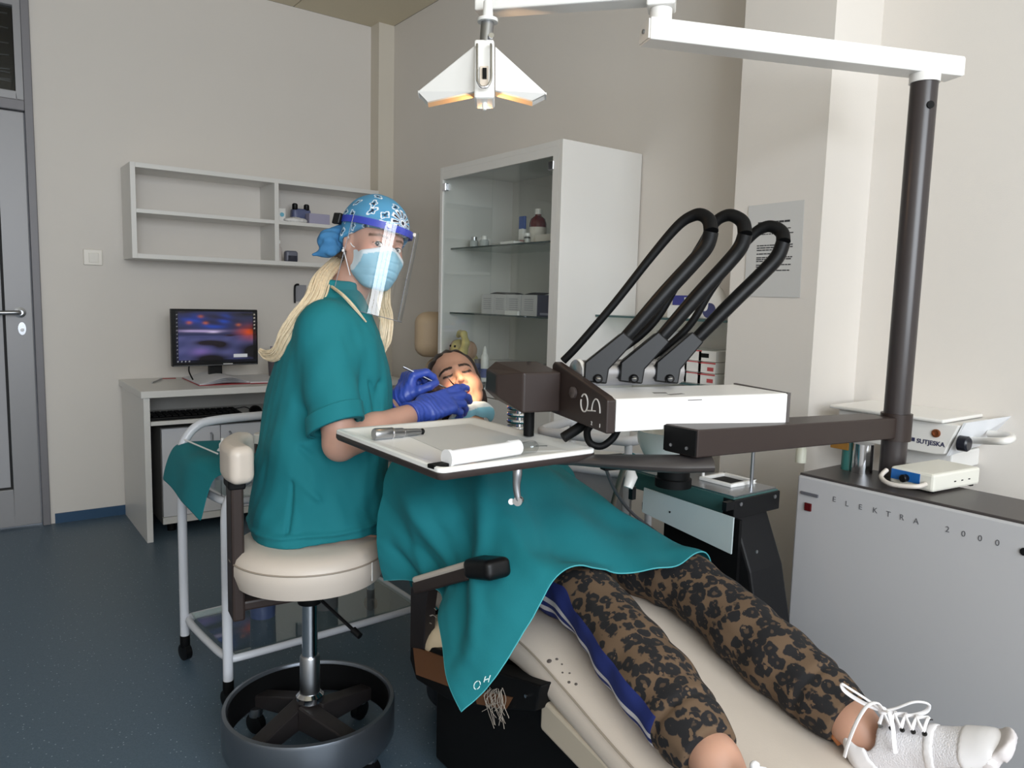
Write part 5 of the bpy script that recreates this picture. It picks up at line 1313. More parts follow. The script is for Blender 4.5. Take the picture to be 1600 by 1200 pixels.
# ================================================================ people
SKIN = np.array(srgb(198, 154, 136)); SKIN2 = np.array(srgb(190, 146, 124))
def head_frame(fwd, up_hint, roll=0.0):
    y = nrm(fwd); z = np.asarray(up_hint, float); z = nrm(z - y * (z @ y)); x = np.cross(y, z)
    a = math.radians(roll)
    x2 = x * math.cos(a) + z * math.sin(a); z2 = -x * math.sin(a) + z * math.cos(a)
    return np.stack([x2, y, z2], 1)
def head_full(q, mouth=0.0, eyes=0.0):
    """head in its own axes: x to the person's right, y out of the face, z to the crown"""
    ax = np.abs(q[:, 0]); s = np.stack([ax, q[:, 1], q[:, 2]], 1)
    jd = mouth * .02                                          # jaw drop
    d = ell(q, (0, -.014, .038), (.073, .093, .084))
    d = smin(d, ell(q, (0, .018, -.022), (.063, .068, .082)), .03)
    d = smin(d, rc(s, (.052, -.004, -.05), (.016, .056, -.094 - jd), .016, .018), .03)
    d = smin(d, ell(q, (0, .060, -.094 - jd), (.024, .020, .020)), .022)
    d = smin(d, ell(s, (.040, .052, -.030), (.024, .022, .026)), .02)
    d = smin(d, rc(s, (0, .078, .021), (.036, .066, .023), .0105, .009), .016)      # brow ridge
    d = smax(d, -ell(s, (.031, .093, .000), (.017, .018, .0125)), .016)             # sockets
    d = smin(d, ell(s, (.031, .069, .000), (.0155, .0145, .0125)), .006)            # lids
    if eyes: d = smax(d, -ell(s, (.031, .090, .0005), (.0140, .020, .0056)), .002)
    d = smin(d, rc(q, (0, .078, .006), (0, .098, -.030), .0075, .0095), .012)       # nose
    d = smin(d, ell(q, (0, .098, -.034), (.0115, .011, .0095)), .007)
    d = smin(d, ell(s, (.0125, .089, -.037), (.0075, .010, .0075)), .006)
    d = smax(d, -ell(s, (.0062, .097, -.0435), (.0036, .006, .0045)), .003)         # nostrils
    d = smin(d, ell(q, (0, .074, -.062), (.026, .014, .020)), .018)                 # muzzle
    zl = -.0675 - jd
    d = smin(d, rc(s, (0, .0865, -.0575), (.019, .074, -.061 - jd * .4), .0052, .003), .006)
    d = smin(d, rc(s, (0, .0845 - jd * .4, zl - .001), (.018, .074, -.061 - jd * .5), .0058, .003), .006)
    if mouth > 0:
        d = smax(d, -ell(q, (0, .082, -.0625 - jd * .5), (.0185, .03, .0035 + jd * .48)), .005)
    e = ell(s, (.0735, -.010, -.006), (.0085, .0165, .029), rz(18))                 # ears
    e = smax(e, -ell(s, (.083, -.004, .0), (.007, .008, .015)), .006)
    d = smin(d, e, .008)
    return d
def head_sdf(P, c, R, sc=1.0, mouth=0.0, eyes=0.0):
    q = (P - c) @ R / sc
    r = np.linalg.norm(q, axis=1); out = r - .135; m_ = r < .19
    if m_.any(): out[m_] = head_full(q[m_], mouth, eyes)
    return out * sc
def face_paint(V, c, R, sc, base, lips, brow, lash=True, mouth=0.0, browt=.0036):
    q = (V - c) @ R / sc; col = np.tile(base, (len(V), 1)); ax = np.abs(q[:, 0]); near = (np.linalg.norm(q, axis=1) < .16)
    def put(w, rgb):
        w = np.clip(w, 0, 1)[:, None]; col[:] = col * (1 - w) + np.array(rgb) * w
    jd = mouth * .02
    put(near * .35 * np.exp(-((ax - .042) ** 2 + (q[:, 2] + .03) ** 2) / .0006) * (q[:, 1] > .02), srgb(214, 130, 116))
    put(near * .3 * np.exp(-(ax ** 2 + (q[:, 2] + .036) ** 2) / .00018) * (q[:, 1] > .07), srgb(214, 130, 116))
    zb = .0215 + .003 * np.clip((ax - .012) / .02, 0, 1) - .006 * np.clip((ax - .034) / .02, 0, 1)
    put(near * (q[:, 1] > .03) * (ax > .010) * (ax < .054) * np.clip((browt - np.abs(q[:, 2] - zb)) / .0016 + .5, 0, 1), brow)
    dl = np.abs(np.hypot((q[:, 2] + jd * .5 + .0625) / (1.0 + mouth * .9), ax * .42) - .0065)
    put(near * (q[:, 1] > .066) * (ax < .021) * np.clip((.0055 - dl) / .003, 0, 1) * .85, lips)
    if mouth: put(near * (np.hypot(q[:, 2] + .0625 + jd * .5, ax * .7) < .006 + jd * .3) * (q[:, 1] < .082) * (q[:, 1] > .03) * 1.0, srgb(86, 28, 26))
    if lash:
        zc = -.0035 + .004 * ((ax - .031) / .015) ** 2
        put(near * (q[:, 1] > .05) * (np.abs(ax - .031) < .016) * np.clip((.0046 - np.abs(q[:, 2] - zc)) / .0016, 0, 1), srgb(38, 24, 20))
    return col
def hand_joints(W, Y, Z, right, curls, spread=(6, 1, -4, -10), thumb=None, sc=.95):
    Y = nrm(Y); Z = nrm(Z - Y * (Z @ Y)); X = np.cross(Z, Y) if right else np.cross(Y, Z)
    base = [.029, .0095, -.010, -.028]; by = [.090, .094, .089, .080]
    ln = [(.043, .025, .020), (.047, .029, .021), (.043, .027, .020), (.034, .020, .018)]
    out = []
    for f in range(4):
        p = W + (X * base[f] + Y * by[f]) * sc; a = 0.0
        sp = math.radians(spread[f]); d0 = Y * math.cos(sp) + X * math.sin(sp)
        js = [p]
        for k in range(3):
            a += math.radians(curls[f][k]); dr = d0 * math.cos(a) - Z * math.sin(a)
            p = p + dr * ln[f][k] * sc; js.append(p)
        out.append(js)
    tb = W + (X * .026 + Y * .028 - Z * .006) * sc
    t = thumb if thumb is not None else ((.75, .62, -.25), (.45, .85, -.3), (.2, .9, -.35))
    js = [tb]; p = tb
    for k, v in enumerate(t):
        v = nrm(v); p = p + (X * v[0] + Y * v[1] + Z * v[2]) * (.042, .033, .025)[k] * sc; js.append(p)
    out.append(js)
    return X, Y, Z, out
def hand_sdf(P, W, HJ, sc=.95, grow=0.0):
    X, Y, Z, J = HJ
    out = np.linalg.norm(P - (W + Y * .09 * sc), axis=1) - .13
    m_ = out < .03
    if not m_.any(): return out
    Q = P[m_]; R = np.stack([X, Y, Z], 1)
    d = rbox(Q, W + Y * .052 * sc, (.039 * sc, .046 * sc, .0135 * sc), .0125 * sc, R)
    d = smin(d, rc(Q, W - Y * .01, W + Y * .02, .026 * sc, .027 * sc), .02)
    d = smin(d, rc(Q, J[4][0], J[4][1], .017 * sc, .0125 * sc), .018)
    for f in range(4):
        r0 = (.0098, .0101, .0095, .0084)[f] * sc
        d = smin(d, chain(Q, J[f], [r0 * 1.05, r0, r0 * .92, r0 * .82], .004), .006)
    d = smin(d, chain(Q, J[4][1:], [.0122 * sc, .0112 * sc, .0092 * sc], .004), .006)
    out[m_] = d - grow
    return out
def stack_sdf(P, zs, cen, ra, rb, u, v, k=None):
    z = P[:, 2]
    cx = np.interp(z, zs, [c[0] for c in cen]); cy = np.interp(z, zs, [c[1] for c in cen])
    a = np.interp(z, zs, ra); b = np.interp(z, zs, rb)
    dx = P[:, 0] - cx; dy = P[:, 1] - cy
    du = dx * u[0] + dy * u[1]; dv = dx * v[0] + dy * v[1]
    kk = (np.abs(du / a) ** 2.4 + np.abs(dv / b) ** 2.4) ** (1 / 2.4)
    return (kk - 1) * np.minimum(a, b) * .95
def smooth_tab(zs, vals, n=40):
    """dense, smoothed table"""
    zz = np.linspace(zs[0], zs[-1], n); v = np.array([np.interp(zz, zs, np.array(vals)[:, i]) for i in range(np.array(vals).shape[1])]).T
    for _ in range(6): v[1:-1] = (v[:-2] + 2 * v[1:-1] + v[2:]) / 4
    return zz, v

# ---------------------------------------------------------------- the dentist
DH = at(584, 384, 2.03); DS = .985
tc_ = nrm((CC - DH) * [1, 1, 0]); rt_ = np.cross(tc_, [0, 0, 1]) * -1
fw = tc_ * math.cos(math.radians(33)) + LAT * math.sin(math.radians(33)) + A(0, 0, -.10)
DR = head_frame(fw, A(0, 0, 1), 0)
_l = LAT * .29; DR = head_frame(fw, A(0, 0, 1) + _l * 1.0, 0)
dent = thing('person', (SXc, SYc, ST), 'dentist in teal scrubs, blue bandana, mask and face shield on the stool', 'person')
U = nrm(LAT * .966 + DEP * .26); VV_ = nrm(np.cross([0, 0, 1], U))      # U: chest direction, VV_: to her left (far side)
rows = [(870, 497, .172, .185), (800, 499, .172, .18), (730, 503, .168, .168), (660, 510, .166, .165), (600, 514, .157, .17), (550, 518, .138, .182), (510, 520, .115, .188), (485, 522, .094, .165), (468, 524, .074, .118), (452, 528, .060, .075)]
pts = [at(px, py, 2.02) for py, px, a, b in rows]
zs0 = [p[2] for p in pts][::1]
tab = [(p[0], p[1], r_[2], r_[3]) for p, r_ in zip(pts, rows)]
zz_, tv = smooth_tab(zs0, tab)
def torso(P, grow=0.0): return stack_sdf(P, zz_, tv[:, :2], tv[:, 2] + grow, tv[:, 3] + grow, U, VV_)
nS, nE, nW = at(508, 512, 1.87), at(531, 694, 1.815), at(657, 642, 2.04)
fS, fE, fW = at(512, 515, 2.19), at(548, 672, 2.30), at(622, 628, 2.17)
neck0 = DH + DR @ A(0, -.028, -.055); neck1 = at(528, 478, 2.03)
# near (right) hand: back towards us, fingers closing on the instrument at the mouth
nY = at(715, 622, 2.10) - nW
nZ = -CF * .80 + CU * .45 + CR * -.15
HN = hand_joints(nW, nY, nZ, True, [(2, 22, 12), (12, 32, 20), (24, 42, 25), (36, 45, 30)], sc=1.03, thumb=((.55, .6, -.55), (.25, .85, -.45), (.05, .95, -.2)))
fY = at(648, 570, 2.19) - fW
fZ = -CR * .62 - CF * .45 + CU * .55
HF = hand_joints(fW, fY, fZ, False, [(52, 45, 25), (58, 50, 28), (64, 55, 30), (70, 55, 30)], thumb=((.6, .62, -.45), (.2, .75, -.7), (-.1, .75, -.65)))
kN, kF = A(1.03, 1.69, .575), A(1.05, 1.83, .58)
hN, hF = A(.735, 1.885, .665), A(.765, 2.02, .665)
aN, aF = A(1.08, 1.65, .09), A(1.13, 1.80, .09)
def dentist_body(P):
    d = torso(P, -.022)
    d = smax(d, P[:, 2] - 1.235, .03); d = smax(d, .60 - P[:, 2], .03)
    d = smin(d, rc(P, neck1, neck0, .056, .050), .04)
    d = smin(d, head_sdf(P, DH, DR, DS, 0, 1), .02)
    for S, E_, W_, HJ in ((nS, nE, nW, HN), (fS, fE, fW, HF)):
        d = smin(d, rc(P, S, E_, .047, .040), .03)
        m1 = E_ * .6 + W_ * .4
        d = smin(d, chain(P, [E_, m1, W_], [.040, .0415, .0265], .02), .012)
        d = smin(d, hand_sdf(P, W_, HJ, sc=1.03 if HJ is HN else .95, grow=-.001), .012)
    d = smin(d, rc(P, hN, kN, .064, .046), .04); d = smin(d, rc(P, hF, kF, .064, .046), .04)
    d = smin(d, chain(P, [kN, (kN + aN) / 2 + A(.0, .02, .04), aN], [.05, .046, .036], .02), .02)
    d = smin(d, chain(P, [kF, (kF + aF) / 2 + A(.0, .02, .04), aF], [.054, .05, .036], .02), .02)
    for a_ in (aN, aF): d = smin(d, rc(P, a_ + A(0, .02, -.035), a_ + A(.05, -.13, -.06), .034, .026), .03)
    return d
m_skin = mat_attr('skin', .48, sss=.12, bump=.08, bscale=500)
net_obj('body', dentist_body, (.40, 1.42, -.005), (1.32, 2.42, 1.53), .0038, m_skin, dent,
        lambda V: face_paint(V, DH, DR, DS, SKIN, srgb(180, 100, 96), srgb(104, 72, 52), lash=False, browt=.003))
# eyes turned to the camera
for sx in (-1, 1):
    ec_ = DH + DR @ (A(.031 * sx, .0695, .0) * DS)
    look = nrm(CC - ec_)
    V_ = []; m_ = MB().ball(ec_, .0128, 16); Vv = np.array(m_.V); dd_ = (Vv - ec_) @ look / .0128
    col = np.tile(np.array(srgb(226, 220, 214)), (len(Vv), 1)); col[dd_ > .86] = srgb(74, 84, 90); col[dd_ > .955] = srgb(14, 13, 14)
    o = link_mesh('eye', Vv, m_.F, mat_attr('eye_wet', .12), dent, smooth=True, col=col)
    # lids and lashes: thin dark arcs over and under the eye
    for up_, rad in ((1, .0011), (-1, .0006)):
        arc = [DH + DR @ (A(.031 * sx + .0155 * t, .0775 - .006 * t * t - .004 * max(0, t * sx), (.0062 if up_ > 0 else -.0055) * (1 - t * t)) * DS) for t in np.linspace(-1, 1, 11)]
        MB().tube(np.array(arc) + DR[:, 1] * .0045, rad, 6).build('eyelash', mat('lash_dark', (44, 32, 28), .7), dent, smooth=True)
# scrub top
sl0 = nS + A(0, 0, .0); sl1 = at(525, 668, 1.815)
sdir = nrm(sl1 - sl0)
fsl1 = fS * .45 + fE * .55; fdir = nrm(fsl1 - fS)
hem_n = nrm(A(0, 0, -1.0) + 0 * U)
def folds(P):
    c = P @ U; w = P @ VV_
    f_ = .0045 * np.sin(34 * c + 13 * P[:, 2] + 2.0 * np.sin(9 * P[:, 2] + 7 * w))
    f_ += .006 * wob(P * [1, 1, .55], 17, 3) + .002 * wob(P, 46, 8)
    return f_ * np.clip((1.22 - P[:, 2]) / .12, .25, 1)
def _cs(x0, y0, d0, x1, y1, d1, w, h): return (at(x0, y0, d0), at(x1, y1, d1), w, h)
CREASES = [_cs(494, 575, 1.86, 478, 690, 1.86, .012, .013), _cs(482, 600, 1.86, 462, 720, 1.86, .010, -.008), _cs(455, 600, 1.9, 430, 720, 1.9, .010, .010), _cs(440, 640, 1.92, 420, 770, 1.9, .012, .010),
           _cs(590, 600, 1.93, 578, 850, 1.88, .012, .011), _cs(565, 640, 1.88, 572, 860, 1.86, .010, -.006), _cs(470, 700, 1.85, 540, 760, 1.83, .010, .009), _cs(455, 740, 1.85, 520, 800, 1.83, .009, -.007),
           _cs(462, 720, 1.85, 448, 850, 1.84, .006, .008), _cs(470, 730, 1.85, 458, 850, 1.84, .006, -.005), _cs(500, 800, 1.83, 585, 830, 1.85, .007, .006), _cs(525, 470, 1.92, 560, 545, 1.89, .010, .007), _cs(545, 520, 1.88, 590, 640, 1.92, .012, .010)]
def sleeve(P, a_, dr, e_, tilt):
    cut = (P - e_) @ nrm(dr + tilt)
    d = rc(P, a_ + A(0, 0, .004), e_ + dr * .04, .066, .064) + .45 * folds(P) + .002 * np.sin(((P - a_) @ dr) * 46 + 3 * wob(P, 12, 3))
    inner = np.maximum(rc(P, a_, e_ + dr * .06, .047, .052), -(cut + .05))
    return smax(smax(d, cut, .004), -inner, .004)
def scrub(P):
    d = torso(P, .004)
    d = smax(d, P[:, 2] - 1.262, .01) + folds(P)
    d = d + .006 * np.exp(-((P - at(497, 560, 1.85)) @ nrm(CR * .97 + CU * .1)) ** 2 / .00006) * np.exp(-np.linalg.norm(P - at(497, 580, 1.85), axis=1) ** 2 / .012)
    # long creases running from the waist down to the hem
    lo_ = np.clip((.86 - P[:, 2]) / .15, 0, 1)
    d = d + lo_ * .0055 * np.sin(26 * (P @ LAT) + 30 * P[:, 2] + 2 * wob(P, 6, 2)) * np.clip(wob(P, 8, 9) + .6, 0, 1.2)
    d = d - .006 * np.exp(-((P[:, 2] - .655 - .05 * (P @ U - .45)) / .006) ** 2)
    for (p, q, wd, dp) in CREASES: d = d + dp * np.exp(-(rc(P, p, q, 0, 0) / wd) ** 2)
    hem = .606 + .008 * np.sin(P @ U * 14) - P[:, 2]
    d = smax(d, hem, .006)
    d = smax(d, -(rc(P, A(pts[0][0], pts[0][1], .50), A(pts[0][0], pts[0][1], .64), .14, .13)), .006)
    d = smin(d, sleeve(P, nS, sdir, sl1, CR * .22), .03)
    d = smin(d, sleeve(P, fS, fdir, fsl1, 0), .03)
    d = smax(d, -rc(P, neck1 + A(0, 0, .01), neck0 + A(0, 0, .02), .066, .07), .008)
    vneck = rc(P, neck1 + U * .085 + A(0, 0, .04), neck1 + U * .14 + A(0, 0, -.10), .045, .012)
    d = smax(d, -vneck, .006)
    return d
net_obj('scrub_top', scrub, (.36, 1.46, .52), (1.22, 2.36, 1.30), .0042, m_teal, dent)
# folded sleeve band and collar strip
def sleeve_band(P):
    cut = (P - sl1) @ nrm(sdir + CR * .22)
    d = np.abs(rc(P, nS, sl1 + sdir * .04, .0680, .0660) + .45 * folds(P)) - .0042
    return smax(smax(d, cut - .001, .002), -(cut + .042), .002)
net_obj('sleeve_band', sleeve_band, sl1 - .14, sl1 + .14, .003, m_teal, dent)
# trousers
def trousers(P):
    d = smin(rc(P, hN, kN, .085, .062), rc(P, hF, kF, .085, .062), .04)
    d = smin(d, ell(P, (pts[0][0] + .02, pts[0][1] + .02, .665), (.125, .125, .06)), .04)
    d = smin(d, chain(P, [kN, (kN + aN) / 2, aN + A(0, 0, .02)], [.06, .056, .052], .02), .02)
    d = smin(d, chain(P, [kF, (kF + aF) / 2, aF + A(0, 0, .02)], [.06, .056, .052], .02), .02)
    d = d + .004 * wob(P, 26, 5)
    d = smax(d, .062 - P[:, 2], .004); d = smax(d, P[:, 2] - .73, .01)
    return smax(d, np.where(np.hypot(P[:, 0] - SXc, P[:, 1] - SYc) < SR - .02, ST + .002 - P[:, 2], -1), .01)
net_obj('trousers', trousers, (.45, 1.42, .03), (1.2, 2.2, .80), .006, m_teal, dent)
for a_ in (aN, aF):
    def shoe_(P, a_=a_):
        d = smin(rc(P, a_ + A(0, .025, -.03), a_ + A(.05, -.14, -.055), .046, .036), rc(P, a_ + A(0, 0, -.03), a_ + A(0, 0, .005), .048, .05), .03)
        return smax(d, .002 - P[:, 2], .006)
    net_obj('clog', shoe_, a_ - A(.14, .24, .12), a_ + A(.16, .14, .1), .006, mat('clog_dark', (40, 42, 48), .4), dent)
# gloves
m_glove = mat('blue_nitrile', (62, 88, 186), .36, noise=.06, nscale=60, bump=.25, bscale=140)
for W_, HJ, E_ in ((nW, HN, nE), (fW, HF, fE)):
    ax_ = nrm(E_ - W_)
    def glove(P, W_=W_, HJ=HJ, ax_=ax_):
        d = hand_sdf(P, W_, HJ, sc=1.03 if HJ is HN else .95, grow=.0017)
        t = (P - W_) @ ax_
        wr = .0011 * np.sin(t * 420 + 2.5 * wob(P, 60, 2)) * np.exp(-((t + .0) / .06) ** 2)
        d = smin(d, rc(P, W_ + HJ[1] * .01, W_ + ax_ * .052, .0285, .0365), .01) + wr
        return smax(d, t - .045, .003)
    cg = W_ + HJ[1] * .07
    net_obj('glove', glove, cg - .165, cg + .165, .0024, m_glove, dent)
    MB().tube([W_ + ax_ * .0445 + (nrm(np.cross(ax_, [0, 0, 1])) * math.cos(a) + np.cross(ax_, nrm(np.cross(ax_, [0, 0, 1]))) * math.sin(a)) * .0355 for a in np.linspace(0, 2 * math.pi, 32, endpoint=False)], .0019, 6, closed=True).build('cuff_roll', m_glove, dent, smooth=True)

# surgical mask
def HLo(x, y, z): return DH + DR @ (A(x, y, z) * DS)
def mask_sdf(P):
    q = (P - DH) @ DR / DS
    r = np.linalg.norm(q, axis=1); out = r - .13; m_ = r < .18
    if not m_.any(): return out
    k = q[m_]; ax = np.abs(k[:, 0])
    d = np.minimum(head_full(k) - .0045, 1)
    d = smin(d, ell(k, (0, .052, -.056), (.052, .064, .060)), .02)
    side = np.interp(k[:, 2], [-.125, -.10, -.03, .0], [.046, .060, .066, .058])
    pl = .0018 * np.clip(1.1 - ax / .06, 0, 1)
    zc = k[:, 2] + .010 * (ax / .06) ** 2 * np.sign(-.05 - k[:, 2])
    for z0 in (-.040, -.062, -.082): d = d + pl * np.exp(-((zc - z0) / .0022) ** 2) * 1.4
    d = smax(d, ax - side, .004)
    d = smax(d, k[:, 2] - (.001 - .9 * np.clip(ax - .012, 0, 1) * .55), .003)
    d = smax(d, -.118 - k[:, 2], .008)
    d = smax(d, .012 - k[:, 1], .004)
    out[m_] = d
    return out * DS
def mask_col(V):
    q = (V - DH) @ DR / DS
    ax = np.abs(q[:, 0]); col = np.tile(np.array(srgb(150, 200, 222)), (len(V), 1))
    edge_ = (q[:, 2] > -.010 - .5 * np.clip(ax - .012, 0, 1)) | (ax > np.interp(q[:, 2], [-.125, -.10, -.03, .0], [.044, .058, .064, .056]))
    col[edge_] = srgb(220, 232, 240)
    return col
net_obj('surgical_mask', mask_sdf, DH - .17, DH + .17, .0026, mat_attr('mask_fabric', .8), dent, mask_col)
m_str = mat('strap_white', (232, 232, 234), .7)
for sx in (-1, 1):
    for (y0, z0) in ((.022, -.022), (.030, -.098)):
        MB().tube(spline([HLo(.064 * sx, y0, z0), HLo(.071 * sx, (y0 - .008) / 2, z0 * .7), HLo(.080 * sx, -.016, .016 if z0 > -.05 else -.028)], 6), .0013, 6).build('ear_loop', m_str, dent, smooth=True)
MB().ball(HLo(.081, -.008, -.037), .0045, 8).build('ear_stud', mat('stud_pearl', (230, 226, 224), .2), dent, smooth=True)
# bandana
def bandana_sdf(P):
    q = (P - DH) @ DR / DS
    r = np.linalg.norm(q, axis=1); out = r - .125; m_ = r < .2
    if not m_.any(): return out
    k = q[m_]
    d = smin(head_full(k) - .010, ell(k, (0, -.018, .052), (.084, .106, .086)), .02) + .0011 * wob(k, 60, 4)
    edge_ = np.interp(k[:, 1], [-.12, -.05, 0, .05, .09], [-.052, -.030, .008, .036, .040])
    d = smax(d, edge_ - k[:, 2], .004)
    d = smax(d, -(head_full(k) - .0015), .001)
    out[m_] = d
    return out * DS
BB = np.array(srgb(74, 142, 184)); BW = np.array(srgb(226, 232, 238)); BK = np.array(srgb(20, 26, 46))
random.seed(11)
mot = []
for el in (-14, 6, 26, 46, 66):
    n_ = max(4, int(13 * math.cos(math.radians(el))))
    for k in range(n_):
        mot.append((360 * k / n_ + el * 1.7 + random.uniform(-8, 8), el + random.uniform(-5, 5), random.uniform(0, 6.28)))
def bandana_col(V):
    q = ((V - DH) @ DR / DS) - A(0, -.018, .03); u_ = q / np.linalg.norm(q, axis=1)[:, None]
    col = np.tile(BB, (len(V), 1)) * (1 + .06 * wob(V, 30, 1))[:, None]
    def dirv(az, el): a, e = math.radians(az), math.radians(el); return A(math.sin(a) * math.cos(e), math.cos(a) * math.cos(e), math.sin(e))
    for az, el, ph in mot:
        dv = dirv(az, el); t1 = nrm(np.cross([0, 0, 1], dv)); t2 = np.cross(dv, t1)
        a_, b_ = u_ @ t1, u_ @ t2; rr = np.hypot(a_, b_) * (u_ @ dv > 0) + 9 * (u_ @ dv <= 0); th = np.arctan2(b_, a_) + ph
        sq = np.hypot(a_ * math.cos(ph) + b_ * math.sin(ph), (b_ * math.cos(ph) - a_ * math.sin(ph)) * 1.7) + 9 * (u_ @ dv <= 0)
        lobe = .125 + .028 * np.cos(4 * th)
        col[(sq < lobe * 1.12) & (sq > lobe * 1.12 - .04)] = BW
        col[(sq < .045)] = BK
        col[(sq > .055) & (sq < .085) & (np.sin(3 * th) > .3)] = BK
    # big daisy over the brow on the far side
    dv = dirv(-12, 22); t1 = nrm(np.cross([0, 0, 1], dv)); t2 = np.cross(dv, t1); a_, b_ = u_ @ t1, u_ @ t2
    rr = np.hypot(a_, b_) + 9 * (u_ @ dv <= 0); th = np.arctan2(b_, a_)
    col[rr < .36] = BB
    pet = np.abs(np.cos(6 * th))
    col[(rr < .34) & (rr > .10) & (pet > .5)] = BW
    col[(rr < .29) & (rr > .13) & (pet > .82)] = BK
    col[rr < .085] = BW; col[rr < .05] = BK
    # black-and-white border at the back
    bk_ = (q[:, 1] < -.045) & (np.abs(q[:, 0] + .0) > .035) & (q[:, 1] > -.085)
    s_ = np.sin(q[:, 2] * 330 + 2 * np.sin(q[:, 1] * 200))
    col[bk_ & (s_ > .35)] = BW; col[bk_ & (s_ < -.45)] = BK
    return col
net_obj('bandana', bandana_sdf, DH - .2, DH + .2, .0019, mat_attr('printed_cotton', .85), dent, bandana_col)
m_bcl = mat('bandana_blue', (54, 112, 158), .85, noise=.15, nscale=40)
kn = HLo(.02, -.118, -.030)
def knot(P):
    d = rc(P, at(534, 356, 2.03), at(511, 376, 1.99), .012, .024)
    d = smin(d, rc(P, at(530, 385, 2.02), at(515, 392, 1.99), .016, .018), .02)
    d = smin(d, chain(P, [at(520, 390, 1.99), at(505, 394, 1.985), at(490, 398, 1.98)], [.014, .012, .004], .01), .008)
    return d + .0045 * wob(P, 75, 7)
net_obj('bandana_knot', knot, kn - .14, kn + .14, .003, m_bcl, dent)
# face shield
m_shb = mat('shield_blue', (46, 66, 190), .3)
def ring(z, rx_, ry_, a0, a1, n, y0=-.006): return [HLo(rx_ * math.sin(a), y0 + ry_ * math.cos(a), z) for a in np.linspace(a0, a1, n)]
a0, a1 = math.radians(-128), math.radians(128)
Gv = [[HLo((.092 + .002) * math.sin(a), -.006 + .118 * math.cos(a), z) for z in (.040, .058)] for a in np.linspace(a0, a1, 40)]
MB().sheet(np.array(Gv), .004).build('shield_band', m_shb, dent, smooth=True)
for sx in (-1, 1):
    p = HLo(.0925 * sx, -.062, .046)
    MB().box(p, (.012, .036, .030), DR).build('band_clip', m_black, dent, bevel=.003)
MB().tube(np.array([HLo(.086 * math.sin(a), -.02 + .098 * math.cos(a), .046) for a in np.linspace(math.radians(128), math.radians(232), 16)]), .004, 8, flat=(1, 1.6)).build('elastic_strap', m_black, dent, smooth=True)
Gv = []
for z in np.linspace(.060, -.185, 26):
    t = (.060 - z) / .245
    Gv.append([HLo((.103 + .008 * t) * math.sin(a), .000 + (.132 + .018 * t) * math.cos(a), z) for a in np.linspace(math.radians(-74), math.radians(74), 48)])
vis = MB().sheet(np.array(Gv)).build('visor', mat_glass('visor_film', (.95, .96, .97), .075, .04), dent, smooth=True)
rim = np.vstack([np.array(Gv)[:, 0], np.array(Gv)[-1, 1:], np.array(Gv)[::-1, -1][1:]])
MB().tube(rim, .0009, 5).build('visor_rim', mat('rim_grey', (120, 124, 134), .2), dent, smooth=True)
for a in (-22, 22):
    MB().lathe([(.005, 0), (.005, .003)], HLo(.104 * math.sin(math.radians(a)), .134 * math.cos(math.radians(a)), .048), DR @ A(math.sin(math.radians(a)), math.cos(math.radians(a)), 0), 12).build('snap_button', m_white2, dent)
# hair
def hair_bundle(name, path, rad, n, thick, m, parent, seed=1, flat=.6, tail=.35):
    rs = np.random.RandomState(seed); path = spline(path, 8); N = len(path); mb = MB()
    T = np.gradient(path, axis=0); T /= np.linalg.norm(T, axis=1)[:, None]
    rad = np.interp(np.linspace(0, 1, N), np.linspace(0, 1, len(rad)), rad)
    n1 = nrm(np.cross(T[0], CF)); fr_ = []
    for i in range(N):
        n1 = nrm(n1 - T[i] * (n1 @ T[i])); fr_.append((n1, np.cross(T[i], n1)))
    for k in range(n):
        a = rs.uniform(0, 6.28); r = math.sqrt(rs.uniform(.05, 1)); ph = rs.uniform(0, 6.28); e = int(N * rs.uniform(.8, 1.0)); tw = rs.uniform(-.6, .6)
        p = []
        for i in range(e):
            aa = a + tw * i / N; w = 1 + .18 * math.sin(ph + i * .35)
            p.append(path[i] + (fr_[i][0] * math.cos(aa) + fr_[i][1] * math.sin(aa) * flat) * rad[i] * r * w)
        mb.tube(np.array(p), [thick * .7, thick, thick, thick * .8, thick * .25], 5)
    o = mb.build(name, m, parent, smooth=True); tag(o, kind='stuff'); return o
m_bl = mat('blond_hair', (212, 194, 164), .45, noise=.28, nscale=120)
hair_bundle('ponytail', [HLo(.025, -.112, -.045), at(506, 432, 1.96), at(490, 468, 1.90), at(466, 500, 1.875), at(447, 528, 1.88), at(434, 552, 1.90), at(418, 556, 1.92), at(404, 546, 1.93)], [.016, .020, .023, .022, .020, .018, .014, .005], 150, .0030, m_bl, dent, 2, .6)
hair_bundle('hair_strand', [HLo(-.055, .02, -.075), at(600, 470, 2.02), at(605, 500, 1.99), at(603, 530, 1.985), at(598, 556, 1.99)], [.010, .016, .018, .015, .004], 90, .0026, m_bl, dent, 4, .5)
hair_bundle('hair_wisp', [at(516, 446, 1.95), at(535, 460, 1.895), at(556, 482, 1.885), at(574, 505, 1.89)], [.003, .004, .0035, .002], 16, .0016, m_bl, dent, 5, .8)
hair_bundle('nape_hair', [HLo(.055, -.075, -.028), HLo(.05, -.082, -.055), at(520, 430, 2.0)], [.014, .012, .006], 40, .0028, mat('dark_blond_hair', (110, 92, 74), .5, noise=.25, nscale=120), dent, 6, .6)
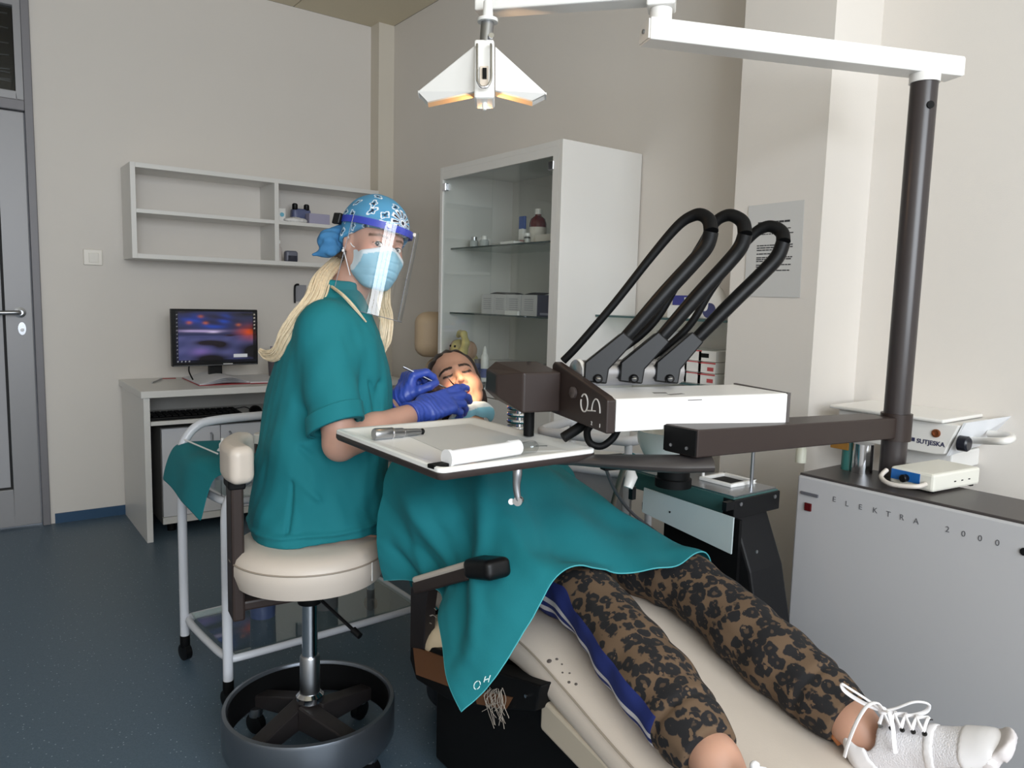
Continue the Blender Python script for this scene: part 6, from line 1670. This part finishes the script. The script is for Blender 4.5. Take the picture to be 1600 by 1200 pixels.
# ---------------------------------------------------------------- the patient
PH = at(714, 602, 2.33); PS = .965
pfw = A(-.44, -.70, .56)
PR = head_frame(pfw, A(.05, .75, .6) + LAT * .06)
MO = .5
pat = thing('person', (1.2, 1.45, .55), 'patient lying back with open mouth, leopard trousers and white sneakers', 'person')
kNp, kFp = at(928, 946, 1.53), at(1084, 916, 1.65)
aNp, aFp = at(1118, 1188, 1.175), at(1336, 1132, 1.315)
hNp, hFp = A(1.08, 1.46, .612), A(1.245, 1.455, .612)
nk1 = A(1.21, 1.80, .80); ch_ = A(1.19, 1.66, .725); bl_ = A(1.165, 1.50, .63)
shN, shF = A(1.055, 1.72, .745), A(1.355, 1.71, .745)
elN, elF = A(1.0, 1.50, .655), A(1.33, 1.48, .655)
wrN, wrF = A(1.10, 1.40, .705), A(1.25, 1.40, .705)
ftF0, ftF1 = at(1368, 1208, 1.29), at(1592, 1180, 1.13)
ftN0, ftN1 = at(1150, 1285, 1.13), at(1330, 1330, 1.02)
RBk = frame_from(A(0, .85, .55), A(0, -.55, .85))
HPn = hand_joints(wrN, A(.5, -.6, .05), A(0, .2, 1), True, [(12, 20, 10)] * 4)
HPf = hand_joints(wrF, A(-.5, -.6, .05), A(0, .2, 1), False, [(12, 20, 10)] * 4)
def patient_body(P):
    d = ell(P, ch_, (.15, .19, .085), RBk)
    d = smin(d, ell(P, bl_ + A(0, .02, .0), (.145, .14, .08)), .06)
    d = smin(d, rc(P, shN, shF, .055, .055), .05)
    d = smin(d, rc(P, nk1, PH + PR @ A(0, -.03, -.05), .052, .047), .03)
    d = smin(d, head_sdf(P, PH, PR, PS, MO), .02)
    for S, E_, W_, HJ in ((shN, elN, wrN, HPn), (shF, elF, wrF, HPf)):
        d = smin(d, rc(P, S, E_, .045, .037), .03); d = smin(d, rc(P, E_, W_, .036, .025), .015)
        d = smin(d, hand_sdf(P, W_, HJ, .9), .012)
    for h_, k_, a_, f0, f1 in ((hNp, kNp, aNp, ftN0, ftN1), (hFp, kFp, aFp, ftF0, ftF1)):
        d = smin(d, rc(P, h_, k_, .070, .050), .05)
        d = smin(d, chain(P, [k_, k_ * .62 + a_ * .38 + A(0, 0, -.012), a_], [.052, .050, .036], .03), .02)
        d = smin(d, rc(P, a_, f0 * .85 + f1 * .15, .036, .034), .02)
        d = smin(d, rc(P, f0 * .9 + f1 * .1, f1 * .70 + f0 * .30, .032, .022), .025)
    return d
net_obj('body', patient_body, (.80, .22, .36), (1.60, 2.22, 1.12), .0036, m_skin, pat,
        lambda V: face_paint(V, PH, PR, PS, SKIN2, srgb(196, 96, 88), srgb(38, 26, 22), True, MO, .0045))
def PL(x, y, z): return PH + PR @ (A(x, y, z) * PS)
# teeth
tm_ = MB()
for k in range(8):
    a = (k - 3.5) * .19
    tm_.box(PL(.0185 * math.sin(a * 1.3), .058 + .014 * math.cos(a * 1.3), -.0585), A(.0055, .004, .007) * PS, PR @ rz(-math.degrees(a)))
tag(tm_.build('teeth', mat('enamel_white', (232, 226, 212), .2), pat, bevel=.001), kind='stuff')
# hair
def phair(P):
    q = (P - PH) @ PR / PS
    d = smin(ell(q, (0, -.026, .040), (.086, .100, .094)), ell(q, (0, -.055, -.04), (.088, .06, .09)), .04)
    front = q[:, 1] - np.interp(np.abs(q[:, 0]) + .0 * q[:, 2], [0, .045, .075, .095], [.052, .038, .006, -.01]) - .42 * np.clip(q[:, 2] - .062, -.2, .05)
    d = smax(d, front, .012)
    d = d + .0022 * np.sin(q[:, 0] * 190 + 14 * q[:, 2] + 3 * np.sin(40 * q[:, 2])) 
    d = smin(d, chain(P, [PL(.07, -.03, -.02), at(660, 625, 2.25), at(644, 640, 2.22), at(640, 660, 2.2)], [.03, .026, .02, .01], .02), .02)
    return d * PS
net_obj('hair', phair, PH - .2, PH + .2, .003, mat('dark_brown_hair', (40, 27, 22), .42, noise=.3, nscale=160, bump=.5, bscale=240), pat)
# mask pulled down under the chin
def pmask(P):
    q = (P - PH) @ PR / PS
    d = ell(q, (0, .040, -.142), (.078, .062, .020), rx(20))
    d = smax(d, -ell(q, (0, .005, -.135), (.062, .058, .04)), .006) + .0035 * wob(q, 65, 5)
    return d * PS
net_obj('lowered_mask', pmask, PH + PR @ A(0, .03, -.14) - .16, PH + PR @ A(0, .03, -.14) + .16, .003, mat_attr('mask_fabric', .8), pat,
        lambda V: np.where((((V - PH) @ PR)[:, 2] > -.133)[:, None], np.array(srgb(228, 236, 240)), np.array(srgb(140, 204, 226))))
# T-shirt beneath the drape
def shirt(P):
    d = ell(P, ch_, (.16, .20, .096), RBk); d = smin(d, ell(P, bl_ + A(0, .02, 0), (.156, .15, .09)), .06)
    d = smin(d, rc(P, shN, shN * .5 + elN * .5, .066, .06), .04); d = smin(d, rc(P, shF, shF * .5 + elF * .5, .066, .06), .04)
    return smax(smax(d, -rc(P, nk1 - A(0, .02, 0), PH, .066, .07), .01), 1.42 - P[:, 1], .01)
net_obj('shirt', shirt, (.85, 1.3, .48), (1.55, 2.0, 1.0), .007, mat('shirt_dark', (40, 42, 52), .9), pat)

# leopard trousers with a striped blue side panel
def leopard():
    m = bpy.data.materials.new('leopard_cotton'); m.use_nodes = True; nt = m.node_tree; b = nt.nodes['Principled BSDF']; N = nt.nodes.new; L = nt.links.new
    tc = N('ShaderNodeTexCoord'); n = N('ShaderNodeTexNoise'); n.inputs['Scale'].default_value = 55; n.inputs['Detail'].default_value = 2
    ad = N('ShaderNodeMix'); ad.data_type = 'RGBA'; ad.blend_type = 'ADD'; ad.inputs[0].default_value = .018
    L(tc.outputs['Object'], n.inputs['Vector']); L(tc.outputs['Object'], ad.inputs[6]); L(n.outputs['Color'], ad.inputs[7])
    v = N('ShaderNodeTexVoronoi'); v.inputs['Scale'].default_value = 44; v.inputs['Randomness'].default_value = .9
    L(ad.outputs[2], v.inputs['Vector'])
    r = N('ShaderNodeValToRGB'); e = r.color_ramp.elements
    e[0].position = .0; e[0].color = (.45, .45, .45, 1); e[1].position = .17; e[1].color = (.5, .5, .5, 1)
    for p, c in ((.21, 1), (.56, 1), (.63, 0)):
        k = e.new(p); k.color = (c, c, c, 1)
    L(v.outputs['Distance'], r.inputs[0])
    n2 = N('ShaderNodeTexNoise'); n2.inputs['Scale'].default_value = 70; g = N('ShaderNodeMath'); g.operation = 'GREATER_THAN'; g.inputs[1].default_value = .345
    L(tc.outputs['Object'], n2.inputs['Vector']); L(n2.outputs['Fac'], g.inputs[0])
    mu = N('ShaderNodeMath'); mu.operation = 'MULTIPLY'; L(r.outputs[0], mu.inputs[0]); L(g.outputs[0], mu.inputs[1])
    mx = N('ShaderNodeMix'); mx.data_type = 'RGBA'; mx.inputs[6].default_value = (*srgb(96, 76, 57), 1); mx.inputs[7].default_value = (*srgb(20, 19, 22), 1)
    L(mu.outputs[0], mx.inputs[0])
    at_ = N('ShaderNodeAttribute'); at_.attribute_name = 'Col'
    sp = N('ShaderNodeSeparateColor'); L(at_.outputs['Color'], sp.inputs[0])
    def band(lo, hi):
        c_ = N('ShaderNodeMath'); c_.operation = 'COMPARE'; c_.inputs[1].default_value = ((lo + hi) / 2 + 180) / 360; c_.inputs[2].default_value = (hi - lo) / 720
        L(sp.outputs[0], c_.inputs[0])
        g_ = N('ShaderNodeMath'); g_.operation = 'GREATER_THAN'; g_.inputs[1].default_value = .5; L(sp.outputs[2], g_.inputs[0])
        k_ = N('ShaderNodeMath'); k_.operation = 'MULTIPLY'; L(c_.outputs[0], k_.inputs[0]); L(g_.outputs[0], k_.inputs[1])
        return k_
    m2 = N('ShaderNodeMix'); m2.data_type = 'RGBA'; m2.inputs[7].default_value = (*srgb(22, 38, 104), 1); L(mx.outputs[2], m2.inputs[6]); L(band(-62, 20).outputs[0], m2.inputs[0])
    m3 = N('ShaderNodeMix'); m3.data_type = 'RGBA'; m3.inputs[7].default_value = (*srgb(206, 202, 204), 1); L(m2.outputs[2], m3.inputs[6]); L(band(-22, -12).outputs[0], m3.inputs[0])
    m4 = N('ShaderNodeMix'); m4.data_type = 'RGBA'; m4.inputs[7].default_value = (*srgb(206, 202, 204), 1); L(m3.outputs[2], m4.inputs[6]); L(band(-42, -32).outputs[0], m4.inputs[0])
    m3 = m4
    L(m3.outputs[2], b.inputs['Base Color']); b.inputs['Roughness'].default_value = .9
    return m
def leg_pts(k_, a_, lift=0):
    c_ = a_ + (k_ - a_) * .22
    return [k_, k_ * .65 + a_ * .35, k_ * .42 + a_ * .58, c_, a_ + (k_ - a_) * .13, a_ + (k_ - a_) * .02]
LN, LF = leg_pts(kNp, aNp), leg_pts(kFp, aFp)
def trousers_p(P):
    d = None
    for h_, k_, Lp, a_ in ((hNp, kNp, LN, aNp), (hFp, kFp, LF, aFp)):
        e_ = smin(rc(P, h_, k_, .083, .064), chain(P, Lp, [.064, .067, .067, .061, .054, .049], .02), .02)
        ax = nrm(a_ - k_); t = (P - Lp[3]) @ ax
        e_ = e_ + .0045 * np.exp(-((t - .012) / .008) ** 2)            # seam above the cuff
        t2 = (P - k_) @ ax
        e_ = e_ + .0028 * np.sin(t2 * 62 + 3 * wob(P, 14, 4)) * np.exp(-((t2 - .02) / .14) ** 2) + .003 * wob(P, 26, 6)
        e_ = smax(e_, (P - (a_ + (k_ - a_) * .035)) @ ax, .004)
        e_ = smax(e_, -rc(P, a_ + (k_ - a_) * .07, a_ + ax * .05, .034, .036), .003)
        d = e_ if d is None else smin(d, e_, .03)
    d = smin(d, ell(P, bl_ + A(0, -.02, -.015), (.155, .12, .085)), .05)
    return smax(d, P[:, 1] - 1.60, .02)
def stripe_col(V):
    """red: angle round the near leg, blue: where the side panel runs"""
    col = np.zeros((len(V), 3))
    ax1 = nrm(aNp - kNp); ax0 = nrm(kNp - hNp); angs = []
    for (p, ax, sh_) in ((kNp, ax1, 0), (hNp, ax0, 12)):
        out = nrm(np.cross(ax, [0, 0, 1])); out = out if out[0] < 0 else -out
        upv = np.cross(out, ax); upv = upv if upv[2] > 0 else -upv
        rel = V - p; angs.append(np.degrees(np.arctan2(rel @ upv, rel @ out)) - sh_)
    t = (V - kNp) @ ax1
    w = np.clip((t + .03) / .06, 0, 1)
    ang = angs[0] * w + angs[1] * (1 - w) + 3 * np.sin(t * 60) * np.exp(-(t / .06) ** 2)
    col[:, 0] = (ang + 180) / 360
    side = (V - (kNp + kFp) / 2) @ nrm((kNp - kFp) * [1, 1, 0])
    col[:, 2] = np.clip(.5 + np.minimum(side * 20, (np.linalg.norm(aNp - kNp) * .79 - t) * 40), 0, 1)
    return col
net_obj('trousers', trousers_p, (.78, .55, .38), (1.52, 1.66, .80), .0038, leopard(), pat, stripe_col)

# sneakers
m_sn = mat('sneaker_white', (228, 226, 228), .5, noise=.02, nscale=30); m_mesh = mat('sneaker_knit', (218, 216, 220), .85, bump=.8, bscale=420)
m_sole = mat('sneaker_sole', (206, 200, 200), .6); m_lace = mat('lace_white', (236, 234, 236), .8)
def sneaker(H0, T1, up, name):
    Y = nrm(T1 - H0); R = frame_from(Y, up); L_ = float(np.linalg.norm(T1 - H0))
    def S(x, y, z): return H0 + R @ A(x, y * L_, z)
    sh_ = obj_parent
    def upper(P):
        q = (P - H0) @ R; q = q / A(1, 1, 1); y = q[:, 1] / L_
        hw = np.interp(y, [-.1, 0, .15, .4, .7, .9, 1.05], [.028, .034, .035, .034, .043, .038, .018])
        ht = np.interp(y, [-.1, 0, .12, .3, .45, .65, .85, 1.05], [.075, .088, .092, .086, .070, .052, .040, .022])
        zc = ht * .42
        d = ell(q * A(1, 0, 1) / np.stack([hw, np.ones(len(q)), ht * .58], 1) - np.stack([0 * y, 0 * y, zc / (ht * .58)], 1), (0, 0, 0), (1, 1, 1)) * np.minimum(hw, ht * .58)
        e1 = np.maximum(-.022 - q[:, 1], q[:, 1] - L_ * 1.0)
        d = smax(d, e1, .03)
        d = smax(d, -rc(q, (0, L_ * .12, .07), (0, L_ * .06, .16), .031, .036), .008)
        d = smax(d, -ell(q, (0, L_ * .28, .105), (.020, .05, .02)), .008)
        return smax(d, .012 - q[:, 2], .004)
    c_ = (H0 + T1) / 2
    u_ = net_obj('shoe_upper', upper, c_ - .24, c_ + .24, .0036, m_mesh, obj_parent)
    # toe and heel overlays
    regs = (('toe_cap', lambda q, y: np.abs(y - .88) - .17 + np.clip(q[:, 2] - .03, 0, 1) * 1.5), ('heel_counter', lambda q, y: y - .12 - np.clip(.05 - q[:, 2], 0, 1)), ('side_strap', lambda q, y: np.abs(y - .47 - q[:, 2] * 1.6) - .035))
    for nm_, rg in regs:
        def overlay(P, rg=rg):
            q = (P - H0) @ R
            return smax(upper(P) - .0022, rg(q, q[:, 1] / L_) * L_, .003)
        net_obj(nm_, overlay, c_ - .24, c_ + .24, .0036, m_sn, obj_parent)
    def sole(P):
        q = (P - H0) @ R; y = q[:, 1] / L_
        hw = np.interp(y, [-.14, -.06, .1, .4, .7, .9, 1.0, 1.07], [.018, .034, .039, .036, .047, .042, .030, .012])
        zt_ = np.interp(y, [-.1, .1, .5, .85, 1.07], [.026, .022, .018, .022, .036])
        zb_ = np.interp(y, [-.14, 0, .5, .8, 1.07], [.002, -.010, -.012, -.010, .018])
        gr = .0035 * (np.sin(y * L_ * 230 + 20 * np.abs(q[:, 0])) > .2)
        d = smax(np.abs(q[:, 0]) - hw + gr * .8, np.maximum(q[:, 2] - zt_, zb_ + gr - q[:, 2]), .008)
        return smax(d, np.maximum(-.034 - q[:, 1], q[:, 1] - L_ * 1.06), .02) * .9
    net_obj('shoe_sole', sole, c_ - .25, c_ + .25, .0036, m_sole, obj_parent)
    # eyelets and laces
    for k in range(5):
        y = .30 + .065 * k; z = np.interp(y, [.12, .3, .45, .65], [.098, .092, .078, .060])
        for sx in (-1, 1):
            MB().lathe([(.004, 0), (.004, .002), (.002, .002), (.002, 0)], S(.019 * sx, y, z - .004), R @ A(.5 * sx, .25, .8), 10).build('eyelet', m_steel if k == 0 else m_dark, u_)
        MB().tube(spline([S(-.019, y, z), S(0, y + .02, z + .006), S(.019, y, z)], 4), .0026, 6).build('lace', m_lace, u_, smooth=True)
        if k < 4:
            z2 = np.interp(y + .065, [.12, .3, .45, .65], [.098, .092, .078, .060])
            for sx in (-1, 1): MB().tube(spline([S(.019 * sx, y, z + .001), S(0, y + .032, z + .007), S(-.019 * sx, y + .065, z2 + .001)], 4), .0026, 6).build('lace', m_lace, u_, smooth=True)
    kx = S(0, .33, .103)
    MB().ball(kx, .0075, 8).build('lace_knot', m_lace, u_, smooth=True)
    return S, u_, kx
obj_parent = pat
SU = nrm(CU * .92 - CF * .28 + CR * -.05)
S, u_, kx = sneaker(ftF0, ftF1, SU, 'sneaker')
def lace_loop(pts): MB().tube(spline(pts, 8), .0028, 7, flat=(1.3, .7)).build('lace', m_lace, u_, smooth=True)
dk_ = float((kx - CC) @ CF)
kp_ = (800 + F_PX * ((kx - CC) @ CR) / dk_, 600 - F_PX * ((kx - CC) @ CU) / dk_)
def KP(dx, dy, dd=0.0): return at(kp_[0] + dx, kp_[1] + dy, dk_ + dd)
lace_loop([kx, KP(-22, -16, .0), KP(-50, -34, .01), KP(-64, -42, .015), KP(-58, -30, .02), KP(-30, -12, .01), kx])
lace_loop([kx, KP(20, -4, -.01), KP(50, -14, -.02), KP(72, -10, -.02), KP(66, 2, -.015), KP(36, 8, -.01), kx])
lace_loop([kx, KP(-8, -12, -.02), KP(-24, -8, -.03), KP(-40, 16, -.035), KP(-54, 50, -.035), KP(-60, 72, -.035)])
lace_loop([kx, KP(10, 4, -.03), KP(16, 26, -.038), KP(18, 50, -.04), KP(20, 66, -.04)])
MB().tube([S(.0, -.10, .085), S(.0, -.14, .075), S(0, -.13, .06)], .006, 8).build('heel_tab', mat('heel_tab_tan', (168, 104, 60), .6), u_, smooth=True)
S, u2_, kx2 = sneaker(ftN0, ftN1, nrm(A(-.1, -.25, 1.0)), 'sneaker')

# ---------------------------------------------------------------- teal drape over the patient
CP = [
    [(603, 905, 1.79), (591, 850, 1.79), (594, 780, 1.80), (622, 712, 1.87), (700, 688, 1.97), (780, 688, 2.06), (850, 708, 2.15), (880, 800, 2.2)],
    [(640, 907, 1.725), (640, 855, 1.73), (650, 790, 1.71), (690, 735, 1.77), (750, 706, 1.88), (815, 706, 1.98), (872, 732, 2.08), (910, 830, 2.12)],
    [(688, 925, 1.635), (700, 880, 1.64), (715, 830, 1.64), (750, 775, 1.65), (800, 742, 1.76), (860, 742, 1.87), (907, 766, 1.97), (945, 860, 2.01)],
    [(690, 975, 1.525), (715, 925, 1.535), (750, 870, 1.55), (795, 825, 1.57), (850, 802, 1.66), (915, 796, 1.77), (962, 802, 1.88), (1000, 890, 1.92)],
    [(696, 1045, 1.43), (735, 985, 1.425), (780, 915, 1.445), (830, 867, 1.50), (900, 852, 1.59), (975, 846, 1.70), (1027, 833, 1.79), (1060, 905, 1.83)],
    [(725, 1112, 1.37), (775, 1060, 1.365), (828, 972, 1.39), (885, 889, 1.455), (965, 895, 1.56), (1045, 884, 1.585), (1098, 880, 1.68), (1118, 930, 1.73)]]
CPw = np.array([[at(*c) for c in r_] for r_ in CP])
def resample(G, n):
    return np.array([spline(r_, n) for r_ in G])
G1 = resample(CPw, 12); G2 = resample(G1.transpose(1, 0, 2), 14).transpose(1, 0, 2)
R_, C_ = G2.shape[:2]
du = np.gradient(G2, axis=0); dv = np.gradient(G2, axis=1); Nn = np.cross(dv, du); Nn /= np.linalg.norm(Nn, axis=2)[..., None]
if (Nn[R_ // 2, C_ // 2] @ (CC - G2[R_ // 2, C_ // 2])) < 0: Nn = -Nn
s_, t_ = np.meshgrid(np.linspace(0, 1, R_), np.linspace(0, 1, C_), indexing='ij')
flat_ = G2.reshape(-1, 3)
w_ = (.0045 * wob(flat_ * [1, 1, 1], 14, 2) + .002 * wob(flat_, 34, 6)).reshape(R_, C_)
# drag folds: from the belly towards the hanging corner, ridge between the thighs
def ridge(s0, t0, s1, t1, wd, h):
    ds, dt = s1 - s0, t1 - t0; l2 = ds * ds + dt * dt
    k = np.clip(((s_ - s0) * ds + (t_ - t0) * dt) / l2, 0, 1)
    dist = np.hypot(s_ - s0 - k * ds, t_ - t0 - k * dt)
    return h * np.exp(-(dist / wd) ** 2) * np.sin(np.pi * np.clip(k, .04, .96)) ** .5
w_ += ridge(.15, .62, .85, .12, .035, .011) - ridge(.1, .5, .8, .06, .04, .011) + ridge(.05, .36, .5, .10, .03, .011) - ridge(.0, .3, .45, .02, .03, .010)
w_ += ridge(.3, .72, .95, .55, .04, .010) - ridge(.35, .62, .9, .48, .035, .010) + ridge(.1, .85, .8, .8, .04, .009) + ridge(.2, .2, .35, .0, .025, .010) - ridge(.1, .14, .28, .0, .025, .010)
w_ += ridge(.5, .45, .98, .38, .03, .008)
G2 = G2 + Nn * (w_ * 1.35)[..., None]
for _it in range(6):                                   # let the cloth lie on the body instead of cutting into it
    Pf = G2.reshape(-1, 3)
    dd_ = np.minimum(trousers_p(Pf), np.minimum(shirt(Pf), patient_body(Pf))).reshape(R_, C_)
    ps = np.clip(.007 - dd_, 0, .03)
    for _s in range(4):
        pad_ = np.pad(ps, 1, mode='edge'); ps = np.maximum(ps, (pad_[:-2, 1:-1] + pad_[2:, 1:-1] + pad_[1:-1, :-2] + pad_[1:-1, 2:]) / 4)
    G2 = G2 + Nn * ps[..., None]
dp_ = MB().sheet(G2, .0022).build('patient_drape', m_teal, smooth=True)
drape = thing('surgical_drape', G2[R_ // 2, C_ // 2] * [1, 1, 0] + A(0, 0, .55), 'teal cloth drape spread over the patient, marked in one corner', 'drape')
dp_.parent = drape; dp_.location = tuple(WLOC['patient_drape'] - WLOC['surgical_drape']); dp_.name = 'cloth'
# hem line and the two chalk letters in the hanging corner
hemp = np.vstack([G2[:, 0], G2[-1, 1:]])
Nh = np.vstack([Nn[:, 0], Nn[-1, 1:]])
MB().tube(hemp + Nh * .0008, .0016, 6).build('hem', mat('hem_pale_teal', (70, 160, 168), .8), drape, smooth=True)
def on_drape(px, py):
    """cloth surface seen at the pixel"""
    D = G2 - CC; zc = D @ CF; u = 800 + F_PX * (D @ CR) / zc; v = 600 - F_PX * (D @ CU) / zc
    k = np.argmin((u - px) ** 2 + (v - py) ** 2); i, j = np.unravel_index(k, u.shape)
    return at(px, py, zc[i, j]) + Nn[i, j] * .0025
m_ch = mat('chalk_letters', (206, 226, 224), .8)
def chalk(pts, name): MB().tube(np.array([on_drape(*p) for p in pts]), .0010, 6).build(name, m_ch, drape, smooth=True)
chalk([(742 + 0, 1075)] + [(746.5 + 4.8 * math.cos(a) + 1.5 * math.sin(a), 1070.5 - 6.5 * math.sin(a)) for a in np.linspace(3.6, 10.0, 16)], 'letter')
chalk([(757, 1066), (759, 1058), (760, 1057)], 'letter_stroke'); chalk([(764, 1066), (766, 1058), (767, 1055)], 'letter_stroke'); chalk([(757, 1063), (766, 1060)], 'letter_stroke')

# ---------------------------------------------------------------- instruments in the dentist's hands
mi = thing('mouth_mirror', at(660, 588, 2.17), 'slim steel mouth mirror handle held in the far gloved hand', 'instrument')
i0, i1 = at(630, 573, 2.15), at(692, 604, 2.19)
MB().tube([i0, i1], .0032, 10).build('handle', m_steel, mi, smooth=True)
i2 = at(712, 612, 2.22)
MB().tube([i1, i2], [.0024, .0015], 8).build('shank', m_steel, mi, smooth=True)
MB().lathe([(.010, 0), (.010, .0015)], i2, nrm(-CF + CU * .4), 18).build('mirror', m_chrome, mi)
pr = thing('dental_probe', at(705, 600, 2.16), 'thin dark dental probe in the near gloved hand at the mouth', 'instrument')
MB().tube(spline([at(701, 592, 2.17), at(708, 600, 2.165), at(716, 607, 2.16), at(722, 612, 2.165)], 4), [.0008, .0022, .0028, .0028], 8).build('probe_shaft', m_blackm, pr, smooth=True)
MB().tube([at(716, 603, 2.175), at(724, 607, 2.19)], [.0028, .002], 8).build('probe_tip', m_steel, pr, smooth=True)
